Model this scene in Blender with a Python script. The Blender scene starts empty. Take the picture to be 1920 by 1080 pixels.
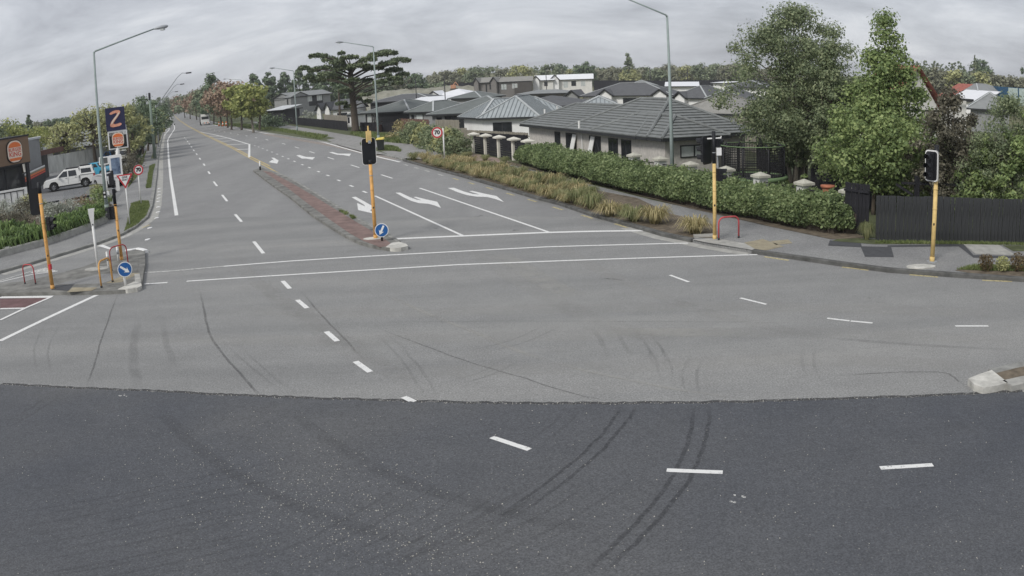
import bpy, bmesh, math, random
import numpy as np
from mathutils import Vector, Matrix

SC = bpy.context.scene
COL = SC.collection
rad = math.radians

# ------------------------------------------------------------------ camera (a wide traffic-camera lens with barrel curvature)
EYE_Z = 6.3
PITCH, ROLL, FOC, LENS_K = 0.24339, 0.04773, 1631.31, -0.3997


def cam_axes():
    cr, sr, cp, sp = math.cos(ROLL), math.sin(ROLL), math.cos(PITCH), math.sin(PITCH)
    tilt = np.array([[1, 0, 0], [0, -sp, cp], [0, -cp, -sp]])
    return tilt @ np.array([[cr, -sr, 0], [sr, cr, 0], [0, 0, 1.0]])


AX = cam_axes()
cd = bpy.data.cameras.new('camera')
cam = bpy.data.objects.new('camera', cd)
COL.objects.link(cam)
SC.camera = cam
cam.matrix_world = Matrix([[AX[0][0], -AX[0][1], -AX[0][2], 0], [AX[1][0], -AX[1][1], -AX[1][2], 0],
                           [AX[2][0], -AX[2][1], -AX[2][2], EYE_Z], [0, 0, 0, 1]])
cd.type = 'PANO'
cd.panorama_type = 'FISHEYE_LENS_POLYNOMIAL'
cd.sensor_fit = 'HORIZONTAL'
cd.sensor_width = 36
cd.fisheye_fov = rad(180)
for i, k in enumerate((0, -3.27101905e-02, 7.64305047e-06, -3.45855729e-06, 6.89674425e-08)):
    setattr(cd, 'fisheye_polynomial_k%d' % i, k)
cd.clip_start, cd.clip_end = 0.1, 6000


# ------------------------------------------------------------------ overcast daylight
SUN_EL, SUN_AZ = rad(42), rad(-140)          # azimuth measured clockwise from the view direction
world = bpy.data.worlds.new('World')
SC.world = world
world.use_nodes = True
nt = world.node_tree
nt.nodes.clear()
N = lambda t, **kw: _node(nt, t, **kw)


def _node(tree, typ, **kw):
    n = tree.nodes.new(typ)
    for k, v in kw.items():
        if k in n.inputs:
            n.inputs[k].default_value = v
        else:
            setattr(n, k, v)
    return n


def L(tree, a, b):
    tree.links.new(a, b)


def ramp(tree, fac, stops):
    r = tree.nodes.new('ShaderNodeValToRGB')
    el = r.color_ramp.elements
    while len(el) < len(stops):
        el.new(0.5)
    for e, (p, c) in zip(el, stops):
        e.position = p
        e.color = c if len(c) == 4 else (*c, 1)
    tree.links.new(fac, r.inputs[0])
    return r.outputs[0]


sky = N('ShaderNodeTexSky', sky_type='NISHITA', sun_disc=False, sun_elevation=SUN_EL, sun_rotation=SUN_AZ)
bg1 = N('ShaderNodeBackground', Strength=0.07)
L(nt, sky.outputs[0], bg1.inputs[0])
tc = N('ShaderNodeTexCoord')
sep = N('ShaderNodeSeparateXYZ')
L(nt, tc.outputs['Generated'], sep.inputs[0])
zc = N('ShaderNodeMath', operation='MAXIMUM')
L(nt, sep.outputs[2], zc.inputs[0])
zc.inputs[1].default_value = 0.0
za = N('ShaderNodeMath', operation='ADD')
L(nt, zc.outputs[0], za.inputs[0])
za.inputs[1].default_value = 0.34
dv = N('ShaderNodeVectorMath', operation='DIVIDE')
cmb = N('ShaderNodeCombineXYZ')
for i in range(3):
    L(nt, za.outputs[0], cmb.inputs[i])
L(nt, tc.outputs['Generated'], dv.inputs[0])
L(nt, cmb.outputs[0], dv.inputs[1])
mp = N('ShaderNodeMapping')
mp.inputs['Rotation'].default_value = (0, 0, rad(12))
mp.inputs['Scale'].default_value = (1.0, 1.7, 1)
L(nt, dv.outputs[0], mp.inputs[0])
n1 = N('ShaderNodeTexNoise', Scale=1.9, Detail=9, Roughness=0.62, Distortion=0.4)
L(nt, mp.outputs[0], n1.inputs[0])
ccol = ramp(nt, n1.outputs[0], [(0.30, (0.265, 0.275, 0.305)), (0.43, (0.345, 0.358, 0.392)), (0.55, (0.415, 0.43, 0.464)), (0.70, (0.53, 0.54, 0.565))])
bg2 = N('ShaderNodeBackground', Strength=1.0)
L(nt, ccol, bg2.inputs[0])
mixw = N('ShaderNodeMixShader', Fac=0.93)
L(nt, bg1.outputs[0], mixw.inputs[1])
L(nt, bg2.outputs[0], mixw.inputs[2])
wo = N('ShaderNodeOutputWorld')
L(nt, mixw.outputs[0], wo.inputs[0])

sl = bpy.data.lights.new('sun', 'SUN')
sl.energy, sl.angle, sl.color = 1.5, rad(14), (1.0, 0.965, 0.91)
sun = bpy.data.objects.new('sun', sl)
COL.objects.link(sun)
sdir = Vector((math.sin(SUN_AZ) * math.cos(SUN_EL), math.cos(SUN_AZ) * math.cos(SUN_EL), math.sin(SUN_EL)))
sun.rotation_euler = sdir.to_track_quat('Z', 'Y').to_euler()
sun.location = (0, 0, 60)

vs = SC.view_settings
vs.view_transform, vs.look, vs.gamma, vs.exposure, vs.use_curve_mapping = 'Standard', 'None', 1.0, 0.63, False
SC.cycles.max_bounces = 8
SC.cycles.transparent_max_bounces = 12


# ------------------------------------------------------------------ survey: where a sight line of the photograph meets a level plane
def ray(x, y):
    a, b = (x - 960) / FOC, (y - 540) / FOC
    s = 1 / (1 + LENS_K * (a * a + b * b))
    return AX @ np.array([a * s, b * s, 1.0])


def P(x, y, z=0.0):
    d = ray(x, y)
    t = (z - EYE_Z) / d[2]
    return Vector((d[0] * t, d[1] * t, z))


def PD(x, y, dist):
    d = ray(x, y)
    t = dist / math.hypot(d[0], d[1])
    return Vector((d[0] * t, d[1] * t, EYE_Z + d[2] * t))


def proj(X, Y, Z):
    c = AX.T @ np.array([X, Y, Z - EYE_Z])
    u, v = c[0] / c[2], c[1] / c[2]
    ru = math.hypot(u, v)
    r = (1 - math.sqrt(1 - 4 * LENS_K * ru * ru)) / (2 * LENS_K * ru)
    return 960 + FOC * u / ru * r, 540 + FOC * v / ru * r


def zat(X, Y, py):
    lo, hi = -2.0, 40.0
    for _ in range(40):
        m = (lo + hi) / 2
        if proj(X, Y, m)[1] > py:
            lo = m
        else:
            hi = m
    return lo


def PL(*pts, z=0.0):
    return [P(x, y, z) for x, y in pts]


# ------------------------------------------------------------------ materials
MATS = {}


def mat(name, col, rough=0.8, var=0.18, scale=2.0, detail=4, bump=0.0, bscale=30.0, metal=0.0, spec=0.3, stretch=None, col2=None, world_co=False, emit=None):
    m = bpy.data.materials.new(name)
    MATS[name] = m
    m.use_nodes = True
    t = m.node_tree
    b = t.nodes['Principled BSDF']
    b.inputs['Roughness'].default_value = rough
    b.inputs['Metallic'].default_value = metal
    b.inputs['Specular IOR Level'].default_value = spec
    if world_co:
        co = t.nodes.new('ShaderNodeNewGeometry').outputs['Position']
    else:
        co = t.nodes.new('ShaderNodeTexCoord').outputs['Object']
    if stretch:
        mp = t.nodes.new('ShaderNodeMapping')
        mp.inputs['Scale'].default_value = stretch
        L(t, co, mp.inputs[0])
        co = mp.outputs[0]
    if var > 0:
        n = _node(t, 'ShaderNodeTexNoise', Scale=scale, Detail=detail, Roughness=0.6)
        L(t, co, n.inputs[0])
        c2 = col2 or tuple(min(1, c * (1 + var)) for c in col)
        c1 = tuple(c * (1 - var) for c in col)
        L(t, ramp(t, n.outputs[0], [(0.3, c1), (0.7, c2)]), b.inputs['Base Color'])
    else:
        b.inputs['Base Color'].default_value = (*col, 1)
    if bump > 0:
        n = _node(t, 'ShaderNodeTexNoise', Scale=bscale, Detail=3)
        L(t, co, n.inputs[0])
        bp = _node(t, 'ShaderNodeBump', Strength=bump, Distance=0.02)
        L(t, n.outputs[0], bp.inputs['Height'])
        L(t, bp.outputs[0], b.inputs['Normal'])
    return m


LEAF = 2.5


def leafmat(name, cols, rough=0.55, trans=0.35):
    """Foliage: each leaf has its own tone of the plant's range; some light passes through."""
    m = bpy.data.materials.new(name)
    MATS[name] = m
    m.use_nodes = True
    t = m.node_tree
    b = t.nodes['Principled BSDF']
    b.inputs['Roughness'].default_value = rough
    b.inputs['Specular IOR Level'].default_value = 0.3
    g = t.nodes.new('ShaderNodeNewGeometry')
    n = _node(t, 'ShaderNodeTexNoise', Scale=0.9, Detail=2)
    L(t, g.outputs['Position'], n.inputs[0])
    mx = t.nodes.new('ShaderNodeMath')
    mx.operation = 'MULTIPLY_ADD'
    L(t, n.outputs[0], mx.inputs[0])
    mx.inputs[1].default_value = 0.9
    ad = t.nodes.new('ShaderNodeMath')
    ad.operation = 'MULTIPLY_ADD'
    L(t, g.outputs['Random Per Island'], ad.inputs[0])
    ad.inputs[1].default_value = 0.75
    ad.inputs[2].default_value = -0.35
    L(t, ad.outputs[0], mx.inputs[2])
    c = ramp(t, mx.outputs[0], [(i / (len(cols) - 1), tuple(LEAF * q for q in k)) for i, k in enumerate(cols)])
    L(t, c, b.inputs['Base Color'])
    tr = t.nodes.new('ShaderNodeBsdfTranslucent')
    L(t, c, tr.inputs[0])
    ms = _node(t, 'ShaderNodeMixShader', Fac=trans)
    L(t, b.outputs[0], ms.inputs[1])
    L(t, tr.outputs[0], ms.inputs[2])
    L(t, ms.outputs[0], t.nodes['Material Output'].inputs[0])
    return m


def asphalt(name, base, dark, light, grit, specks=0.0, streak=(0.05, 0.35, 1)):
    m = bpy.data.materials.new(name)
    MATS[name] = m
    m.use_nodes = True
    t = m.node_tree
    b = t.nodes['Principled BSDF']
    b.inputs['Roughness'].default_value = 0.88
    b.inputs['Specular IOR Level'].default_value = 0.25
    pos = t.nodes.new('ShaderNodeNewGeometry').outputs['Position']
    mp = _node(t, 'ShaderNodeMapping', Scale=streak)
    L(t, pos, mp.inputs[0])
    a = _node(t, 'ShaderNodeTexNoise', Scale=1.0, Detail=4, Roughness=0.55, Distortion=0.4)
    L(t, mp.outputs[0], a.inputs[0])
    c = ramp(t, a.outputs[0], [(0.28, dark), (0.5, base), (0.74, light)])
    md = _node(t, 'ShaderNodeTexNoise', Scale=0.9, Detail=6, Roughness=0.7)
    L(t, pos, md.inputs[0])
    fine = _node(t, 'ShaderNodeTexNoise', Scale=grit, Detail=2, Roughness=0.7)
    L(t, pos, fine.inputs[0])
    mid2 = _node(t, 'ShaderNodeTexNoise', Scale=7.0, Detail=5, Roughness=0.75)
    L(t, pos, mid2.inputs[0])
    for src, lo, hi in ((md.outputs[0], 0.93, 1.07), (mid2.outputs[0], 0.90, 1.10), (fine.outputs[0], 0.66, 1.34)):
        mul = t.nodes.new('ShaderNodeMix')
        mul.data_type, mul.blend_type = 'RGBA', 'MULTIPLY'
        mul.inputs[0].default_value = 1
        L(t, c, mul.inputs[6])
        L(t, ramp(t, src, [(0.3, (lo, lo, lo)), (0.7, (hi, hi, hi))]), mul.inputs[7])
        c = mul.outputs[2]
    if specks:
        v = _node(t, 'ShaderNodeTexVoronoi', Scale=13.0)
        L(t, pos, v.inputs[0])
        s1 = ramp(t, v.outputs['Distance'], [(0.14, (1, 1, 1)), (0.22, (0, 0, 0))])
        sepc = t.nodes.new('ShaderNodeSeparateColor')
        L(t, v.outputs['Color'], sepc.inputs[0])
        pn = _node(t, 'ShaderNodeTexNoise', Scale=0.28, Detail=3)
        L(t, pos, pn.inputs[0])
        thr = t.nodes.new('ShaderNodeMath')
        thr.operation = 'MULTIPLY'
        L(t, sepc.outputs[0], thr.inputs[0])
        L(t, pn.outputs[0], thr.inputs[1])
        s2 = ramp(t, thr.outputs[0], [(0.33, (0, 0, 0)), (0.42, (1, 1, 1))])
        mm = t.nodes.new('ShaderNodeMath')
        mm.operation = 'MULTIPLY'
        L(t, s1, mm.inputs[0])
        L(t, s2, mm.inputs[1])
        mq = t.nodes.new('ShaderNodeMath')
        mq.operation = 'MULTIPLY'
        L(t, mm.outputs[0], mq.inputs[0])
        mq.inputs[1].default_value = specks
        mix = t.nodes.new('ShaderNodeMix')
        mix.data_type = 'RGBA'
        L(t, mq.outputs[0], mix.inputs[0])
        L(t, c, mix.inputs[6])
        mix.inputs[7].default_value = (0.36, 0.35, 0.31, 1)
        c = mix.outputs[2]
    L(t, c, b.inputs['Base Color'])
    bp = _node(t, 'ShaderNodeBump', Strength=0.35, Distance=0.01)
    L(t, fine.outputs[0], bp.inputs['Height'])
    L(t, bp.outputs[0], b.inputs['Normal'])
    return m


def wornmat(name, col, alpha=0.9, wear=0.45, scale=6.0, rough=0.8, fade=False):
    """Paint, rubber or seal on the road, worn through in flecks."""
    m = bpy.data.materials.new(name)
    MATS[name] = m
    m.use_nodes = True
    t = m.node_tree
    b = t.nodes['Principled BSDF']
    b.inputs['Base Color'].default_value = (*col, 1)
    b.inputs['Roughness'].default_value = rough
    pos = t.nodes.new('ShaderNodeNewGeometry').outputs['Position']
    n = _node(t, 'ShaderNodeTexNoise', Scale=scale, Detail=5, Roughness=0.75)
    L(t, pos, n.inputs[0])
    f = ramp(t, n.outputs[0], [(wear - 0.12, (0, 0, 0)), (wear + 0.08, (alpha, alpha, alpha))])
    if fade:
        at = _node(t, 'ShaderNodeAttribute', attribute_name='fade')
        mu = _node(t, 'ShaderNodeMath', operation='MULTIPLY')
        L(t, f, mu.inputs[0])
        L(t, at.outputs['Fac'], mu.inputs[1])
        f = mu.outputs[0]
    tr = t.nodes.new('ShaderNodeBsdfTransparent')
    ms = t.nodes.new('ShaderNodeMixShader')
    L(t, f, ms.inputs[0])
    L(t, tr.outputs[0], ms.inputs[1])
    L(t, b.outputs[0], ms.inputs[2])
    L(t, ms.outputs[0], t.nodes['Material Output'].inputs[0])
    return m


asphalt('road_chipseal', (0.240, 0.241, 0.236), (0.206, 0.208, 0.205), (0.278, 0.276, 0.266), 26, streak=(0.035, 0.45, 1))
asphalt('road_north', (0.24, 0.24, 0.237), (0.21, 0.21, 0.208), (0.272, 0.272, 0.266), 24, streak=(0.30, 0.05, 1))
asphalt('new_asphalt', (0.094, 0.098, 0.106), (0.068, 0.074, 0.087), (0.128, 0.129, 0.129), 34, specks=0.25, streak=(0.09, 0.13, 1))
asphalt('yard_asphalt', (0.185, 0.188, 0.19), (0.15, 0.15, 0.155), (0.22, 0.22, 0.22), 20)
asphalt('footpath_seal', (0.235, 0.235, 0.232), (0.20, 0.20, 0.20), (0.27, 0.27, 0.262), 30, streak=(0.3, 0.3, 1))
mat('patch_seal', (0.07, 0.072, 0.077), 0.9, 0.15, 5, bump=.2, bscale=60, world_co=True)
mat('concrete', (0.36, 0.355, 0.33), 0.9, 0.22, 3, bump=.2, world_co=True)
mat('stone_chip', (0.42, 0.41, 0.37), 0.9, 0.3, 9, world_co=True)
mat('nose_paint', (0.50, 0.49, 0.45), 0.9, 0.3, 3.0, detail=7, bump=.3, world_co=True)
mat('kerb_concrete', (0.25, 0.25, 0.235), 0.9, 0.35, 2.2, bump=.3, world_co=True)
mat('kerb_old', (0.105, 0.105, 0.10), 0.9, 0.4, 2.5, bump=.3, world_co=True)
mat('island_seal', (0.185, 0.183, 0.170), 0.95, 0.45, 1.6, detail=7, bump=.4, world_co=True)
mat('island_red', (0.205, 0.145, 0.13), 0.95, 0.3, 1.8, detail=7, bump=.4, world_co=True)
mat('tactile', (0.30, 0.265, 0.19), 0.9, 0.2, 4, world_co=True)
mat('red_surface', (0.15, 0.09, 0.09), 0.9, 0.25, 2, world_co=True)
wornmat('white_paint', (0.76, 0.76, 0.74), 0.95, 0.37, 11)
wornmat('faded_paint', (0.66, 0.66, 0.63), 0.85, 0.46, 9)
wornmat('yellow_paint', (0.62, 0.47, 0.17), 0.9, 0.40, 8)
wornmat('pale_yellow_paint', (0.60, 0.52, 0.28), 0.85, 0.44, 8)
wornmat('tyre_rubber', (0.035, 0.036, 0.04), 0.32, 0.45, 9.0, fade=True)
wornmat('tyre_rubber_faint', (0.06, 0.06, 0.062), 0.13, 0.46, 3.5, fade=True)
wornmat('crack_seal', (0.06, 0.06, 0.058), 0.33, 0.44, 6.0, fade=True)
wornmat('seam_dark', (0.05, 0.05, 0.052), 0.7, 0.42, 6.0)
wornmat('dust_faint', (0.42, 0.415, 0.39), 0.15, 0.42, 1.2, fade=True)
wornmat('dust_streak', (0.42, 0.415, 0.385), 0.42, 0.46, 1.8, fade=True)
wornmat('patch_faint', (0.09, 0.09, 0.09), 0.35, 0.42, 2.5)
mat('grass_ground', (0.092, 0.105, 0.052), 0.95, 0.4, 1.6, detail=7, bump=.5, bscale=20, world_co=True)
mat('field', (0.12, 0.12, 0.06), 0.95, 0.3, 0.05, detail=7, world_co=True)
mat('bark_mulch', (0.14, 0.115, 0.085), 0.95, 0.45, 4, detail=7, bump=.7, bscale=25, world_co=True)
mat('gravel_drive', (0.27, 0.265, 0.255), 0.95, 0.25, 2, detail=6, bump=.4, world_co=True)
mat('gutter_tan', (0.27, 0.24, 0.215), 0.95, 0.25, 2.5, world_co=True)
mat('brick_path', (0.29, 0.22, 0.185), 0.95, 0.3, 2.5, world_co=True)
mat('logo_peach', (0.72, 0.33, 0.22), 0.5, 0.2, 2.5)
mat('galv', (0.38, 0.40, 0.42), 0.55, 0.15, 2, metal=0.35)
mat('pole_grey_green', (0.27, 0.32, 0.31), 0.7, 0.15, 1.5)
mat('wood_pole', (0.20, 0.25, 0.21), 0.9, 0.2, 3, stretch=(6, 6, .4))
mat('signal_yellow', (0.66, 0.36, 0.115), 0.6, 0.28, 2.8, detail=8)
mat('signal_pale_yellow', (0.68, 0.49, 0.20), 0.6, 0.24, 2.8, detail=8)
mat('signal_black', (0.014, 0.015, 0.018), 0.55, 0.2, 4)
mat('lens_dark', (0.02, 0.02, 0.022), 0.25, 0)
mat('white_enamel', (0.78, 0.78, 0.77), 0.5, 0.06, 2)
mat('white_post', (0.74, 0.74, 0.72), 0.6, 0.12, 2)
mat('rail_red', (0.42, 0.07, 0.075), 0.5, 0.2, 4)
mat('sign_red', (0.52, 0.045, 0.055), 0.5, 0.05, 3)
mat('sign_blue', (0.02, 0.11, 0.33), 0.5, 0.05, 3)
mat('sign_black', (0.02, 0.02, 0.02), 0.5, 0)
mat('logo_red', (0.62, 0.07, 0.045), 0.5, 0.05, 3)
mat('logo_orange', (0.78, 0.20, 0.06), 0.5, 0.05, 3)
mat('logo_cream', (0.80, 0.68, 0.56), 0.5, 0.04, 3)
mat('pylon_navy', (0.025, 0.027, 0.075), 0.45, 0.05, 3)
mat('fascia_brown', (0.215, 0.145, 0.095), 0.7, 0.08, 12, stretch=(3, 3, .2))
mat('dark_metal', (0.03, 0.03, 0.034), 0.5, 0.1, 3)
mat('glass_dark', (0.025, 0.028, 0.032), 0.12, 0.3, 1.5, spec=0.6)
mat('glass_light', (0.50, 0.53, 0.52), 0.2, 0.15, 2, spec=0.5)
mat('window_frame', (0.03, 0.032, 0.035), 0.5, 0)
mat('frame_white', (0.7, 0.7, 0.68), 0.5, 0.03)
mat('rubber', (0.018, 0.018, 0.018), 0.8, 0.2, 8)
mat('rim', (0.09, 0.09, 0.095), 0.4, 0.1, metal=0.6)
mat('car_white', (0.74, 0.74, 0.715), 0.3, 0.04, 2, spec=0.5)
mat('car_blue', (0.03, 0.12, 0.28), 0.3, 0.05, 2, spec=0.5)
mat('car_sky', (0.05, 0.30, 0.45), 0.3, 0.05, 2, spec=0.5)
mat('car_dark', (0.035, 0.038, 0.045), 0.3, 0.05, 2, spec=0.5)
mat('car_silver', (0.40, 0.41, 0.42), 0.35, 0.05, 2, spec=0.5)
mat('lamp_red', (0.35, 0.02, 0.02), 0.3, 0)
mat('cone_orange', (0.72, 0.20, 0.06), 0.6, 0.05)
mat('bark', (0.085, 0.07, 0.055), 0.95, 0.3, 3, bump=.5, stretch=(5, 5, 1))
mat('bark_pale', (0.20, 0.18, 0.15), 0.95, 0.3, 3, bump=.5, stretch=(5, 5, 1))
mat('brick_pale', (0.50, 0.475, 0.445), 0.9, 0.16, 5, bump=.3)
mat('plaster_white', (0.80, 0.80, 0.79), 0.85, 0.07, 1)
mat('plaster_cream', (0.70, 0.69, 0.65), 0.85, 0.08, 1)
mat('clad_grey', (0.27, 0.275, 0.275), 0.8, 0.08, 1)
mat('clad_brown', (0.19, 0.18, 0.17), 0.8, 0.08, 1)
mat('clad_dark', (0.045, 0.045, 0.05), 0.8, 0.1, 1)
mat('clad_darkbrown', (0.085, 0.078, 0.072), 0.8, 0.1, 1)
mat('tile_slate', (0.185, 0.195, 0.193), 0.8, 0.2, 2.5, detail=6, bump=.25)
mat('roof_dark', (0.105, 0.108, 0.113), 0.75, 0.12, 1.2)
mat('roof_green', (0.145, 0.16, 0.155), 0.75, 0.12, 1.2)
mat('roof_grey', (0.23, 0.24, 0.24), 0.7, 0.1, 1.2)
mat('roof_steel', (0.33, 0.36, 0.37), 0.5, 0.1, 1.5)
mat('roof_rib', (0.19, 0.21, 0.22), 0.6, 0.1, 1.5)
mat('roof_tan', (0.26, 0.255, 0.235), 0.75, 0.12, 1.5)
mat('roof_pale', (0.52, 0.54, 0.55), 0.6, 0.06, 1)
mat('roof_white', (0.74, 0.75, 0.77), 0.6, 0.04, 1)
mat('roof_red', (0.32, 0.11, 0.085), 0.75, 0.2, 3)
mat('ridge_light', (0.42, 0.44, 0.44), 0.6, 0.08)
mat('fence_dark', (0.036, 0.038, 0.040), 0.85, 0.55, 5, detail=7, bump=.3, stretch=(2, 2, .25))
mat('fence_black', (0.018, 0.018, 0.022), 0.85, 0.3, 3)
mat('fence_wood', (0.255, 0.235, 0.195), 0.9, 0.28, 2.5, stretch=(4, 4, .4))
mat('fence_redbrown', (0.14, 0.08, 0.065), 0.9, 0.25, 2.5, stretch=(4, 4, .4))
mat('pillar_cream', (0.62, 0.60, 0.53), 0.8, 0.08, 2)
mat('pillar_cap', (0.42, 0.41, 0.35), 0.85, 0.22, 4)
mat('pillar_white', (0.60, 0.60, 0.57), 0.8, 0.10, 3)
mat('wall_stained', (0.50, 0.51, 0.49), 0.9, 0.25, 1.2, detail=7, stretch=(2, 2, .4))
mat('bin_green', (0.02, 0.024, 0.022), 0.6, 0.1)
mat('bin_yellow', (0.68, 0.55, 0.12), 0.6, 0.06)
mat('net_black', (0.02, 0.02, 0.022), 0.8, 0.1)
mat('pad_green', (0.16, 0.24, 0.12), 0.7, 0.1)
mat('terracotta', (0.35, 0.13, 0.075), 0.8, 0.15, 4)
mat('poster_blue', (0.03, 0.07, 0.17), 0.5, 0.5, 2.5, col2=(0.25, 0.33, 0.45))
mat('screen_dark', (0.08, 0.085, 0.085), 0.3, 0.15, 2)
mat('banner_dark', (0.025, 0.028, 0.035), 0.6, 0.1)
mat('blue_fence', (0.03, 0.085, 0.155), 0.7, 0.1, 2)
mat('pale_mesh', (0.42, 0.50, 0.47), 0.7, 0.1, 2)
mat('digger_orange', (0.50, 0.26, 0.16), 0.6, 0.1)
mat('dirt_pile', (0.25, 0.245, 0.20), 0.95, 0.25, 0.6, detail=7, world_co=True)
leafmat('leaf_hedge', [(0.028, 0.042, 0.020), (0.062, 0.084, 0.036), (0.100, 0.126, 0.056), (0.165, 0.19, 0.10)])
leafmat('leaf_silver', [(0.042, 0.056, 0.032), (0.072, 0.090, 0.050), (0.108, 0.126, 0.070), (0.165, 0.178, 0.105)])
leafmat('leaf_green', [(0.044, 0.064, 0.024), (0.076, 0.104, 0.04), (0.118, 0.148, 0.058), (0.175, 0.205, 0.088)])
leafmat('leaf_yellow', [(0.07, 0.085, 0.03), (0.11, 0.125, 0.042), (0.155, 0.165, 0.055), (0.21, 0.21, 0.085)])
leafmat('leaf_purple', [(0.030, 0.030, 0.022), (0.050, 0.047, 0.034), (0.076, 0.070, 0.050), (0.14, 0.13, 0.10)])
leafmat('leaf_conifer', [(0.026, 0.040, 0.024), (0.044, 0.062, 0.036), (0.064, 0.085, 0.048), (0.09, 0.11, 0.06)], trans=0.1)
leafmat('leaf_cedar', [(0.030, 0.040, 0.026), (0.05, 0.064, 0.036), (0.074, 0.09, 0.048), (0.105, 0.12, 0.065)], trans=0.1)
leafmat('leaf_far', [(0.050, 0.064, 0.040), (0.070, 0.086, 0.052), (0.090, 0.105, 0.062), (0.115, 0.128, 0.076)], trans=0.15)  # greyed green, some distance haze is put into the leaf colour
leafmat('leaf_far_brown', [(0.064, 0.066, 0.046), (0.082, 0.084, 0.058), (0.10, 0.102, 0.068), (0.12, 0.122, 0.082)], trans=0.15)  # brown toned down towards grey-green, haze again in the colour
leafmat('leaf_rust', [(0.085, 0.062, 0.045), (0.12, 0.082, 0.06), (0.145, 0.105, 0.075), (0.165, 0.14, 0.09)], trans=0.2)
leafmat('leaf_spring', [(0.10, 0.105, 0.05), (0.135, 0.14, 0.066), (0.17, 0.172, 0.08), (0.215, 0.215, 0.10)], trans=0.2)
leafmat('leaf_flax', [(0.024, 0.042, 0.014), (0.045, 0.072, 0.022), (0.072, 0.105, 0.032), (0.13, 0.17, 0.065)])
leafmat('leaf_grey', [(0.10, 0.11, 0.095), (0.145, 0.155, 0.13), (0.19, 0.195, 0.17), (0.25, 0.255, 0.23)])
leafmat('leaf_tussock', [(0.080, 0.075, 0.034), (0.130, 0.114, 0.055), (0.20, 0.172, 0.092), (0.32, 0.275, 0.17)])
leafmat('leaf_tussock_green', [(0.055, 0.066, 0.028), (0.085, 0.096, 0.042), (0.125, 0.125, 0.062), (0.20, 0.185, 0.11)])
leafmat('leaf_grass', [(0.04, 0.055, 0.02), (0.062, 0.08, 0.028), (0.085, 0.102, 0.038), (0.125, 0.135, 0.06)])
leafmat('leaf_bronze', [(0.035, 0.025, 0.018), (0.055, 0.04, 0.022), (0.08, 0.06, 0.028), (0.12, 0.10, 0.045)])


# ------------------------------------------------------------------ mesh helpers
def V(*a):
    return Vector(a)


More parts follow.
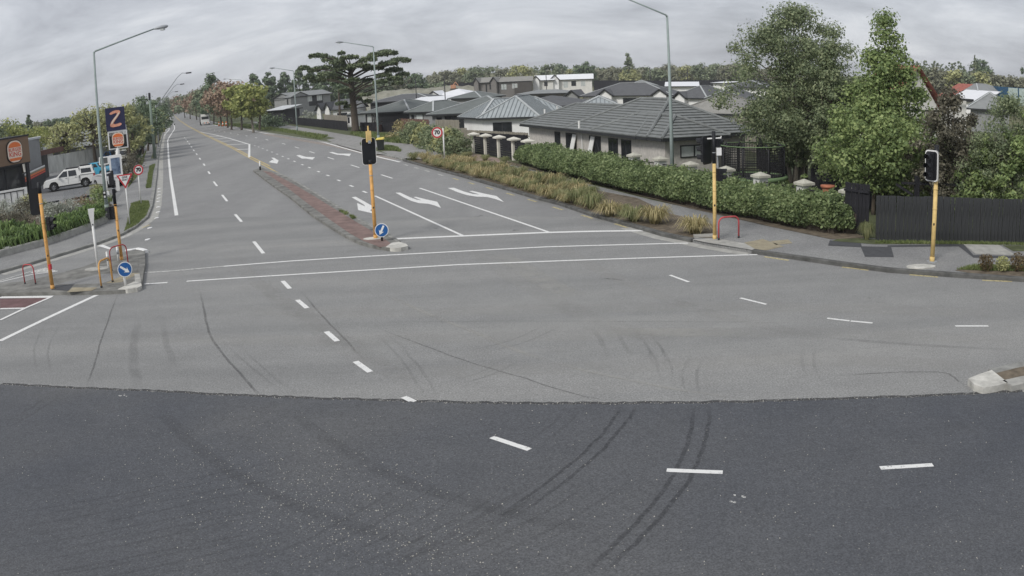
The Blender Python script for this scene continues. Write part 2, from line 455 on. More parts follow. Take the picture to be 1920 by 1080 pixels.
class MB:
    def __init__(self):
        self.v, self.f = [], []

    def add(self, verts, faces):
        o = len(self.v)
        self.v += [tuple(p) for p in verts]
        self.f += [tuple(i + o for i in f) for f in faces]
        return self

    def box(self, c, s, rz=0.0, M=None):
        hx, hy, hz = s[0] / 2, s[1] / 2, s[2] / 2
        vs_ = [V(x, y, z) for z in (-hz, hz) for x, y in ((-hx, -hy), (hx, -hy), (hx, hy), (-hx, hy))]
        R = M if M is not None else Matrix.Rotation(rz, 3, 'Z')
        vs_ = [R @ p + V(*c) for p in vs_]
        return self.add(vs_, [(3, 2, 1, 0), (4, 5, 6, 7), (0, 1, 5, 4), (1, 2, 6, 5), (2, 3, 7, 6), (3, 0, 4, 7)])

    def beam(self, a, b, w, h):
        """A bar of width w and height h from a to b."""
        a, b = V(*a), V(*b)
        d = (b - a)
        ln = d.length
        d.normalize()
        up = V(0, 0, 1) if abs(d.z) < 0.95 else V(0, 1, 0)
        s = d.cross(up).normalized()
        u = s.cross(d)
        M = Matrix((s, d, u)).transposed()
        return self.box((a + b) / 2, (w, ln, h), M=M)

    def tube(self, pts, radii, seg=8, cap=True):
        pts = [V(*p) for p in pts]
        if not hasattr(radii, '__len__'):
            radii = [radii] * len(pts)
        n = len(pts)
        vs_, fs = [], []
        pr = None
        for i, p in enumerate(pts):
            d = (pts[min(i + 1, n - 1)] - pts[max(i - 1, 0)]).normalized()
            if pr is None:
                ref = V(1, 0, 0) if abs(d.x) < 0.9 else V(0, 1, 0)
                s = d.cross(ref).normalized()
            else:
                s = (pr - d * pr.dot(d)).normalized()
            pr = s
            u = d.cross(s)
            for k in range(seg):
                a = 2 * math.pi * k / seg
                vs_.append(p + (s * math.cos(a) + u * math.sin(a)) * radii[i])
        for i in range(n - 1):
            for k in range(seg):
                k2 = (k + 1) % seg
                fs.append((i * seg + k, i * seg + k2, (i + 1) * seg + k2, (i + 1) * seg + k))
        if cap:
            fs.append(tuple(range(seg - 1, -1, -1)))
            fs.append(tuple((n - 1) * seg + k for k in range(seg)))
        return self.add(vs_, fs)

    def prism(self, poly, z0, z1):
        n = len(poly)
        area = sum(poly[i][0] * poly[(i + 1) % n][1] - poly[(i + 1) % n][0] * poly[i][1] for i in range(n))
        if area < 0:
            poly = list(reversed(poly))
        vs_ = [(p[0], p[1], z0) for p in poly] + [(p[0], p[1], z1) for p in poly]
        fs = [tuple(range(n - 1, -1, -1)), tuple(range(n, 2 * n))]
        fs += [(i, (i + 1) % n, n + (i + 1) % n, n + i) for i in range(n)]
        return self.add(vs_, fs)

    def sheet(self, poly, z):
        n = len(poly)
        area = sum(poly[i][0] * poly[(i + 1) % n][1] - poly[(i + 1) % n][0] * poly[i][1] for i in range(n))
        if area < 0:
            poly = list(reversed(poly))
        return self.add([(p[0], p[1], z) for p in poly], [tuple(range(n))])

    def strip(self, la, lb, z0, z1, n=40):
        """A raised band between two lines, built as a row of blocks that share their ends."""
        def even(pts):
            pts = [V(p[0], p[1], 0) for p in pts]
            ln = [0.0]
            for a, b in zip(pts, pts[1:]):
                ln.append(ln[-1] + (b - a).length)
            out = []
            for i in range(n + 1):
                t = ln[-1] * i / n
                k = max(j for j in range(len(ln) - 1) if ln[j] <= t + 1e-9)
                out.append(pts[k].lerp(pts[k + 1], (t - ln[k]) / max(1e-9, ln[k + 1] - ln[k])))
            return out
        a, b = even(la), even(lb)
        vs_ = []
        for p, q in zip(a, b):
            vs_ += [p + V(0, 0, z1), q + V(0, 0, z1), p + V(0, 0, z0), q + V(0, 0, z0)]
        fs = []
        for i in range(n):
            o, e = 4 * i, 4 * i + 4
            fs += [(o, e, e + 1, o + 1), (o, o + 2, e + 2, e), (o + 1, e + 1, e + 3, o + 3)]
        fs += [(0, 1, 3, 2), (4 * n, 4 * n + 2, 4 * n + 3, 4 * n + 1)]
        if (a[1] - a[0]).cross(b[0] - a[0]).z < 0:
            fs = [tuple(reversed(f)) for f in fs]
        return self.add(vs_, fs)

    def ribbon(self, pts, w, z, w2=None):
        pts = [V(p[0], p[1], 0) for p in pts]
        n = len(pts)
        vs_ = []
        for i, p in enumerate(pts):
            d = (pts[min(i + 1, n - 1)] - pts[max(i - 1, 0)]).normalized()
            s = V(-d.y, d.x, 0)
            ww = w if w2 is None else w + (w2 - w) * i / (n - 1)
            vs_ += [p + s * ww / 2 + V(0, 0, z), p - s * ww / 2 + V(0, 0, z)]
        return self.add(vs_, [(2 * i, 2 * i + 1, 2 * i + 3, 2 * i + 2) for i in range(n - 1)])

    def sweep(self, pts, w, z0, z1):
        """A rectangular kerb section along a line."""
        pts = [V(p[0], p[1], 0) for p in pts]
        n = len(pts)
        vs_, fs = [], []
        for i, p in enumerate(pts):
            d = (pts[min(i + 1, n - 1)] - pts[max(i - 1, 0)]).normalized()
            s = V(-d.y, d.x, 0) * w / 2
            b = (z1 - z0) * 0.12
            vs_ += [p + s + V(0, 0, z0), p + s + V(0, 0, z1 - b), p + s * 0.85 + V(0, 0, z1), p - s * 0.85 + V(0, 0, z1), p - s + V(0, 0, z1 - b), p - s + V(0, 0, z0)]
        for i in range(n - 1):
            for k in range(5):
                fs.append((i * 6 + k, (i + 1) * 6 + k, (i + 1) * 6 + k + 1, i * 6 + k + 1))
        fs += [(5, 4, 3, 2, 1, 0), tuple((n - 1) * 6 + k for k in range(6))]
        return self.add(vs_, fs)

    def disc(self, c, r, nrm, thick, seg=24):
        nrm = V(*nrm).normalized()
        return self.tube([V(*c), V(*c) + nrm * thick], r, seg)

    def build(self, name, m, parent=None, smooth=False, **props):
        me = bpy.data.meshes.new(name)
        off = origin(parent) if parent is not None else V(0, 0, 0)
        me.from_pydata([(a - off.x, b - off.y, c - off.z) for a, b, c in self.v], [], self.f)
        me.materials.append(MATS[m])
        if smooth:
            me.polygons.foreach_set('use_smooth', [True] * len(me.polygons))
        me.update()
        return link(name, me, parent, **props)


def origin(o):
    p = V(0, 0, 0)
    while o is not None:
        p = p + o.location
        o = o.parent
    return p


def link(name, me, parent=None, **props):
    o = bpy.data.objects.new(name, me)
    COL.objects.link(o)
    o.parent = parent
    for k, v in props.items():
        o[k] = v
    return o


def thing(name, label, cat, loc=(0, 0, 0), group=None):
    o = bpy.data.objects.new(name, None)
    COL.objects.link(o)
    o.location = loc
    o.empty_display_size = 0.3
    o['label'], o['category'] = label, cat
    if group:
        o['group'] = group
    return o


def tag(o, label, cat, group=None):
    o['label'], o['category'] = label, cat
    if group:
        o['group'] = group
    return o


def copy_tree(o, parent=None):
    c = o.copy()
    COL.objects.link(c)
    c.parent = parent
    for ch in list(o.children):
        copy_tree(ch, c)
    return c


def text_mesh(s, size, M, name, m, parent, bold=0.0, depth=0.0, sx=1.0):
    cu = bpy.data.curves.new('lettering', 'FONT')
    cu.body, cu.size, cu.align_x, cu.align_y, cu.offset, cu.extrude = s, size, 'CENTER', 'CENTER', bold, depth
    cu.resolution_u = 3
    o = bpy.data.objects.new('lettering', cu)
    COL.objects.link(o)
    dg = bpy.context.evaluated_depsgraph_get()
    me = bpy.data.meshes.new_from_object(o.evaluated_get(dg))
    bpy.data.objects.remove(o)
    me.materials.clear()
    me.materials.append(MATS[m])
    off = origin(parent)
    for v in me.vertices:
        v.co = M @ V(v.co.x * sx, v.co.y, v.co.z) - off
    return link(name, me, parent)


def plane_at(c, facing, up=(0, 0, 1)):
    """Matrix taking flat drawing coordinates to an upright panel at c that looks along facing."""
    f = V(*facing).normalized()
    u = V(*up)
    s = u.cross(f).normalized()
    u = f.cross(s)
    M = Matrix((s, u, f)).transposed().to_4x4()
    M.translation = V(*c)
    return M


def flat(poly, M, thick=0.004):
    mb = MB()
    n = len(poly)
    vs_ = [M @ V(x, y, 0) for x, y in poly] + [M @ V(x, y, thick) for x, y in poly]
    mb.add(vs_, [tuple(range(n - 1, -1, -1)), tuple(range(n, 2 * n))] + [(i, (i + 1) % n, n + (i + 1) % n, n + i) for i in range(n)])
    return mb


def rrect(w, h, r, seg=5):
    pts = []
    for cx, cy, a0 in ((w / 2 - r, h / 2 - r, 0), (-w / 2 + r, h / 2 - r, 90), (-w / 2 + r, -h / 2 + r, 180), (w / 2 - r, -h / 2 + r, 270)):
        for k in range(seg + 1):
            a = rad(a0 + 90 * k / seg)
            pts.append((cx + r * math.cos(a), cy + r * math.sin(a)))
    return pts


def circ(r, seg=28):
    return [(r * math.cos(2 * math.pi * k / seg), r * math.sin(2 * math.pi * k / seg)) for k in range(seg)]


def inset(poly, d):
    n = len(poly)
    pts = [V(p[0], p[1], 0) for p in poly]
    area = sum(pts[i].x * pts[(i + 1) % n].y - pts[(i + 1) % n].x * pts[i].y for i in range(n))
    sg = 1 if area > 0 else -1
    out = []
    for i in range(n):
        a, b, c = pts[i - 1], pts[i], pts[(i + 1) % n]
        n1_, n2_ = (b - a).normalized(), (c - b).normalized()
        m1, m2 = V(-n1_.y, n1_.x, 0) * sg, V(-n2_.y, n2_.x, 0) * sg
        m_ = (m1 + m2).normalized()
        k = max(0.45, m_.dot(m1))
        out.append(b + m_ * d / k)
    return out


def lerp(a, b, t):
    return a + (b - a) * t


def sample_line(pts, step):
    pts = [V(p[0], p[1], 0) for p in pts]
    out, acc = [], 0.0
    for a, b in zip(pts, pts[1:]):
        ln = (b - a).length
        while acc < ln:
            out.append((a + (b - a) * (acc / ln), (b - a).normalized()))
            acc += step
        acc -= ln
    return out


# ------------------------------------------------------------------ foliage
def leaf_obj(name, pts, size, m, parent, seed=1, aspect=0.6, up=0.0, jitter=0.55, out=None, **props):
    """One mesh of many separate leaf-sized faces standing at pts."""
    rng = np.random.default_rng(seed)
    pts = np.asarray(pts, float)
    n = len(pts)
    nr = rng.normal(size=(n, 3))
    nr[:, 2] = nr[:, 2] + up * np.sign(rng.random(n) - 0.15) * 2
    nr /= np.linalg.norm(nr, axis=1)[:, None]
    if out is not None:                     # leaves turn their faces out of the clump and up to the light
        nr = nr * 0.5 + out * 0.7 + np.array([0, 0, 0.3])
        nr /= np.linalg.norm(nr, axis=1)[:, None] + 1e-9
    t = np.cross(nr, rng.normal(size=(n, 3)))
    t /= np.linalg.norm(t, axis=1)[:, None] + 1e-9
    b = np.cross(nr, t)
    s = (size * (1 + jitter * (rng.random(n) * 2 - 1)))[:, None]
    a = s * aspect
    off = np.array(origin(parent)) if parent is not None else np.zeros(3)
    p = pts - off
    vs_ = np.stack([p - t * s * 0.5, p - b * a * 0.5 + t * s * 0.05, p + t * s * 0.5, p + b * a * 0.5 + t * s * 0.05], 1).reshape(-1, 3)
    return quads(name, vs_, m, parent, **props)


def quads(name, vs_, m, parent, **props):
    n4 = len(vs_)
    n = n4 // 4
    me = bpy.data.meshes.new(name)
    me.vertices.add(n4)
    me.vertices.foreach_set('co', np.ascontiguousarray(vs_, np.float32).ravel())
    me.loops.add(n4)
    me.loops.foreach_set('vertex_index', np.arange(n4, dtype=np.int32))
    me.polygons.add(n)
    me.polygons.foreach_set('loop_start', np.arange(0, n4, 4, dtype=np.int32))
    me.polygons.foreach_set('loop_total', np.full(n, 4, np.int32))
    me.update(calc_edges=True)
    me.validate()
    me.materials.append(MATS[m])
    return link(name, me, parent, **props)


def profile(shape, t):
    if shape == 'round':
        return math.sqrt(max(0, 1 - (2 * t - 1) ** 2)) ** 0.8
    if shape == 'cone':
        return (1 - t) ** 0.85 * min(1, 0.35 + t * 6)
    if shape == 'egg':
        return math.sin(math.pi * min(1, t ** 0.75)) ** 0.7
    if shape == 'column':
        return min(1, t * 5) ** 0.6 * min(1, (1 - t) * 2.2) ** 0.7
    if shape == 'dome':
        return math.sqrt(max(0, 1 - t * t)) * min(1, 0.7 + t * 2)
    if shape == 'spread':
        return min(1, 0.35 + t * 1.3) * math.sqrt(max(0, 1 - max(0, t - 0.4) ** 2 / 0.36))
    return 1.0


def crown_points(rng, base, z0, z1, w, shape, n, nclump=None, clump=0.16, hollow=0.5, squash=(1, 1), lean=(0, 0)):
    nc = nclump or max(26, int(n / 55))
    cs = []
    for _ in range(nc):
        t = rng.random()
        while rng.random() > profile(shape, t) + 0.12:
            t = rng.random()
        r = profile(shape, t) * w / 2
        a = rng.random() * 2 * math.pi
        q = (hollow + (1 - hollow) * rng.random()) if rng.random() < 0.8 else rng.random()
        cs.append((math.cos(a) * r * q * squash[0] + lean[0] * t, math.sin(a) * r * q * squash[1] + lean[1] * t, z0 + (z1 - z0) * t))
    cs = np.array(cs)
    per = rng.integers(0, nc, n)
    sc = w * clump * (0.6 + 0.8 * rng.random(nc))
    d = rng.normal(size=(n, 3))
    d /= np.linalg.norm(d, axis=1)[:, None]
    rr = rng.random(n) ** 0.5
    p = cs[per] + d * (rr * sc[per])[:, None] * np.array([1, 1, 0.75])
    return p + np.array([base[0], base[1], 0.0]), cs + np.array([base[0], base[1], 0.0]), d


def tree(name, label, base, top, w, shape='round', z0=None, n=2500, leaf=0.3, lm='leaf_green', bark='bark', tr=0.15, group=None, seed=1, clump=0.16,
         branches=6, stems=1, nclump=None, hollow=0.5, aspect=0.65, cat='tree', squash=(1, 1), lean=(0, 0)):
    rng = np.random.default_rng(seed)
    base = V(base[0], base[1], base[2] if len(base) > 2 else 0)
    h = top
    z0 = h * 0.22 if z0 is None else z0
    root = thing(name, label, cat, base, group)
    pts, cs, outw = crown_points(rng, base, z0, h * 0.97, w, shape, n, nclump, clump, hollow, squash, lean)
    tk = MB()
    for s in range(stems):
        a = 2 * math.pi * s / max(1, stems) + rng.random()
        o = V(math.cos(a), math.sin(a), 0) * (tr * 2.0 if stems > 1 else 0)
        e = base + o * 3 + V(lean[0] * .5, lean[1] * .5, z0 + (h - z0) * 0.62)
        mid = base + o * 1.6 + V(rng.normal() * tr, rng.normal() * tr, z0 * 0.9)
        tk.tube([base + o + V(0, 0, -0.1), base + o * 1.1 + V(0, 0, 0.25), mid, e], [tr * 1.35, tr, tr * 0.75, tr * 0.18], 8)
    tk.build('trunk', bark, root, True)
    if branches:
        br = MB()
        for k in rng.permutation(len(cs))[:branches]:
            c = V(*cs[k])
            st = base + V(lean[0] * .2, lean[1] * .2, max(z0 * 0.75, min(c.z - 0.3, z0 + (h - z0) * 0.5)))
            mid = st.lerp(c, 0.5) + V(0, 0, -0.05 * w)
            br.tube([st, mid, c], [tr * 0.45, tr * 0.26, tr * 0.07], 5, False)
        br.build('branches', bark, root, True, kind='stuff')
    leaf_obj('crown', pts, leaf, lm, root, seed + 7, aspect, out=outw, kind='stuff')
    return root


def tuft_mesh(name, n, h, spread, w, seed, m, droop=0.5):
    """A clump of arching blades."""
    rng = np.random.default_rng(seed)
    vs_ = []
    for _ in range(n):
        a = rng.random() * 2 * math.pi
        r0 = rng.random() ** 0.7 * spread * 0.35
        out = spread * (0.35 + 0.75 * rng.random())
        hh = h * (0.55 + 0.5 * rng.random())
        b = np.array([math.cos(a), math.sin(a), 0])
        s = np.array([-math.sin(a), math.cos(a), 0]) * w * (0.7 + 0.6 * rng.random())
        j = rng.normal(size=3) * 0.02
        p0 = b * r0 * 0.6 + rng.normal(size=3) * 0.03 * np.array([1, 1, 0])
        p1 = p0 + b * out * 0.35 + np.array([0, 0, hh * 0.7]) + j
        p2 = p0 + b * out * 0.75 + np.array([0, 0, hh]) + j * 2
        p3 = p0 + b * out * 1.1 + np.array([0, 0, hh * (1 - droop)]) + j * 3
        for q0, q1, k0, k1 in ((p0, p1, 1, 0.9), (p1, p2, 0.9, 0.65), (p2, p3, 0.65, 0.1)):
            vs_ += [q0 - s * k0, q0 + s * k0, q1 + s * k1, q1 - s * k1]
    o = quads(name, np.array(vs_), m, None)
    me = o.data
    bpy.data.objects.remove(o)
    return me


# ================================================================== THE SETTING
def structure(o):
    o['kind'] = 'structure'
    return o


RD = V(-0.380, 0.925, 0)                    # along the main road, away from the camera
RN = V(0.925, 0.380, 0)                     # across it

ground = structure(MB().sheet([(-1500, -60), (1500, -60), (1500, 2500), (-1500, 2500)], -0.06).build('ground', 'field'))

left_kerb = PL((0, 512.5), (61.7, 495), (95.8, 485), (132, 474), (181, 459), (225.7, 442.7), (251, 429), (274.6, 410), (283, 389), (288, 362), (292.5, 330), (295, 300))
d0 = (left_kerb[0] - left_kerb[2]).normalized()
left_kerb = [left_kerb[0] + d0 * 60, left_kerb[0] + d0 * 8] + left_kerb + [V(-57.5, 136.6, 0), V(-108.3, 263, 0), V(-250, 613, 0)]
right_kerb = PL((757.8, 302), (806.7, 315.6), (864.4, 331), (940, 353), (1006.7, 373.3), (1051, 384.6), (1117.8, 407.4), (1185, 425.6), (1247.4, 443.7), (1299, 454), (1325, 459.5),
                (1412, 474.5), (1489, 485.4), (1578, 498.3), (1666.7, 510), (1785, 518.6), (1920, 527.5))
d1 = (right_kerb[-1] - right_kerb[-3]).normalized()
right_kerb_ext = [right_kerb[-1] + d1 * 12 + V(0, .8, 0), right_kerb[-1] + d1 * 70 + V(0, 10, 0)]
far_right = [V(-240, 619, 0), V(-63.9, 193.6, 0), V(-37.3, 135, 0), V(-26.7, 112.4, 0), V(-17.4, 93, 0), V(-12.2, 80.5, 0)]

road = structure(MB().sheet(left_kerb[:14] + [right_kerb[2]] + right_kerb[3:] + right_kerb_ext + [V(90, -25, 0), V(-90, -25, 0)], 0.0).build('road', 'road_chipseal'))
north = [p for p in left_kerb[9:]] + far_right + right_kerb[:7]
MB().sheet([p for p in north] , 0.002).build('north_carriageway', 'road_north', road)
seam = PL((0, 722), (120, 728), (250, 733.5), (370, 739.5), (490, 745), (640, 750.5), (780, 754.5), (920, 758), (1060, 759), (1230, 758), (1400, 755.5), (1610, 749), (1820, 741), (1920, 735.5))
sd0, sd1 = (seam[0] - seam[3]).normalized(), (seam[-1] - seam[-4]).normalized()
rs = random.Random(5)
seam_j = []
for a, b in zip(seam, seam[1:]):
    for k in range(14):
        seam_j.append(a.lerp(b, k / 14) + V(0, rs.uniform(-.035, .035), 0))
seam_j.append(seam[-1])
MB().prism([seam[0] + sd0 * 70] + seam_j + [seam[-1] + sd1 * 70, V(90, -24, 0), V(-90, -24, 0)], -0.01, 0.012).build('new_asphalt', 'new_asphalt', road)
MB().ribbon([p + V(0, 0.06, 0) for p in seam_j], 0.16, 0.005).build('seam_line', 'seam_dark', road)  # dark worn band along the edge of the new asphalt
Z1 = 0.017                                # marks on the new asphalt
Z0 = 0.007                                # marks on the old seal


# ---- painted marks, every dash a piece of the road
def dash(x0, y0, x1, y1, w=0.14, m='white_paint', z=Z0, name='lane_dash'):
    return MB().ribbon([P(x0, y0), P(x1, y1)], w, z).build(name, m, road)


def mid_dash(x, y, ln, w=0.12, m='white_paint', d=RD, name='lane_dash', z=Z0):
    c = P(x, y)
    return MB().ribbon([c - d * ln / 2, c + d * ln / 2], w, z).build(name, m, road)


for q in ((530, 527, 543.5, 541.5), (557.5, 562.5, 576, 578), (612, 622, 632.5, 640), (666.5, 678, 694.5, 698), (476, 453, 494, 475.5), (441, 402, 453, 416), (416.5, 365.5, 426, 377.5), (400.5, 340.5, 407, 349)):
    dash(*q, w=0.15)
dash(757, 744.5, 776, 753.8, 0.15)
for x, y in ((391.9, 323.8), (382.7, 308.8), (374.8, 297.7), (368.7, 289), (363.4, 282), (359, 275.6), (355, 270), (351.6, 265.3), (348.6, 261.5), (346, 258)):
    mid_dash(x, y, 3.0, 0.16)
for q in ((922, 821, 993, 844.5), (1250, 883, 1355, 887), (1650, 879, 1749, 873)):
    dash(*q, w=0.13, z=Z1)
for q in ((1256, 516, 1291.5, 529), (1388, 559, 1437, 571), (1551, 597, 1593, 602), (1595, 602.3, 1636, 606), (1791, 611.6, 1853, 611.6)):
    dash(*q, w=0.11)
turn_row = ((477.8, 273.3), (484.8, 275.6), (492.6, 278.4), (501, 281.7), (510, 285.1), (519.6, 289.1), (530, 293.3), (540.7, 297.9), (552.1, 302.6), (567, 308.8), (580, 314.3), (597.3, 321.9), (614.8, 329.1), (635.3, 338.4), (659, 348.8), (684, 360))
for x, y in turn_row:
    mid_dash(x, y, 1.0, 0.16, d=(P(703, 367.5) - P(478, 273.5)).normalized())
for x, y in ((386, 240), (394, 242), (402, 244), (411.3, 246), (420.7, 247.5), (432.6, 249.7), (446, 252), (462, 254.7), (480, 258.2), (500.7, 262.2), (532, 269.7), (556.6, 276.7), (585, 285.6), (620, 296.7), (665.6, 311.8), (725, 331)):
    mid_dash(x, y, 3.0 if x > 500 else 2.5, 0.14, d=(P(725, 331) - P(532, 269.7)).normalized())
MB().ribbon(PL((703, 367.3), (803.3, 412.9), (868, 442.2)), 0.14, Z0).build('lane_line', 'white_paint', road)
MB().ribbon(PL((787, 352.8), (895.5, 390), (1030, 435.8)), 0.14, Z0).build('lane_line', 'white_paint', road)
MB().ribbon(PL((738, 448.4), (864.4, 443), (1026.7, 436.3), (1120, 434), (1206, 432.8)), 0.30, Z0 + 0.004).build('stop_line', 'white_paint', road)
MB().ribbon(PL((269, 511.4), (323.6, 508.2), (420, 499.5)), 0.15, Z0).build('crossing_line', 'faded_paint', road)
MB().ribbon(PL((420, 499.5), (547.5, 489.5), (685, 481), (820, 473.7), (1026.8, 463), (1290, 456)), 0.16, Z0).build('crossing_line', 'white_paint', road)
MB().ribbon(PL((270.4, 532.7), (314, 530)), 0.16, Z0).build('crossing_line', 'white_paint', road)
MB().ribbon(PL((350, 527.5), (500, 518), (700, 506), (860, 496.5), (1143, 486), (1420, 477.6)), 0.15, Z0).build('crossing_line', 'white_paint', road)
MB().ribbon(PL((331, 404), (325.8, 370), (320, 333.3), (316.5, 300), (314.4, 264.4), (315.5, 260), (327.3, 242), (327, 237), (321, 226), (316.5, 214)), 0.22, Z0).build('edge_line', 'white_paint', road)
MB().ribbon(PL((308, 254), (317, 243.5), (317, 238), (313.5, 222)), 0.2, Z0).build('parking_bay_line', 'white_paint', road)
MB().ribbon(PL((402, 235), (437.8, 240.4), (460, 243), (500, 250.4), (535, 254), (575, 260), (610, 267.7), (685, 288.8), (750, 303.9)), 0.24, Z0).build('edge_line', 'white_paint', road)
yl = PL((325.5, 216), (336, 226), (351.9, 236.9), (378.5, 250.9), (408, 265), (437.8, 279.2), (467.4, 296), (500, 312.5), (540, 334.5))
MB().ribbon(yl, 0.14, Z0).build('centre_line', 'yellow_paint', road)
yn = (yl[-1] - yl[0]).normalized()
yoff = V(-yn.y, yn.x, 0)
MB().ribbon([p + yoff * 0.32 for p in yl[:-1]] , 0.14, Z0).build('centre_line', 'yellow_paint', road)
MB().ribbon(PL((374, 247), (400, 252.2), (430, 259.5), (467.4, 270.7)), 0.22, Z0).build('chevron_edge', 'white_paint', road)
MB().ribbon(PL((467.7, 270.2), (467.2, 295)), 0.24, Z0 + .003).build('chevron_edge', 'white_paint', road)
for a, b in (((443.7, 280.4), (466, 279.8)), ((424.4, 271.8), (463, 269.8)), ((412.6, 266), (441, 263.2)), ((402, 260.6), (430, 258.7)), ((392, 255.5), (416, 255.2))):
    MB().ribbon([P(*a), P(*b)], 0.45, Z0 + .006).build('chevron_bar', 'white_paint', road)


def arrow(pts, ox, oy, k):
    MB().sheet([P(ox + x / k, oy + y / k) for x, y in pts], Z0).build('arrow_marking', 'white_paint', road)


arrow([(685, 212), (745, 211), (865, 268), (950, 300), (1015, 310), (914, 268), (945, 265), (1080, 298), (1215, 328), (1262, 407), (1175, 372), (1095, 352), (985, 345), (890, 318), (790, 272)], 640, 330, 6.75)
arrow([(448, 597), (500, 595), (580, 625), (660, 648), (715, 652), (628, 624), (655, 621), (760, 645), (860, 665), (924, 717), (850, 690), (780, 673), (690, 670), (610, 657), (530, 632)], 740, 220, 4.5)
arrow([(130, 270), (182, 263), (300, 328), (398, 384), (402, 413), (362, 435), (408, 462), (404, 476), (213, 432), (200, 343), (302, 386), (285, 362)], 640, 330, 6.75)
arrow([(780, 280), (820, 274), (900, 298), (1018, 303), (985, 334), (900, 320), (850, 320)], 440, 250, 6.75)
arrow([(1190, 240), (1240, 237), (1310, 257), (1472, 258), (1455, 290), (1380, 277), (1290, 270)], 440, 250, 6.75)
arrow([(465, 308), (500, 310), (557, 345), (537, 384), (433, 366), (475, 338), (500, 345)], 440, 250, 6.75)
for x, y in ((761.6, 309.6), (780.7, 315), (801, 320.9), (826, 328), (854.4, 335.9), (884, 343.9), (918, 353.2), (956.7, 364.3), (997.8, 376.1), (1045.6, 390.9), (1101, 406.6), (1164.5, 423.3)):
    mid_dash(x, y, 1.1, 0.14, 'pale_yellow_paint' if x > 850 else 'faded_paint', d=(P(1045, 391) - P(956, 364)).normalized(), name='kerb_dash')
for x, y, dx, dy in ((1456, 485, 23, 3.4), (1604, 504, 25, 3), (1732, 517.6, 27, 2.2), (1869.6, 527.0, 28, 1.2)):
    dash(x - dx, y - dy, x + dx, y + dy, 0.15, 'pale_yellow_paint', name='kerb_dash')
for x, y in ((296.8, 378.3), (296.8, 388.5), (296.4, 398), (293.8, 409), (281, 428), (276.8, 449.6), (297.5, 372), (298, 366), (298.3, 360), (298.6, 354)):
    c = P(x, y)
    MB().prism([c + V(math.cos(a) * 0.13, math.sin(a) * 0.2, 0) for a in [k * math.pi / 4 for k in range(8)]], 0.004, 0.03).build('road_stud', 'white_enamel', road)
dash(266, 427.5, 281, 421.5, 0.14, 'pale_yellow_paint', name='kerb_dash')
dash(229, 446.5, 246, 438.5, 0.12, 'faded_paint', name='kerb_dash')
# side road on the west
MB().ribbon(PL((0, 558), (97.5, 556.8)), 0.28, Z0 + .004).build('bus_lane_line', 'white_paint', road)
MB().ribbon(PL((0, 579.3), (48, 578.2)), 0.16, Z0 + .004).build('bus_lane_line', 'white_paint', road)
MB().ribbon(PL((97, 557), (47, 578.5), (0, 601)), 0.16, Z0 + .008).build('bus_lane_line', 'white_paint', road)
MB().ribbon(PL((181.5, 553.3), (90, 596), (0, 639.5)), 0.22, Z0).build('stop_line', 'white_paint', road)
MB().sheet(PL((0, 560), (90, 559), (48, 577), (0, 578)), 0.005).build('bus_lane_surface', 'red_surface', road)
MB().ribbon(PL((0, 526.5), (55, 510), (85, 502.5)), 0.13, Z0).build('slip_lane_line', 'faded_paint', road)
MB().ribbon(PL((0, 529), (60, 515), (108, 508.5)), 0.12, Z0 + .003).build('slip_lane_line', 'white_paint', road)
MB().sheet(PL((57, 511), (85, 502), (92, 504), (108, 508.4), (60, 512.5)), Z0 + .001).build('slip_lane_wedge', 'faded_paint', road)
MB().ribbon(PL((49, 532.7), (119, 515.8)), 0.12, Z0).build('slip_lane_line', 'faded_paint', road)
MB().sheet(PL((183, 461), (193, 459), (211, 466), (206, 468)), Z0).build('give_way_bar', 'white_paint', road)

# ---- wear: tyre marks, sealed cracks, dust swept to the edges of the wheel paths
def mark(pts, w, m, z, name, n=4):
    pp = []
    for a, b in zip(pts, pts[1:]):
        for k in range(n):
            pp.append((a[0] + (b[0] - a[0]) * k / n, a[1] + (b[1] - a[1]) * k / n))
    pp.append(pts[-1])
    # smooth the corners, wander a little, and let the mark die away at its edges and ends
    for _ in range(3):
        pp = [pp[0]] + [((a[0] + 2 * b[0] + c[0]) / 4, (a[1] + 2 * b[1] + c[1]) / 4) for a, b, c in zip(pp, pp[1:], pp[2:])] + [pp[-1]]
    g = [q + V(rs.gauss(0, 1) * .012, rs.gauss(0, 1) * .012, 0) for q in PL(*pp)]
    k = len(g)
    mb, fade = MB(), []
    for i, q in enumerate(g):
        d = (g[min(i + 1, k - 1)] - g[max(i - 1, 0)]).normalized()
        s = V(-d.y, d.x, 0)
        e = min(1, i / 3, (k - 1 - i) / 3)
        for c, fa in ((-.7, 0), (-.4, 1), (.4, 1), (.7, 0)):
            mb.v.append(tuple(q + s * w * c + V(0, 0, z)))
            fade.append(fa * e)
    mb.f = [(4 * i + j, 4 * i + j + 1, 4 * i + j + 5, 4 * i + j + 4) for i in range(k - 1) for j in range(3)]
    o = mb.build(name, m, road)
    at = o.data.attributes.new('fade', 'FLOAT', 'POINT')
    at.data.foreach_set('value', fade)


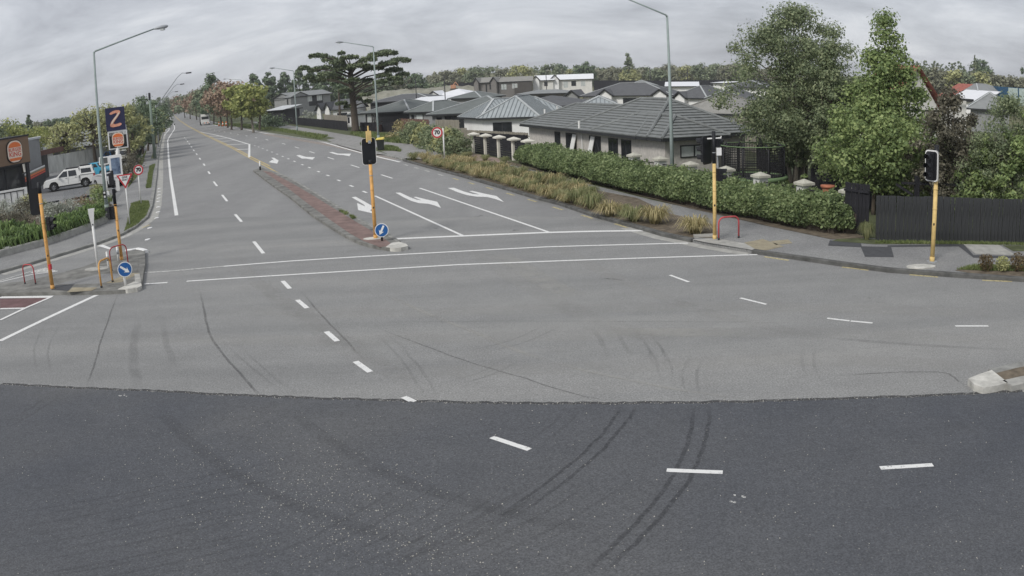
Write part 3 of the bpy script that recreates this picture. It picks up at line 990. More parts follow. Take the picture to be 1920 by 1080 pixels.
mark([(1095, 1076), (1155, 1020), (1206, 970), (1246, 920), (1280, 862), (1297, 805), (1302, 761)], 0.07, 'tyre_rubber', Z1 - .002, 'tyre_mark')
mark([(1132, 1076), (1190, 1020), (1242, 968), (1284, 915), (1314, 856), (1328, 805), (1331, 761)], 0.07, 'tyre_rubber', Z1 - .002, 'tyre_mark')
mark([(930, 972), (1000, 925), (1075, 870), (1125, 820), (1152, 788), (1166, 762)], 0.06, 'tyre_rubber', Z1 - .002, 'tyre_mark')
mark([(960, 975), (1040, 920), (1105, 868), (1155, 815), (1182, 785), (1192, 762)], 0.06, 'tyre_rubber', Z1 - .002, 'tyre_mark')
mark([(980, 835), (1040, 795), (1062, 762)], 0.06, 'tyre_rubber_faint', Z1 - .002, 'tyre_mark')
mark([(1010, 838), (1065, 798), (1090, 762)], 0.06, 'tyre_rubber_faint', Z1 - .002, 'tyre_mark')
mark([(700, 1075), (840, 1010), (930, 950), (1010, 905)], 0.12, 'tyre_rubber_faint', Z1 - .002, 'tyre_mark')
mark([(740, 1078), (870, 1020), (965, 960), (1050, 905)], 0.12, 'tyre_rubber_faint', Z1 - .002, 'tyre_mark')
mark([(0, 800), (60, 765), (112, 730)], 0.07, 'tyre_rubber_faint', Z1 - .002, 'tyre_mark')
mark([(0, 812), (75, 770), (130, 731)], 0.07, 'tyre_rubber_faint', Z1 - .002, 'tyre_mark')
mark([(285, 755), (340, 815), (420, 880), (540, 945), (660, 990), (830, 1030)], 0.26, 'tyre_rubber_faint', Z1 - .004, 'tyre_mark')
mark([(540, 765), (600, 815), (700, 880), (830, 930), (1000, 975), (1150, 1000)], 0.24, 'tyre_rubber_faint', Z1 - .004, 'tyre_mark')
for k in range(11):
    y0 = 905 + k * 17 + rs.uniform(-5, 5)
    mark([(0, y0 + 60), (170, y0 + 34), (360, y0 - 6), (560 + 30 * (k % 3), y0 - 52)], .05, 'tyre_rubber_faint', Z1 - .003, 'tyre_mark')
for k in range(7):
    x0 = 420 + k * 70
    mark([(x0, 1076), (x0 + 120, 1030), (x0 + 260, 960), (x0 + 360, 890)], .05, 'tyre_rubber_faint', Z1 - .003, 'tyre_mark')
for pts_ in ([(700, 620), (760, 680), (800, 750)], [(1190, 615), (1216, 650), (1226, 690)], [(1300, 660), (1275, 700), (1290, 745)], [(420, 640), (470, 690), (540, 742)], [(90, 600), (60, 650), (70, 700)], [(870, 660), (960, 640), (1040, 600)], [(820, 720), (900, 700), (960, 665)], [(1240, 720), (1230, 670), (1200, 630)]):
    for dx in (0, 26):
        mark([(x + dx, y + dx * .15) for x, y in pts_], .06, 'tyre_rubber_faint', .0042, 'tyre_mark')
mark([(373, 542), (384, 590), (393, 632), (430, 680), (470, 722), (486, 742)], 0.06, 'crack_seal', .004, 'sealed_crack')
mark([(223, 548), (206, 592), (190, 636), (176, 690), (162, 724)], 0.05, 'crack_seal', .004, 'sealed_crack')
mark([(562, 543), (600, 588), (640, 630), (690, 682)], 0.05, 'crack_seal', .004, 'sealed_crack')
mark([(700, 612), (800, 650), (880, 680), (960, 702), (1060, 735), (1140, 754)], 0.04, 'crack_seal', .004, 'sealed_crack')
mark([(1553, 706), (1660, 699), (1770, 695.5), (1790, 708), (1809, 723)], 0.05, 'crack_seal', .004, 'sealed_crack')
mark([(700, 604), (860, 603), (1060, 602), (1280, 603), (1520, 606)], 0.07, 'tyre_rubber_faint', .004, 'sealed_crack')
mark([(1540, 632), (1640, 641), (1760, 650), (1920, 657)], 0.16, 'tyre_rubber_faint', .004, 'tyre_mark')
mark([(262, 590), (250, 640), (250, 690), (262, 734)], 0.22, 'tyre_rubber_faint', .004, 'tyre_mark')
mark([(305, 590), (312, 650), (330, 690)], 0.16, 'tyre_rubber_faint', .004, 'tyre_mark')
mark([(1110, 612), (1128, 640), (1142, 668)], 0.10, 'tyre_rubber_faint', .004, 'tyre_mark')
mark([(1150, 614), (1170, 645), (1182, 668)], 0.10, 'tyre_rubber_faint', .004, 'tyre_mark')
mark([(1508, 652), (1502, 680), (1512, 706)], 0.07, 'tyre_rubber_faint', .004, 'tyre_mark')
mark([(1530, 650), (1524, 680), (1534, 706)], 0.07, 'tyre_rubber_faint', .004, 'tyre_mark')
mark([(720, 550), (780, 580), (870, 615), (960, 654), (1035, 680)], 0.14, 'dust_streak', .0055, 'dust_streak')
mark([(1035, 680), (1120, 700), (1260, 730), (1400, 750)], 0.10, 'dust_streak', .0055, 'dust_streak')
mark([(930, 472), (965, 492), (1005, 518), (1045, 542), (1085, 556)], 0.7, 'dust_streak', .0055, 'dust_streak')
mark([(1085, 618), (1250, 624), (1420, 622)], 0.6, 'dust_streak', .0055, 'dust_streak')
mark([(1120, 524), (1145, 522), (1170, 527)], 0.12, 'crack_seal', .004, 'sealed_crack')
for x, y in ((232, 744), (1380, 935)):
    c = P(x, y)
    for k in range(5):
        q = c + V(rs.uniform(-.14, .14), rs.uniform(-.14, .14), 0)
        MB().sheet([q + V(math.cos(a) * rs.uniform(.015, .04), math.sin(a) * rs.uniform(.015, .04), 0) for a in [j * math.pi / 3 for j in range(6)]], Z1 - .001).build('paint_fleck', 'faded_paint', road)

for pts_, w_ in (([(1920, 590), (1600, 578), (1300, 574), (1000, 580), (700, 588), (400, 582)], .9), ([(1920, 640), (1560, 622), (1250, 626), (900, 632), (560, 640), (200, 628)], .8),
                 ([(420, 470), (520, 560), (640, 650), (800, 735)], .55), ([(470, 520), (600, 610), (760, 700)], .5), ([(870, 455), (960, 520), (1090, 590), (1300, 660)], .6), ([(1030, 450), (1130, 510), (1300, 580), (1560, 640)], .5),
                 ([(1920, 690), (1500, 672), (1100, 690), (700, 700)], .7)):
    mark(pts_, w_, 'dust_faint', .0048, 'polished_path', 8)
for px, py, r_ in ((960, 430, .10), (820, 428, .12), (905, 405, .09), (1640, 560, .06)):
    c = P(px, py)
    for k in range(3):
        q = c + V(rs.gauss(0, .25), rs.gauss(0, .25), 0)
        rr = r_ * rs.uniform(.3, 1)
        MB().sheet([q + V(math.cos(a) * rr * rs.uniform(.7, 1.2), math.sin(a) * rr * rs.uniform(.7, 1.2), 0) for a in [j * math.pi / 5 for j in range(10)]], .0035 + k * .0001).build('oil_spot', 'patch_faint', road)

# ---- footpaths with kerbs
path_back = PL((955.6, 305.5), (1006.7, 324), (1100, 347.8), (1221.5, 379), (1325, 402), (1439, 425.6), (1553, 449.5), (1640, 452.5), (1920, 457))
east = structure(MB().prism([right_kerb[-1] + d1 * 60 + V(0, 10, 0), *reversed(right_kerb[2:]), P(845, 316, 0), *path_back, path_back[-1] + V(50, -8, 0)], -0.05, 0.115).build('footpath', 'footpath_seal'))
MB().sweep([p for p in right_kerb[:10]], 0.22, -0.04, 0.135).build('kerb', 'kerb_old', east)
MB().sweep(right_kerb[11:] + right_kerb_ext, 0.24, -0.04, 0.135).build('kerb', 'kerb_old', east)
MB().ribbon([p + V(-0.3, -0.18, 0) for p in right_kerb[7:12]], 0.5, 0.0065).build('gutter', 'concrete', east)
MB().sheet(PL((1299, 455), (1325, 460.5), (1412, 475), (1428, 468), (1340, 452)), 0.119).build('crossing_ramp', 'concrete', east)
MB().sheet(PL((1395, 455), (1430, 448), (1470, 462), (1425, 472), z=.12), 0.122).build('tactile_paving', 'tactile', east)
MB().sheet(PL((1445, 452), (1478, 449), (1486, 456), (1455, 459), z=.12), 0.122).build('tactile_paving', 'tactile', east)
MB().sheet(PL((1552, 459.5), (1617, 462), (1671, 463), (1676, 482), (1622, 481.5), (1614, 463.5), (1553, 460.5), z=.12), 0.123).build('seal_patch', 'patch_seal', east)
MB().sheet(PL((1556, 450.5), (1614, 455.5), (1616, 462), (1553, 459), z=.12), 0.1215).build('seal_patch', 'patch_seal', east)
MB().sheet(PL((1664, 460), (1806, 457.5), (1825, 478), (1900, 480.5), (1935, 481), (1935, 484.5), (1825, 483), (1798, 462), (1664, 463), z=.12), 0.1245).build('seal_patch', 'patch_seal', east)
MB().sheet(PL((1806, 458), (1873, 459.5), (1905, 479), (1830, 476.5), z=.12), 0.126).build('concrete_patch', 'concrete', east)
MB().sheet(PL((1880, 460), (1900, 471), (1935, 471), (1935, 460), z=.12), 0.1225).build('grass_strip', 'grass_ground', east)
cp = P(1727, 500.5, .12)
MB().prism([cp + V(math.cos(a) * .55, math.sin(a) * .3, 0) for a in [k * math.pi / 8 for k in range(16)]], .11, .15).build('access_cover', 'nose_paint', east)
verge_bed = PL((766, 302.5), (806.7, 313.8), (864.4, 329), (940, 350.8), (1006.7, 371), (1051, 382), (1117.8, 404.8), (1185, 423), (1247.4, 441), (1299, 451.5), (1345, 452), (1335, 425.6), (1255, 405), (1195.6, 376), (1118, 361), (1040, 338), (940, 315.6), (909, 309), (840, 301))
MB().sheet(verge_bed, 0.125).build('planting_bed', 'bark_mulch', east)
MB().sheet(PL((1790, 507), (1825, 497.5), (1935, 500), (1935, 519), (1850, 517.5), z=.12), 0.123).build('planting_bed', 'bark_mulch', east)
MB().sheet(PL((1794, 505.5), (1826, 498.2), (1935, 500.6), (1935, 509), (1850, 508), z=.12), 0.1285).build('grass_strip', 'grass_ground', east)
MB().sheet(PL((1580, 445), (1640, 449), (1935, 452), (1935, 457.5), (1640, 458), (1560, 452), z=.12), 0.128).build('grass_strip', 'grass_ground', east)
MB().sheet([p for p in path_back] + [V(60, 26, 0), V(60, 130, 0), V(-9, 130, 0), V(-7, 84, 0)], 0.10).build('garden_ground', 'grass_ground', east)
MB().sheet(PL((1290, 390), (1440, 424), (1560, 449), (1625, 446), (1600, 436), (1440, 412), (1100, 343), (955, 303), (945, 306), z=.12), 0.13).build('hedge_bed', 'bark_mulch', east)

# farther along the east side: verges, drives and a gravel path
fe = structure(MB().prism([V(-8.0, 70.6, 0), V(-12.0, 80.6, 0), V(-17.2, 93.1, 0), V(-26.5, 112.6, 0), V(-37, 135.2, 0), V(-63.6, 193.9, 0), V(-239, 619.5, 0), V(-215, 630, 0), V(-44, 200, 0), V(-12, 125, 0), V(-6, 84, 0), V(-2.5, 70, 0)], -0.05, 0.085).build('verge', 'grass_ground'))
MB().sheet(PL((468, 228), (505, 228.5), (560, 238), (610, 246), (645, 252), (690, 259), (740, 272), (700, 271), (655, 268.5), (625, 258), (560, 246.5), (500, 236), z=.09), 0.091).build('gravel_path', 'gravel_drive', fe)
MB().sheet(PL((612, 262), (650, 256), (700, 263), (742, 268), (770, 272.5), (712, 270), (700, 282), (720, 290), (690, 287), (640, 273.5), z=.09), 0.094).build('driveway', 'gravel_drive', fe)
MB().sheet(PL((725, 265.5), (790, 270), (835, 278), (880, 284), (900, 291), (870, 292), (848, 302), (770, 297), (745, 296), (715, 284), (755, 282), z=.09), 0.097).build('driveway', 'gravel_drive', fe)
MB().sheet(PL((853, 293), (885, 287), (930, 296), (955, 303), (930, 312), (905, 305), z=.12), 0.127).build('garden_bed', 'brick_path', fe)
MB().sheet(PL((850, 300), (905, 305.5), (945, 314), (915, 311.5), (890, 308), z=.12), 0.131).build('brick_edging', 'brick_path', fe)
MB().sweep([V(-8.3, 70.4, 0)] + list(reversed(far_right))[0:5], 0.3, -.05, 0.11).build('kerb', 'kerb_concrete', fe)
MB().ribbon([p - RN * 0.9 for p in [V(-8.5, 71.5, 0)] + list(reversed(far_right))[:4]], 1.0, 0.0045).build('gutter', 'gutter_tan', fe)

# west side: footpath, grass islands and the restaurant yard
bed_line = PL((0, 487), (40, 476), (81, 465.6), (115, 454), (149, 442), (176, 430), (196, 421), (206, 412))
wd = (bed_line[0] - bed_line[2]).normalized()
west_in = [bed_line[0] + wd * 60] + bed_line + PL((214, 390), (240, 345), (262, 300), (270, 270), (278, 250))
west = structure(MB().strip(left_kerb[:10], west_in[:9], -0.05, 0.112, 24).strip(left_kerb[9:-2], west_in[8:] + [V(-59.5, 136.6, 0)], -0.05, 0.112, 30).build('footpath', 'footpath_seal'))
MB().sweep([p - RN * 0 for p in left_kerb], 0.24, -.04, 0.132).build('kerb', 'kerb_concrete', west)
MB().ribbon([p + (V(0.4, -0.35, 0) if i < 7 else RN * .42) for i, p in enumerate(left_kerb[2:16])], 0.55, 0.0055).build('gutter', 'concrete', west)
MB().sheet(PL((274, 353), (283, 352), (287, 322), (291, 308), (281, 312), z=.12), 0.122).build('grass_verge', 'grass_ground', west)
MB().sheet(PL((283, 297), (291, 297), (294, 272), (289, 280), z=.12), 0.122).build('grass_verge', 'grass_ground', west)
MB().sheet(PL((233, 434), (258, 421), (274, 405), (281, 387), (279, 377), (262, 377), (246, 382), (238, 420), z=.12), 0.122).build('grass_verge', 'grass_ground', west)
MB().sheet(PL((252, 318), (264, 300), (274, 283), (268, 305), (258, 330), (240, 352), z=.12), 0.1225).build('grass_verge', 'grass_ground', west)
yard = structure(MB().prism(west_in + [V(-60, 137, 0), V(-90, 140, 0), V(-160, 60, 0), V(-100, 20, 0)], -0.05, 0.09).build('car_park', 'yard_asphalt'))
for a, b in (((107, 315), (118, 306)), ((136, 311), (146, 305)), ((160, 307), (170, 301.5))):
    MB().ribbon([P(*a), P(*b)], 0.12, 0.096).build('bay_line', 'faded_paint', yard)
MB().ribbon(PL((60, 353), (75, 350), (90, 348)), .15, .096).build('bay_line', 'pale_yellow_paint', yard)


# ---- traffic islands
def island(name, outline, surf, kerb='kerb_concrete', w=0.28, h=0.13):
    o = structure(MB().prism(outline, -0.03, h).build(name, kerb))
    MB().prism(inset(outline, w), h - 0.02, h + 0.006).build('surface', surf, o)
    return o


med_out = PL((475, 322), (510, 349), (542.5, 371.5), (585, 406.5), (622.5, 431), (647.5, 446), (672.5, 458.5), (700, 466), (728, 471), (750, 471.5), (764, 468.5), (762, 465), (750, 459), (722.5, 442), (685, 422), (635, 392), (595, 367), (560, 347), (542.5, 336), (515, 325), (492.5, 315.5))
median = island('median_island', med_out, 'island_seal', 'island_seal')
inner = [V(p[0], p[1], 0) for p in PL((492, 320), (540, 353), (580, 384), (620, 413), (655, 437), (682, 452), (712, 463), (738, 461), (716, 444), (680, 423.5), (630, 393.5), (590, 368.5), (555, 348), (530, 334.5), (508, 323), z=.13)]
MB().prism(inner, 0.12, 0.142).build('paved_top', 'island_red', median)
nose = PL((724, 470), (740, 472.3), (752, 471.5), (765.5, 468.3), (762, 464), (748, 460), (735, 462))
MB().prism(nose, 0.0, 0.15).build('nose_block', 'nose_paint', median)
wp_ = P(700, 447, .14)
MB().prism([wp_ + V(math.cos(a) * .42, math.sin(a) * .3, 0) for a in [k * math.pi / 8 for k in range(16)]], .13, .152).build('round_pad', 'nose_paint', median)
crown_kerb = PL((490, 315.2), (515, 325), (542.5, 336.5), (595, 367.5), (635, 392.5), (685, 422.5), (722.5, 442.5), (748, 458.5))
MB().sweep(crown_kerb, 0.16, 0, 0.15).build('kerb', 'kerb_concrete', median)
isl_out = PL((-40, 560), (0, 537.5), (49, 533), (119, 516.5), (160, 505), (200, 489), (234, 477), (255, 473.5), (272, 475.5), (273, 500), (269.5, 520), (266, 543), (250, 548.5), (225, 551), (180, 553), (136, 552.5), (70, 554), (0, 556))
wisl = island('west_island', isl_out, 'island_seal', 'island_seal')
MB().prism(PL((222, 549.5), (240, 550), (258, 547.5), (267, 543), (265, 537), (252, 535.5), (238, 542)), 0.0, 0.15).build('nose_block', 'nose_paint', wisl)
MB().sheet(PL((198, 531), (240, 512), (262, 512), (228, 529), z=.14), 0.1415).build('tactile_paving', 'tactile', wisl)
MB().sheet(PL((125, 548), (136, 539), (183, 539), (172, 545), z=.14), 0.1415).build('tactile_paving', 'tactile', wisl)
MB().sheet(PL((96, 543), (105, 534.5), (139, 533), (128, 545), z=.14), 0.1395).build('seal_patch', 'patch_seal', wisl)
MB().sheet(PL((110, 532), (185, 514), (250, 512), (190, 531), (140, 533), z=.14), 0.1385).build('paving', 'footpath_seal', wisl)
MB().prism(PL((253, 521), (263, 520), (266, 536), (254, 537)), 0.0, 0.149).build('kerb_block', 'concrete', wisl)
MB().sweep(PL((236, 474.5), (248, 473), (258, 471), (265, 472.3), (274, 475)), 0.24, 0, 0.15).build('painted_kerb', 'white_enamel', wisl)
cr = P(184, 504.5, .13)
MB().prism([cr + V(math.cos(a) * .62, math.sin(a) * .38, 0) for a in [k * math.pi / 8 for k in range(16)]], .12, .17).build('round_pad', 'concrete', wisl)
eisl = structure(MB().prism(PL((1817, 722), (1838, 714), (1858, 706), (1895, 697), (1920, 691), (1990, 678), (2250, 640), (2250, 672), (1990, 712), (1920, 720), (1888, 729), (1842, 738)), -0.03, 0.12).build('east_island', 'bark_mulch'))
MB().prism(PL((1814, 722), (1835, 713.5), (1858, 705.8), (1888, 729.5), (1868, 735.5), (1842, 739.5), (1825, 733)), 0.0, 0.15).build('nose_block', 'nose_paint', eisl)
MB().sweep(PL((1886, 730), (1920, 722), (1990, 712), (2250, 673)), 0.35, 0, 0.15).build('kerb', 'concrete', eisl)
MB().sweep(PL((1858, 706.5), (1895, 697), (1990, 678), (2250, 640)), 0.25, 0, 0.14).build('kerb', 'kerb_concrete', eisl)


# ================================================================== STREET FURNITURE
def to_cam(p):
    d = V(-p[0], -p[1], 0)
    return d.normalized()


def lamp_post(base, top_px, arm, label, seg=8, group='street lamps along the main road', name='street_lamp', mt='galv', r=0.085):
    z = zat(base[0], base[1], top_px)
    b = V(base[0], base[1], 0.05)
    t = thing(name, label, 'street lamp', b, group)
    MB().tube([b, b + V(0, 0, z * .35), V(b.x, b.y, z)], [r * 1.25, r, r * .62], seg).build('pole', mt, t, True)
    MB().tube([b, b + V(0, 0, .9)], r * 1.45, seg).build('base_sleeve', mt, t, True)
    top = V(b.x, b.y, z)
    e = top + arm
    MB().tube([top + V(0, 0, -.12), top + arm * .02, e], [r * .6, r * .55, r * .4], 6).build('arm', mt, t, True)
    d = V(arm.x, arm.y, 0).normalized()
    hd = MB()
    sd = V(-d.y, d.x, 0)
    sec = []
    for k, (f, w, h) in enumerate(((0, .05, .05), (.2, .12, .09), (.5, .17, .13), (.75, .12, .10), (.85, .03, .03))):
        c = e + d * f + V(0, 0, f * arm.z / max(.1, math.hypot(arm.x, arm.y)) * .4)
        sec.append([c + sd * w * math.cos(a) + V(0, 0, h * math.sin(a)) for a in [j * math.pi / 4 for j in range(8)]])
    vs_ = [p for s in sec for p in s]
    hd.add(vs_, [(i * 8 + j, i * 8 + (j + 1) % 8, (i + 1) * 8 + (j + 1) % 8, (i + 1) * 8 + j) for i in range(4) for j in range(8)])
    hd.build('lamp_head', 'galv', t, True)
    MB().box(e + d * .5 + V(0, 0, -.1), (.22, .3, .09)).build('diffuser', 'glass_light', t)
    return t


def arm_to(base, top_px, px, py, dirv):
    """Arm vector of a lamp whose head shows at (px, py): solves reach along dirv and rise."""
    z = zat(base[0], base[1], top_px)
    best = None
    for i in range(5, 90):
        ln = i * 0.08
        p = V(base[0], base[1], z) + dirv * ln
        x, _ = proj(p.x, p.y, z)
        if best is None or abs(x - px) < best[0]:
            best = (abs(x - px), ln)
    p = V(base[0], base[1], 0) + dirv * best[1]
    return dirv * best[1] + V(0, 0, zat(p.x, p.y, py) - z)


b = P(203, 413)
lamp_post(b, 97, arm_to(b, 97, 290, 54, RN), 'tall grey street lamp with long arm, beside the shrub bed of the car park', mt='pole_grey_green', r=.1)
lb = P(710.4, 270)
lamp_post(lb, 87.5, arm_to(lb, 87.5, 644, 79, -RN), 'tall grey street lamp standing behind the wheelie bin', mt='pole_grey_green', r=.1)
lr = P(1261, 348)
lamp_post(lr, 29, V(-2.9, -1.1, 1.1), 'tall grey street lamp rising out of the clipped hedge before the tiled roof', mt='pole_grey_green', r=.1)
lf = P(557.5, 248)
lamp_post(lf, 133, arm_to(lf, 133, 516, 127.5, -RN), 'grey street lamp on the grass verge before the dark two-storey house', mt='pole_grey_green', r=.1)
lg = P(457, 226)
lamp_post(lg, 150, -RN * 4 + V(0, 0, .7), 'small distant street lamp among the roadside trees', mt='pole_grey_green', r=.1)

up = P(291, 299)
zt = zat(up.x, up.y, 174)
t = thing('utility_pole', 'weathered wooden utility pole carrying a slanted lamp arm on the west footpath', 'utility pole', V(up.x, up.y, .1), 'utility poles')
MB().tube([V(up.x, up.y, 0), V(up.x - .05, up.y, zt * .5), V(up.x - .1, up.y, zt)], [.2, .17, .13], 10).build('pole', 'wood_pole', t, True)
MB().tube([V(up.x - .1, up.y, zt - .9), V(up.x - .1, up.y, zt)], .145, 10).build('top_cap', 'dark_metal', t)
for k, (px, y0, py, ln) in enumerate(((342, 135, 137, 1), (331, 185, 158, 1), (321, 260, 172, 1))):
    # lamps on slanted brackets, one pole after another down the road
    hp = PD(px + 8, py, y0)
    bp = V(hp.x, hp.y, 0) - RN * 5.2
    q = thing('street_lamp', ('slim grey road lamp on a slanted bracket over the west kerb, first of its row', 'second slanted bracket lamp down the west kerb',
                             'third and last slanted bracket lamp down the west kerb')[k], 'street lamp', V(bp.x, bp.y, 0), 'bracket lamps on the west side')
    MB().tube([V(bp.x, bp.y, 0), V(bp.x, bp.y, 6.6)], [.11, .08], 6).build('pole', 'galv', q, True)
    e = V(hp.x, hp.y, hp.z)
    MB().tube([V(bp.x, bp.y, 6.2), V(bp.x, bp.y, 6.2).lerp(V(e.x, e.y, e.z), .72) + V(0, 0, .9), e - RN * .7 + V(0, 0, .1), e - RN * .2], [.07, .06, .05, .04], 6).build('arm', 'galv', q, True)
    MB().box(e + RN * .3, (.9, .34, .2), rz=math.atan2(RN.y, RN.x)).build('lamp_head', 'dark_metal', q)

# ------------------------------------------------------------------ traffic signals
def lanterns(t, c, f, n=3, sp=.3, r=.11, name='lantern'):
    """Signal faces one above another, each with its hood, looking along f from c (the middle one)."""
    f = V(*f).normalized()
    for k in range(n):
        p = V(*c) + V(0, 0, ((n - 1) / 2 - k) * sp)
        lb_ = MB().box(p, (.26, .16, sp - .015), rz=math.atan2(f.y, f.x) + math.pi / 2).build(name, 'signal_black', t)
        MB().disc(p + f * .082, r, f, .012, 16).build('lens', 'lens_dark', lb_)
        vz = MB()
        s = V(-f.y, f.x, 0)
        seg = 9
        ring0, ring1 = [], []
        for j in range(seg + 1):
            a = rad(-25 + 230 * j / seg)
            o = s * math.cos(a) * (r + .015) + V(0, 0, math.sin(a) * (r + .015))
            ring0.append(p + f * .08 + o)
            ring1.append(p + f * (.30 - .05 * (1 - math.sin(a))) + o * .95)
        vs_ = ring0 + ring1
        vz.add(vs_, [(j, j + 1, seg + 2 + j, seg + 1 + j) for j in range(seg)])
        vz.build('hood', 'signal_black', lb_)


def board(t, c, f, w=.56, h=1.05, edge=True, th=.02):
    M = plane_at(c, f)
    flat(rrect(w, h, .11), M, th).build('target_board', 'signal_black', t)
    if edge:
        M2 = plane_at(V(*c) + V(*f).normalized() * (th + .004), f)
        o, i = rrect(w, h, .11), rrect(w - .06, h - .06, .09)
        mb = MB()
        n = len(o)
        mb.add([M2 @ V(x, y, 0) for x, y in o] + [M2 @ V(x, y, 0) for x, y in i], [(k, (k + 1) % n, n + (k + 1) % n, n + k) for k in range(n)])
        mb.build('board_border', 'white_enamel', t)
        # the same reflective rim wraps round to the back
        M3 = plane_at(V(*c), f)
        o2 = rrect(w + .03, h + .03, .12)
        mb = MB()
        mb.add([M3 @ V(x, y, -.003) for x, y in o2] + [M3 @ V(x, y, -.003) for x, y in rrect(w - .002, h - .002, .11)], [(k, (k + 1) % n, n + (k + 1) % n, n + k) for k in range(n)])
        mb.build('board_rim', 'white_post', t)


def sig_pole(label, px, py, z_color, top_py, col, group='traffic signals at the junction', lean=(0, 0), r=.075, zb=.12):
    b = P(px, py, zb)
    z = zat(b.x + lean[0], b.y + lean[1], top_py)
    t = thing('traffic_signal', label, 'traffic light', b, group)
    top = V(b.x + lean[0], b.y + lean[1], z)
    mid = b.lerp(top, (z_color - zb) / (z - zb))
    MB().tube([b, mid], [r, r * .93], 12).build('pole', col, t, True)
    MB().tube([b + V(0, 0, -.02), b + V(0, 0, .16)], r * 1.12, 12).build('base_collar', col, t, True)
    if z > z_color + .05:
        MB().tube([mid, top], [r * 1.02, r * 1.02], 12).build('upper_pole', 'signal_black', t, True)
    MB().box(V(b.x, b.y, 1.4) + to_cam(b) * r, (.05, .02, .07)).build('access_plate', 'dark_metal', t)
    MB().prism([b + V(math.cos(q) * r * 2.4, math.sin(q) * r * 2.4, 0) for q in [j * math.pi / 8 for j in range(16)]], b.z - .02, b.z + .012).build('base_plate', 'galv', t)
    for f_ in (.45, .62, .8):
        q = b.lerp(top, f_)
        MB().tube([q, q + V(0, 0, .03)], r * 1.07, 12).build('strap', 'galv' if f_ > .7 else col, t, True)
    return t, b, top


t, b, top = sig_pole('orange signal pole on the median island with the back of its black board showing', 704.5, 447.5, 3.15, 300, 'signal_yellow')
zc_ = zat(b.x, b.y, 284)
board(t, V(b.x, b.y, zc_) + RD * .10, RD, .56, 1.06)
lanterns(t, V(b.x, b.y, zc_) + RD * .23, RD)
MB().box(V(b.x, b.y, zat(b.x, b.y, 256)), (.19, .16, .44), rz=.4).build('head_bracket', 'signal_pale_yellow', t)
MB().tube([V(b.x, b.y, zat(b.x, b.y, 248)), V(b.x, b.y, zat(b.x, b.y, 236))], [.035, .03], 8).build('spike', 'signal_pale_yellow', t)
MB().box(V(b.x, b.y, zat(b.x, b.y, 266)) - RD * .09, (.1, .05, .12), rz=.4).build('clamp', 'galv', t)

t, b, top = sig_pole('yellow signal pole beside the red hoop rail at the planted verge', 1340, 448.5, zat(*P(1340, 448.5)[:2], 303), 246, 'signal_pale_yellow', r=.072)
fR = V(-.76, .65, 0)
cB = V(b.x, b.y, zat(b.x, b.y, 281)) + V(-.24, .02, 0)
board(t, cB, fR, .72, 1.05, edge=False)
lanterns(t, cB + fR * .14, fR)
f2 = V(.9, -.1, 0)
lanterns(t, V(b.x + .02, b.y, zat(b.x, b.y, 268)) + V(.10, .05, 0), V(.75, .55, 0), 1)
MB().tube([V(b.x - .25, b.y, zat(b.x, b.y, 260)), V(b.x + .28, b.y, zat(b.x, b.y, 259)), V(b.x + .28, b.y, zat(b.x, b.y, 255))], .03, 6).build('bracket', 'white_post', t)
MB().box(V(b.x + .17, b.y - .06, zat(b.x, b.y, 284)), (.18, .12, .28)).build('detector_box', 'white_enamel', t)
MB().tube([V(b.x + .15, b.y, zat(b.x, b.y, 320)), V(b.x + .13, b.y, zat(b.x, b.y, 291))], .025, 6).build('conduit', 'galv', t)
pz = zat(b.x, b.y, 328)
lanterns(t, V(b.x + .20, b.y + .02, pz), V(.97, .2, 0), 2, .23, .09, 'pedestrian_lantern')
MB().box(V(b.x + .16, b.y - .02, pz), (.10, .09, .46)).build('pedestrian_housing', 'signal_black', t)

t, b, top = sig_pole('yellow signal pole before the dark paling fence with white bordered lantern board', 1747.5, 490, zat(*P(1747.5, 490)[:2], 333), 272, 'signal_pale_yellow', lean=(.03, 0), r=.08)
fL = V(-.86, -.5, 0).normalized()
cB = V(b.x, b.y, zat(b.x, b.y, 311)) + V(-.16, .0, 0)
board(t, cB, fL, .52, 1.02)
lanterns(t, cB + fL * .12, fL)
MB().tube([V(b.x, b.y, zat(b.x, b.y, 289)), cB + V(0, 0, .42)], .03, 6).build('bracket', 'galv', t)

t, b, top = sig_pole('leaning orange signal pole at the tip of the west island by the red surfaced lane', 99, 542, zat(*P(99, 542)[:2], 360), 342, 'signal_yellow', r=.075)
cB = V(b.x, b.y, zat(b.x, b.y, 377)) + RN * -.22 + RD * .1
board(t, cB, RD, .5, 1.0, edge=False)
lanterns(t, cB + RD * .12, RD)
lanterns(t, V(b.x, b.y, zat(b.x, b.y, 421)) + RN * .25, V(.9, -.15, 0), 2, .24, .09, 'pedestrian_lantern')
MB().box(V(b.x, b.y, zat(b.x, b.y, 421)) + RN * .19, (.14, .1, .5)).build('pedestrian_housing', 'signal_black', t)
MB().box(V(b.x + .06, b.y - .05, zat(b.x, b.y, 500)), (.1, .12, .2)).build('push_button', 'sign_red', t)

t, b, top = sig_pole('orange signal pole with tall black upper half behind the red rail on the west island', 228.5, 488, zat(*P(228.5, 488)[:2], 383), 320, 'signal_yellow', r=.07)
lanterns(t, V(b.x, b.y, zat(b.x, b.y, 398)) - RN * .24, V(-.8, .4, 0), 2, .26, .10, 'pedestrian_lantern')
MB().box(V(b.x, b.y, zat(b.x, b.y, 398)) - RN * .2, (.24, .16, .54), rz=.3).build('pedestrian_housing', 'signal_black', t)
MB().box(V(b.x, b.y, zat(b.x, b.y, 335)) - V(0, .1, 0), (.2, .12, .5)).build('signal_back', 'signal_black', t)

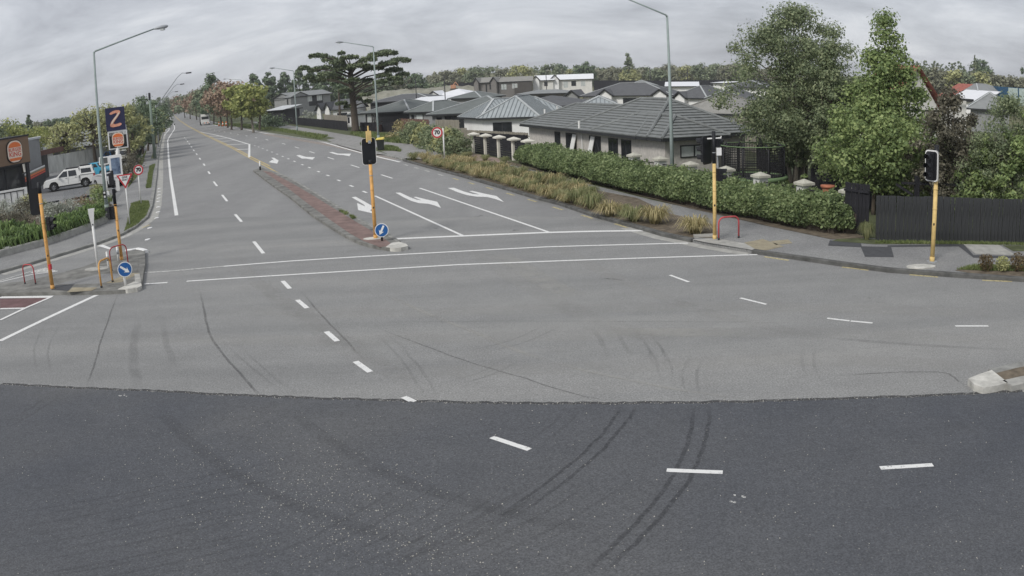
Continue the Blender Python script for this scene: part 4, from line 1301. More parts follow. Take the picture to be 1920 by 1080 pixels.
# ------------------------------------------------------------------ signs
def ring_mesh(M, r0, r1, z, seg=32):
    mb = MB()
    a = [(math.cos(2 * math.pi * k / seg), math.sin(2 * math.pi * k / seg)) for k in range(seg)]
    mb.add([M @ V(x * r0, y * r0, z) for x, y in a] + [M @ V(x * r1, y * r1, z) for x, y in a], [(k, (k + 1) % seg, seg + (k + 1) % seg, seg + k) for k in range(seg)])
    return mb


def speed_sign(label, bx, by, top_py, dx, dy, rr, post_r=.045):
    b = P(bx, by, .1)
    zt_ = zat(b.x, b.y, top_py)
    t = thing('speed_limit_sign', label, 'road sign', b, 'speed limit signs')
    MB().tube([b, V(b.x, b.y, zt_)], post_r, 10).build('post', 'white_post', t, True)
    f = to_cam(b)
    s = V(-f.y, f.x, 0)
    ds = math.hypot(b.x, b.y)
    d = PD(dx, dy, ds - .08)
    M = plane_at(d, f)
    dk = flat(circ(rr), M, .02).build('disc', 'white_enamel', t)
    ring_mesh(M, rr * .98, rr * .72, .024).build('red_ring', 'sign_red', dk)
    M2 = M.copy()
    M2.translation = d + f * .026
    text_mesh('70', rr * .98, M2, 'numerals', 'sign_black', dk, bold=.02)
    return t


speed_sign('round white and red sign reading 70 beside the planted verge, its post to one side', 834, 302.5, 240, 819.5, 248.5, .43, .055)
speed_sign('round white and red sign reading 70 on the grass corner by the car park entrance', 265, 383, 309, 259.5, 318.5, .345, .04)

b = P(243.5, 421, .12)
t = thing('give_way_sign', 'red bordered triangular give way sign on the grass corner', 'road sign', b)
zt_ = zat(b.x, b.y, 350)
MB().tube([b, V(b.x, b.y, zt_ + .4)], .035, 10).build('post', 'white_post', t, True)
f = to_cam(b)
c = PD(234, 337, math.hypot(b.x, b.y) - .07)
M = plane_at(c, f)
tri = lambda r: [(-r, r * .62), (r, r * .62), (0, -r * 1.05)]
pl = flat(tri(.47), M, .015).build('plate', 'sign_red', t)
M2 = plane_at(c + f * .019, f)
flat([(-.33, .225), (.33, .225), (0, -.34)], M2, .003).build('white_field', 'white_enamel', pl)
M3 = plane_at(c + f * .024, f)
text_mesh('GIVE', .15, M3 @ Matrix.Translation((0, .13, 0)), 'lettering', 'sign_black', pl, .006)
text_mesh('WAY', .14, M3 @ Matrix.Translation((0, -.01, 0)), 'lettering', 'sign_black', pl, .006)


def keep_sign(label, bx, by, cx, cy, rr, ang, post='dark_metal'):
    b = P(bx, by, .13)
    t = thing('keep_clear_side_sign', label, 'road sign', b, 'blue arrow discs on the islands')
    c = PD(cx, cy, math.hypot(b.x, b.y) - .07)
    f = to_cam(b)
    MB().tube([b, V(b.x, b.y, max(.3, c.z + .1))], .045, 10).build('post', post, t, True)
    M = plane_at(c, f)
    dk = flat(circ(rr), M, .02).build('disc', 'white_enamel', t)
    M2 = plane_at(c + f * .023, f)
    flat(circ(rr * .90), M2, .003).build('blue_field', 'sign_blue', dk)
    ca, sa = math.cos(ang), math.sin(ang)
    w, ln = rr * .15, rr * .74
    ar = [(-ln, w * .9), (ln * .25, w), (ln * .12, w * 2.6), (ln * .98, 0), (ln * .12, -w * 2.6), (ln * .25, -w), (-ln, -w * .9)]
    M3 = plane_at(c + f * .029, f)
    flat([(x * ca - y * sa, x * sa + y * ca) for x, y in ar], M3, .003).build('arrow', 'white_enamel', dk)
    return t


keep_sign('round blue sign with white arrow at the tip of the red median island', 716.5, 452, 715.5, 431.5, .275, rad(-117))
keep_sign('round blue sign with white arrow slanting down on the west island nose', 235.5, 537, 234, 505, .275, rad(-38), 'white_post')

b = P(184.5, 503, .15)
t = thing('marker_post', 'slim white post with tapered flat head on a round concrete pad', 'post', b)
z1_, z2_ = zat(b.x, b.y, 420), zat(b.x, b.y, 391)
MB().tube([b, V(b.x, b.y, z1_)], [.06, .055], 10).build('post', 'white_post', t, True)
f = to_cam(b)
M = plane_at(V(b.x, b.y, z1_), f)
hh = z2_ - z1_
flat([(-.05, -.1), (.05, -.1), (.12, hh * .8), (.16, hh), (-.13, hh), (-.13, hh * .7)], M, .05).build('head', 'white_post', t)
MB().box(V(b.x, b.y, z1_ - .02) + f * .05, (.05, .03, .05)).build('bolt', 'dark_metal', t)


def hoop(label, ax, ay, bx, by, h, m, r=.03, zb=.13, feet=True, group='hoop rails at the crossings'):
    a, b = P(ax, ay, zb), P(bx, by, zb)
    t = thing('hoop_rail', label, 'rail', a.lerp(b, .5), group)
    d = (b - a)
    ln = d.length
    u = d / ln
    k = min(.22, ln * .3)
    pts = [a, a + V(0, 0, h - k)]
    for i in range(1, 6):
        w = rad(90 * i / 5)
        pts.append(a + u * (k - k * math.cos(w)) + V(0, 0, h - k + k * math.sin(w)))
    for i in range(0, 5):
        w = rad(90 * (5 - i) / 5)
        pts.append(b - u * (k - k * math.cos(w)) + V(0, 0, h - k + k * math.sin(w)))
    pts += [b + V(0, 0, h - k), b]
    MB().tube(pts, r, 8).build('rail', m, t, True)
    if feet:
        for p in (a, b):
            MB().tube([p, p + V(0, 0, .07)], r * 1.35, 8).build('foot', 'dark_metal', t, True)
    return t


hoop('red hoop rail beside the yellow signal pole at the verge', 1347.5, 449.5, 1385, 445.5, .82, 'rail_red', .032)
hoop('red hoop rail at the outer end of the west island', 47, 532.5, 67, 533, .78, 'rail_red', .028)
hoop('red hoop rail around the orange signal pole on the west island', 210, 508, 241, 499, .92, 'rail_red', .026)
hoop('pale orange hoop rail at the corner of the west island by the blue sign', 190.5, 539.5, 211.5, 529, .95, 'signal_yellow', .034)
for k, (px, py, ty, lab) in enumerate(((204, 503.5, 472, 'white flexible marker post beside the orange rail'), (222.5, 489.5, 461, 'white flexible marker post beside the orange signal pole'))):
    b = P(px, py, .13)
    z = zat(b.x, b.y, ty)
    t = thing('flexible_post', lab, 'post', b, 'flexible posts on the west island')
    MB().tube([b, V(b.x, b.y, z)], [.05, .045], 8).build('post', 'white_post', t, True)
    MB().tube([V(b.x, b.y, z * .55), V(b.x, b.y, z * .78)], .053, 8).build('grey_band', 'galv', t, True)
b = P(488, 319, .13)
t = thing('flexible_post', 'thin white marker post at the far tip of the red median island', 'post', b, 'flexible posts')
z = zat(b.x, b.y, 302)
MB().tube([b, V(b.x, b.y, z)], [.07, .06], 8).build('post', 'white_post', t, True)
MB().tube([b, V(b.x, b.y, .45)], .075, 8).build('black_base', 'rubber', t, True)
b = P(14, 475, .15)
t = thing('service_box', 'small white service box at the foot of the strappy plants', 'utility box', b)
MB().box(b + V(0, 0, .15), (.34, .25, .3), rz=.4).build('box', 'white_enamel', t)
MB().box(b + V(0, 0, .32), (.4, .3, .05), rz=.4).build('lid', 'white_post', t)

# wheelie bin behind the median signal
b = P(714, 281, .1)
t = thing('wheelie_bin', 'dark wheelie bin with yellow lid on the driveway edge', 'bin', b)
bb = MB()
w0, w1, h0 = .26, .34, 1.0
bb.add([(b.x + x * w0, b.y + y * w0, b.z) for x, y in ((-1, -1), (1, -1), (1, 1), (-1, 1))] + [(b.x + x * w1, b.y + y * w1, b.z + h0) for x, y in ((-1, -1), (1, -1), (1, 1), (-1, 1))],
       [(3, 2, 1, 0), (0, 1, 5, 4), (1, 2, 6, 5), (2, 3, 7, 6), (3, 0, 4, 7), (4, 5, 6, 7)])
bb.build('body', 'bin_green', t)
MB().add([(b.x - .4, b.y - .4, b.z + 1.0), (b.x + .4, b.y - .4, b.z + 1.0), (b.x + .4, b.y + .42, b.z + 1.0), (b.x - .4, b.y + .42, b.z + 1.0),
          (b.x - .36, b.y - .38, b.z + 1.06), (b.x + .36, b.y - .38, b.z + 1.12), (b.x + .36, b.y + .38, b.z + 1.2), (b.x - .36, b.y + .38, b.z + 1.14)],
         [(3, 2, 1, 0), (4, 5, 6, 7), (0, 1, 5, 4), (1, 2, 6, 5), (2, 3, 7, 6), (3, 0, 4, 7)]).build('lid', 'bin_yellow', t)
for s in (-1, 1):
    MB().disc((b.x + s * .24, b.y + .3, b.z + .1), .1, (1, 0, 0), .05, 12).build('wheel', 'rubber', t)

# ------------------------------------------------------------------ pylon sign and posters of the service yard
def burger_logo(parent, c, f, h, proud=.03):
    """Bun, two words, bun on a cream field."""
    w = h * .86
    M = plane_at(V(*c), f)
    fld = flat(rrect(w, h, w * .40, 6), M, proud).build('logo_field', 'logo_cream', parent)
    z = proud + .008
    M1 = plane_at(V(*c) + V(*f).normalized() * z, f)
    R = w * .43
    bun = [(-R, h * .19)] + [(-R * math.cos(rad(a)), h * .19 + h * .25 * math.sin(rad(a))) for a in range(15, 180, 15)] + [(R, h * .19)]
    flat(bun, M1, .004).build('logo_bun', 'logo_orange', fld)
    bun2 = [(-R, -h * .30)] + [(-R * (1 - .25 * k / 4), -h * .30 - h * .13 * (1 - (1 - k / 4) ** 2)) for k in range(1, 5)] + [(R * (1 - .25 * k / 4), -h * .30 - h * .13 * (1 - (1 - k / 4) ** 2)) for k in range(4, 0, -1)] + [(R, -h * .30)]
    flat(bun2, M1, .004).build('logo_bun', 'logo_orange', fld)
    text_mesh('BURGER', h * .215, M1 @ Matrix.Translation((0, h * .075, 0)), 'logo_lettering', 'logo_red', fld, .004 * h, sx=.95)
    text_mesh('KING', h * .30, M1 @ Matrix.Translation((0, -h * .14, 0)), 'logo_lettering', 'logo_red', fld, .006 * h, sx=1.0)


pd_ = 86.0
pb = PD(222, 300, pd_)
t = thing('pylon_sign', 'tall pylon sign with navy panel bearing a letter Z over a burger logo panel', 'sign', V(pb.x, pb.y, 0))
f = V(.50, -.866, 0)
ctr = lambda x, y: PD(x, y, pd_)
c1, c2 = ctr(216, 223), ctr(221, 262)
MB().tube([V(pb.x, pb.y, 0), V(pb.x, pb.y, c2.z)], .22, 10).build('post', 'white_post', t, True)
wz = 1.95
M = plane_at(c1, f)
up_ = flat(rrect(wz, 2.25, .05), M, .25).build('upper_panel', 'pylon_navy', t)
cm = c1.lerp(c2, .56)
M = plane_at(V(c2.x, c2.y, cm.z), f)
flat(rrect(1.9, .95, .04), M, .2).build('middle_panel', 'white_enamel', t)
M = plane_at(c2, f)
lp = flat(rrect(1.98, 1.75, .05), M, .18).build('lower_panel', 'white_enamel', t)
M = plane_at(c2 + V(*f) * .19, f)
flat(rrect(1.74, 1.52, .03), M, .01).build('black_field', 'sign_black', lp)
burger_logo(lp, c2 + V(*f) * .205, f, 1.40, .02)
zp = []
top_s = [(-.62, .55), (-.50, .66), (-.25, .78), (.1, .84), (.45, .80), (.58, .66), (.50, .45), (.25, .15), (-.05, -.15), (-.25, -.42), (-.1, -.50), (.2, -.48), (.45, -.42), (.62, -.50), (.60, -.62), (.40, -.72),
         (.05, -.76), (-.35, -.78), (-.58, -.70), (-.62, -.52), (-.48, -.25), (-.2, .05), (.1, .33), (.22, .52), (.1, .58), (-.2, .52), (-.45, .44)]
M = plane_at(c1 + V(*f) * .26, f)
flat([(x * .95, y * 1.0) for x, y in top_s], M, .02).build('letter', 'logo_peach', up_)
M = plane_at(c1 + V(*f) * .285, f)
flat([(.40, .62), (.45, .50), (.2, .2), (-.12, -.12), (-.35, -.42), (-.50, -.50), (-.40, -.25), (-.12, .08), (.18, .40)], M, .008).build('letter_highlight', 'logo_cream', up_)

b = PD(219, 330, 70)
c = PD(217, 311, 70)
t = thing('poster_sign', 'white framed poster stand with dark blue picture below the pylon sign', 'sign', V(b.x, b.y, .1))
f = V(.42, -.907, 0)
fr = flat(rrect(1.05, 1.75, .06), plane_at(c, f), .12).build('frame', 'white_enamel', t)
flat(rrect(.74, 1.3, .02), plane_at(c + f * .125, f), .01).build('poster', 'poster_blue', fr)
MB().box(V(c.x, c.y, c.z / 2), (.3, .12, c.z), rz=.43).build('stand', 'white_post', t)
b = PD(196, 320, 62)
c = PD(195, 301.5, 62)
t = thing('menu_screen_sign', 'small grey screen in white frame tilted on a post beside the lamp', 'sign', V(b.x, b.y, .1))
f = V(.2, -.98, .15)
fr = flat(rrect(.72, .55, .03), plane_at(c, f), .08).build('frame', 'white_post', t)
flat(rrect(.58, .41, .01), plane_at(c + V(*f).normalized() * .085, f), .01).build('screen', 'screen_dark', fr)
MB().tube([V(c.x, c.y + .06, .1), V(c.x, c.y + .06, c.z)], .05, 8).build('post', 'white_post', t, True)
# small striped plate strapped to the lamp pole
b = P(203, 413)
c = PD(196, 365, math.hypot(b.x, b.y) - .14)
t = thing('pole_plate', 'small black plate with two white blocks strapped to the grey lamp pole', 'sign', c)
f = to_cam(c)
pl = flat(rrect(.2, .46, .02), plane_at(c, f), .015).build('plate', 'sign_black', t)
for s in (-1, 1):
    flat(rrect(.11, .12, .01), plane_at(c + f * .018 + V(0, 0, s * .12), f), .004).build('block', 'white_enamel', pl)
c = PD(202, 362, math.hypot(b.x, b.y) - .05)
t = thing('junction_box', 'white box fixed on the car park side of the grey lamp pole', 'utility box', c)
MB().box(c, (.17, .12, .22)).build('housing', 'white_enamel', t)
MB().box(c + V(-.12, 0, 0), (.1, .05, .05)).build('strap', 'dark_metal', t)
# banners and a light mesh railing at the edge of the car park
t = thing('mesh_railing', 'see-through grey mesh railing behind the shrub bed', 'railing', P(150, 385, .1))
a_, b_ = P(122, 389, .1), P(179, 378, .1)
ra = MB()
for k in range(4):
    p = a_.lerp(b_, k / 3)
    MB().tube([p, p + V(0, 0, 1.1)], .025, 6).build('post', 'galv', t)
for z in (.1, 1.08):
    MB().beam(a_ + V(0, 0, z), b_ + V(0, 0, z), .03, .03).build('rail', 'galv', t)
for k in range(60):
    p = a_.lerp(b_, (k + .5) / 60)
    ra.tube([p + V(0, 0, .1), p + V(0, 0, 1.05)], .0035, 4, False)
for k in range(12):
    ra.beam(a_ + V(0, 0, .14 + k * .075), b_ + V(0, 0, .14 + k * .075), .007, .007)
ra.build('mesh', 'galv', t, kind='stuff')
for k, (ax, ay, bx, by, lab) in enumerate(((80, 397, 112, 391, 'short dark banner board with white blocks among the shrubs'), (124, 390, 178, 379.5, 'long dark banner board with white blocks along the mesh railing'))):
    a_, b_ = P(ax, ay, .1), P(bx, by, .1)
    t = thing('banner_board', lab, 'banner', a_.lerp(b_, .5), 'banner boards at the car park edge')
    u = (b_ - a_).normalized()
    f = V(u.y, -u.x, 0)
    a_, b_ = a_ + f * .1, b_ + f * .1
    c = a_.lerp(b_, .5) + V(0, 0, .33)
    ln = (b_ - a_).length
    bd = flat([(-ln / 2, -.28), (ln / 2, -.28), (ln / 2, .28), (-ln / 2, .28)], plane_at(c, f), .03).build('board', 'banner_dark', t)
    nb = 2 if k == 0 else 4
    for j in range(nb):
        x0 = -ln / 2 + ln * (j + .22) / nb
        x1 = -ln / 2 + ln * (j + .86) / nb
        flat([(x0, -.14), (x1, -.14), (x1, .15), (x0, .13)], plane_at(c + f * .034, f), .004).build('white_block', 'white_enamel', bd)
# white slatted enclosure before the restaurant windows
a_, b_ = P(0, 402, .1), P(55, 392, .1)
u = (b_ - a_).normalized()
a_ = a_ - u * 5
f = V(u.y, -u.x, 0)
h_ = zat(b_.x, b_.y, 350) - .1
t = thing('enclosure_screen', 'white slatted enclosure with dark bars below the restaurant windows', 'screen', b_)
ln = (b_ - a_).length
flat([(0, .1), (ln, .1), (ln, h_), (0, h_)], plane_at(a_, f) @ Matrix(((1, 0, 0, 0), (0, 1, 0, 0), (0, 0, 1, 0), (0, 0, 0, 1))), .06).build('panel', 'white_post', t)
M = plane_at(a_ + f * .065, f)
w0 = ln - 2.35
for k in range(5):
    flat([(w0 + k * .5, .15), (w0 + k * .5 + .05, .15), (w0 + k * .5 + .05, h_ - .2), (w0 + k * .5, h_ - .2)], M, .02).build('bar', 'dark_metal', t)
flat([(w0, h_ - .22), (w0 + 2.1, h_ - .22), (w0 + 2.1, h_ - .15), (w0, h_ - .15)], M, .025).build('top_bar', 'dark_metal', t)
flat([(w0 - 1.3, .75), (w0 - .35, .75), (w0 - .35, 1.35), (w0 - 1.3, 1.35)], M, .01).build('notice', 'galv', t)
for k in range(3):
    flat([(w0 - 1.2, .82 + k * .17), (w0 - .45, .82 + k * .17), (w0 - .45, .9 + k * .17), (w0 - 1.2, .9 + k * .17)], plane_at(a_ + f * .077, f), .004).build('notice_line', 'banner_dark', t)


# ================================================================== BUILDINGS
def slab(pts, th):
    """A roof plane with thickness below it."""
    n = len(pts)
    mb = MB()
    lo = [V(p[0], p[1], p[2] - th) for p in pts]
    mb.add([*pts, *lo], [tuple(range(n)), tuple(range(2 * n - 1, n - 1, -1))] + [(i, n + i, n + (i + 1) % n, (i + 1) % n) for i in range(n)])
    return mb


def window(par, M, x0, x1, z0, z1, glass='glass_dark', frame='window_frame', mull=1):
    w, h = x1 - x0, z1 - z0
    fr = flat([(x0, z0), (x1, z0), (x1, z1), (x0, z1)], M, .05).build('window', frame, par)
    M2 = M @ Matrix.Translation((0, 0, .052))
    pw = w / mull
    for k in range(mull):
        a, b_ = x0 + k * pw + .06, x0 + (k + 1) * pw - .06
        flat([(a, z0 + .07), (b_, z0 + .07), (b_, z1 - .07), (a, z1 - .07)], M2, .004).build('pane', glass, fr)
    return fr


def house(name, label, A, B, depth, he, hr, wall='plaster_white', roof='roof_dark', kind='hip', over=.5, windows=(), gables=(), group=None, cat='house', fascia='window_frame', caps='ridge_light', ribs=0, endwalls=(), base=0.0, rid=None):
    """A and B: the ends of the front eave; the house runs back from there."""
    rise = hr - he
    lift = (A.z + B.z) / 2 - he             # from the usual height of an eave to the surveyed one
    he += lift
    hr = he + rise
    A, B = V(A[0], A[1], he), V(B[0], B[1], he)
    u = V(B.x - A.x, B.y - A.y, 0)
    ln = u.length
    u.normalize()
    n = V(-u.y, u.x, 0)
    if n.dot(V(A.x, A.y, 0)) < 0:
        n = -n
    t = thing(name, label, cat, V((A.x + B.x) / 2, (A.y + B.y) / 2, base), group)
    pt = lambda a, b_, z: V(A.x + u.x * a + n.x * b_, A.y + u.y * a + n.y * b_, z)
    MB().prism([pt(over, over, 0), pt(ln - over, over, 0), pt(ln - over, depth - over, 0), pt(over, depth - over, 0)], base - .1, he - .02).build('wall', wall, t)
    f = -n
    Mf = plane_at(pt(over, over, 0) + f * .002, f)
    Mf_flip = Mf.col[0].to_3d().dot(u) < 0
    for q in windows:
        x0, x1, z0, z1 = q[0], q[1], q[2] + lift, q[3] + lift
        if Mf_flip:
            x0, x1 = -x1, -x0
        window(t, Mf, x0, x1, z0, z1, *(q[4:]))
    for q in endwalls:                                                    # windows in the end wall that faces the camera: side 0 at A, 1 at B
        side, x0, x1, z0, z1 = q[:5]
        o = pt(over, over, 0) if side == 0 else pt(ln - over, over, 0)
        ff = -u if side == 0 else u
        Me = plane_at(o + ff * .002, ff)
        if Me.col[0].to_3d().dot(n) < 0:
            x0, x1 = -x1, -x0
        window(t, Me, x0, x1, z0, z1, *(q[5:]))
    C = [pt(0, 0, he), pt(ln, 0, he), pt(ln, depth, he), pt(0, depth, he)]
    cap = MB()
    rf = MB()
    th = .16
    if kind == 'hip':
        if ln >= depth:
            k = min(depth / 2, ln / 2 - .05)
            R0, R1 = pt(k, depth / 2, hr), pt(ln - k, depth / 2, hr)
            faces = [[C[0], C[1], R1, R0], [C[1], C[2], R1], [C[2], C[3], R0, R1], [C[3], C[0], R0]]
            ed = [(C[0], R0), (C[3], R0), (C[1], R1), (C[2], R1), (R0, R1)]
        else:
            k = ln / 2
            R0, R1 = pt(ln / 2, k, hr), pt(ln / 2, depth - k, hr)
            faces = [[C[0], C[1], R0], [C[1], C[2], R1, R0], [C[2], C[3], R1], [C[3], C[0], R0, R1]]
            ed = [(C[0], R0), (C[1], R0), (C[2], R1), (C[3], R1), (R0, R1)]
    elif kind == 'gable_u':
        R0, R1 = pt(-.1, depth / 2, hr), pt(ln + .1, depth / 2, hr)
        faces = [[C[0], C[1], R1, R0], [C[2], C[3], R0, R1]]
        ed = [(R0, R1)]
        for o in (over, ln - over):
            MB().add([pt(o - .05, over, he - .1), pt(o + .05, over, he - .1), pt(o + .05, depth - over, he - .1), pt(o - .05, depth - over, he - .1), pt(o - .05, depth / 2, hr - .15), pt(o + .05, depth / 2, hr - .15)],
                     [(0, 4, 3), (1, 2, 5), (0, 1, 5, 4), (3, 4, 5, 2), (0, 3, 2, 1)]).build('gable_wall', wall, t)
    elif kind == 'gable_n':
        R0, R1 = pt(ln / 2, -.1, hr), pt(ln / 2, depth + .1, hr)
        faces = [[C[0], R0, R1, C[3]], [C[1], C[2], R1, R0]]
        ed = [(R0, R1)]
        MB().add([pt(over, over - .03, he - .1), pt(ln - over, over - .03, he - .1), pt(ln / 2, over - .03, hr - .2), pt(over, over + .1, he - .1), pt(ln - over, over + .1, he - .1), pt(ln / 2, over + .1, hr - .2)],
                 [(0, 1, 2), (5, 4, 3), (0, 3, 4, 1), (1, 4, 5, 2), (2, 5, 3, 0)]).build('gable_wall', wall, t)
    elif kind == 'mono':
        faces = [[C[0], C[1], pt(ln, depth, hr), pt(0, depth, hr)]]
        ed = []
    for fc in faces:
        nn = (V(*fc[1]) - V(*fc[0])).cross(V(*fc[2]) - V(*fc[0]))
        if nn.z < 0:
            fc = list(reversed(fc))
        s = slab(fc, .02)
        rf.add(s.v, s.f)
    ro = rf.build('roof', roof, t)
    if caps:
        for a, b_ in ed:
            cap.beam(V(*a) + V(0, 0, .03), V(*b_) + V(0, 0, .03), .24, .07)
        if ed:
            cap.build('ridge_cap', caps, ro)
    gt = MB()
    for a, b_ in zip(C, C[1:] + C[:1]):
        gt.beam(V(*a) - V(0, 0, .1), V(*b_) - V(0, 0, .1), .12, .17)
    gt.build('gutter', fascia, t)
    if ribs:
        rb = MB()
        for fc in faces:
            pts_ = [V(*p) for p in fc]
            low = [p for p in pts_ if p.z < he + .01]
            hi = [p for p in pts_ if p.z > he + .01]
            e = (low[1] - low[0])
            el = e.length
            e.normalize()
            hs = sorted([(p - low[0]).dot(e) for p in hi])
            run = hi[0] - low[0] - e * (hi[0] - low[0]).dot(e)
            k = ribs / 2
            while k < el:
                s = 1.0
                if k < hs[0]:
                    s = k / max(hs[0], .01)
                elif k > hs[-1]:
                    s = (el - k) / max(el - hs[-1], .01)
                a = low[0] + e * k + V(0, 0, .025)
                rb.beam(a, a + run * s, .07, .05)
                k += ribs
        rb.build('roof_rib', 'roof_rib', ro, kind='stuff')
    for (g0, g1, out, gh, gw) in [(g[0], g[1], g[2], g[3] + lift, g[4]) for g in gables]:                                   # small gables standing out of the front
        a, b_ = pt(g0, -out, he), pt(g1, -out, he)
        m_ = pt((g0 + g1) / 2, -out, gh)
        back = pt((g0 + g1) / 2, depth * .45, gh)
        a2, b2 = pt(g0, depth * .3, he), pt(g1, depth * .3, he)
        g = MB()
        for fc in ([a, m_, back, a2], [m_, b_, b2, back]):
            nn = (V(*fc[1]) - V(*fc[0])).cross(V(*fc[2]) - V(*fc[0]))
            if nn.z < 0:
                fc = list(reversed(fc))
            s = slab([p + V(0, 0, .05) for p in fc], .12)
            g.add(s.v, s.f)
        g.build('gable_roof', roof, t)
        w0_, w1_ = g0 + .35, g1 - .35
        y = -out + .3
        MB().add([pt(w0_, y, base), pt(w1_, y, base), pt(w1_, y, he - .05), pt((g0 + g1) / 2, y, gh - .25), pt(w0_, y, he - .05),
                  pt(w0_, over + .1, base), pt(w1_, over + .1, base), pt(w1_, over + .1, he - .05), pt((g0 + g1) / 2, over + .1, gh - .25), pt(w0_, over + .1, he - .05)],
                 [(0, 1, 2, 3, 4), (9, 8, 7, 6, 5), (0, 5, 6, 1), (1, 6, 7, 2), (4, 9, 5, 0)]).build('gable_wall', gw, t)
        bm_ = MB()
        for p, q in ((a, m_), (m_, b_)):
            bm_.beam(V(*p) + V(0, 0, -.04), V(*q) + V(0, 0, -.04), .1, .22)
        bm_.build('barge_board', 'window_frame', t)
    return t, pt


def paling_fence(label, a, b, h, m, board=.15, name='paling_fence', group=None, singles=True, zb=0.0, rails=True, gap=.012, cat='fence', jit=.02, seed=3):
    r_ = random.Random(seed)
    a, b = V(a[0], a[1], zb), V(b[0], b[1], zb)
    t = thing(name, label, cat, a.lerp(b, .5), group)
    u = (b - a)
    ln = u.length
    u.normalize()
    nrm = V(-u.y, u.x, 0)
    n = max(1, int(ln / board))
    th = math.atan2(u.y, u.x)
    if rails:
        for z in (.3, h - .3):
            MB().beam(a + nrm * .05 + V(0, 0, z), b + nrm * .05 + V(0, 0, z), .06, .09).build('rail', m, t)
    if singles:
        me = None
        for k in range(n):
            p = a + u * (board * (k + .5)) + nrm * r_.uniform(-.006, .006)
            if me is None or k % 6 == 0:
                mb = MB().box((0, 0, (h + r_.uniform(-jit, jit)) / 2), (board - gap, .022, h + r_.uniform(-jit, jit)))
                me = bpy.data.meshes.new('paling')
                me.from_pydata(mb.v, [], mb.f)
                me.materials.append(MATS[m])
            o = link('paling', me, t)
            o.location = p - origin(t)
            o.rotation_euler = (r_.uniform(-.01, .01), r_.uniform(-.008, .008), th)
    else:
        mb = MB()
        for k in range(n):
            p = a + u * (board * (k + .5)) + nrm * r_.uniform(-.008, .008)
            hh = h + r_.uniform(-jit, jit)
            mb.box((p.x, p.y, zb + hh / 2), (board - gap, .025, hh), th)
        mb.build('palings', m, t, kind='stuff')
    return t


# ---- the tiled house behind the hedge
EL, EC = P(975, 233, 2.4), P(1240, 262, 2.4)
u = V(EC.x - EL.x, EC.y - EL.y, 0)
LH = u.length
u.normalize()
n = V(u.y, -u.x, 0)
n = -n if n.x < 0 else n
hp = lambda a, b_, z: V(EL.x + u.x * a + n.x * b_, EL.y + u.y * a + n.y * b_, z)
t = thing('house', 'single-storey pale brick house with ribbed slate grey tile roof behind the clipped hedge', 'house', V(EC.x, EC.y, 0.1))
wo_ = .55
MB().prism([hp(wo_, wo_, 0), hp(LH - wo_, wo_, 0), hp(LH - wo_, 4.3, 0), hp(20.2, 4.3, 0), hp(20.2, 7.6, 0), hp(9.4, 7.6, 0), hp(9.4, 6.5, 0), hp(wo_, 6.5, 0)], 0, 2.28).build('wall', 'brick_pale', t)
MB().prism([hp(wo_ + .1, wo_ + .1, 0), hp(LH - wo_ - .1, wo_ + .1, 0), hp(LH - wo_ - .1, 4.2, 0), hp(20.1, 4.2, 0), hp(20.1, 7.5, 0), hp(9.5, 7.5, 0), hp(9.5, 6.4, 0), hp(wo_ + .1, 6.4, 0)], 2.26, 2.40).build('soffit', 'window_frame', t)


def tiled_slope(t, e0, e1, r0, r1, nc):
    """Courses of tiles up a roof slope, each one lapping over the one below."""
    e0, e1, r0, r1 = (V(*p) for p in (e0, e1, r0, r1))
    nrm = (e1 - e0).cross(r0 - e0)
    if nrm.length < 1e-6:
        nrm = (e1 - e0).cross(r1 - e0)
    nrm.normalize()
    if nrm.z < 0:
        nrm = -nrm
    for k in range(nc):
        s0, s1 = k / nc, min(1, (k + 1.0) / nc)
        a, b_ = e0.lerp(r0, s0), e1.lerp(r1, s0)
        c, d = e1.lerp(r1, s1), e0.lerp(r0, s1)
        dn = ((a - d) + (b_ - c)) * .5
        dn = dn.normalized() * .035
        lo, hi = nrm * .085, nrm * .0
        mb = MB()
        mb.add([a + dn + lo, b_ + dn + lo, c + nrm * .012, d + nrm * .012, a + dn + nrm * .02, b_ + dn + nrm * .02],
               [(0, 1, 2, 3), (4, 5, 1, 0), (4, 0, 3), (5, 2, 1), (4, 3, 2, 5)] if (b_ - a).cross(d - a).dot(nrm) > 0 else [(3, 2, 1, 0), (0, 1, 5, 4), (3, 0, 4), (1, 2, 5), (5, 2, 3, 4)])
        mb.build('tile_course', 'tile_slate', t)


def hip_body(t, a0, a1, b0, b1, he, hr, nc, dz, sides, along=True):
    c = [hp(a0, b0, he + dz), hp(a1, b0, he + dz), hp(a1, b1, he + dz), hp(a0, b1, he + dz)]
    k = (b1 - b0) / 2
    r0, r1 = hp(a0 + k, b0 + k, hr + dz), hp(a1 - k, b0 + k, hr + dz)
    rb = MB()
    for fc in ([c[0], c[1], r1, r0], [c[1], c[2], r1], [c[2], c[3], r0, r1], [c[3], c[0], r0]):
        rb.add([V(*p) for p in fc], [tuple(range(len(fc)))])
    rb.build('roof', 'tile_slate', t)
    if 'front' in sides:
        tiled_slope(t, c[0], c[1], r0, r1, nc)
    if 'near' in sides:
        tiled_slope(t, c[1], c[2], r1, r1, nc)
    if 'back' in sides:
        tiled_slope(t, c[2], c[3], r1, r0, nc)
    if 'far' in sides:
        tiled_slope(t, c[3], c[0], r0, r0, nc)
    mb = MB()
    for p, q in ((c[0], r0), (c[1], r1), (c[2], r1), (c[3], r0), (r0, r1)):
        mb.tube([V(*p) + V(0, 0, .06), V(*q) + V(0, 0, .10)], .10, 6)
    mb.build('ridge_cap', 'tile_slate', t)
    g = MB()
    for p, q in zip(c, c[1:] + c[:1]):
        g.beam(V(*p) + V(0, 0, -.09), V(*q) + V(0, 0, -.09), .12, .14)
    g.build('gutter', 'window_frame', t)


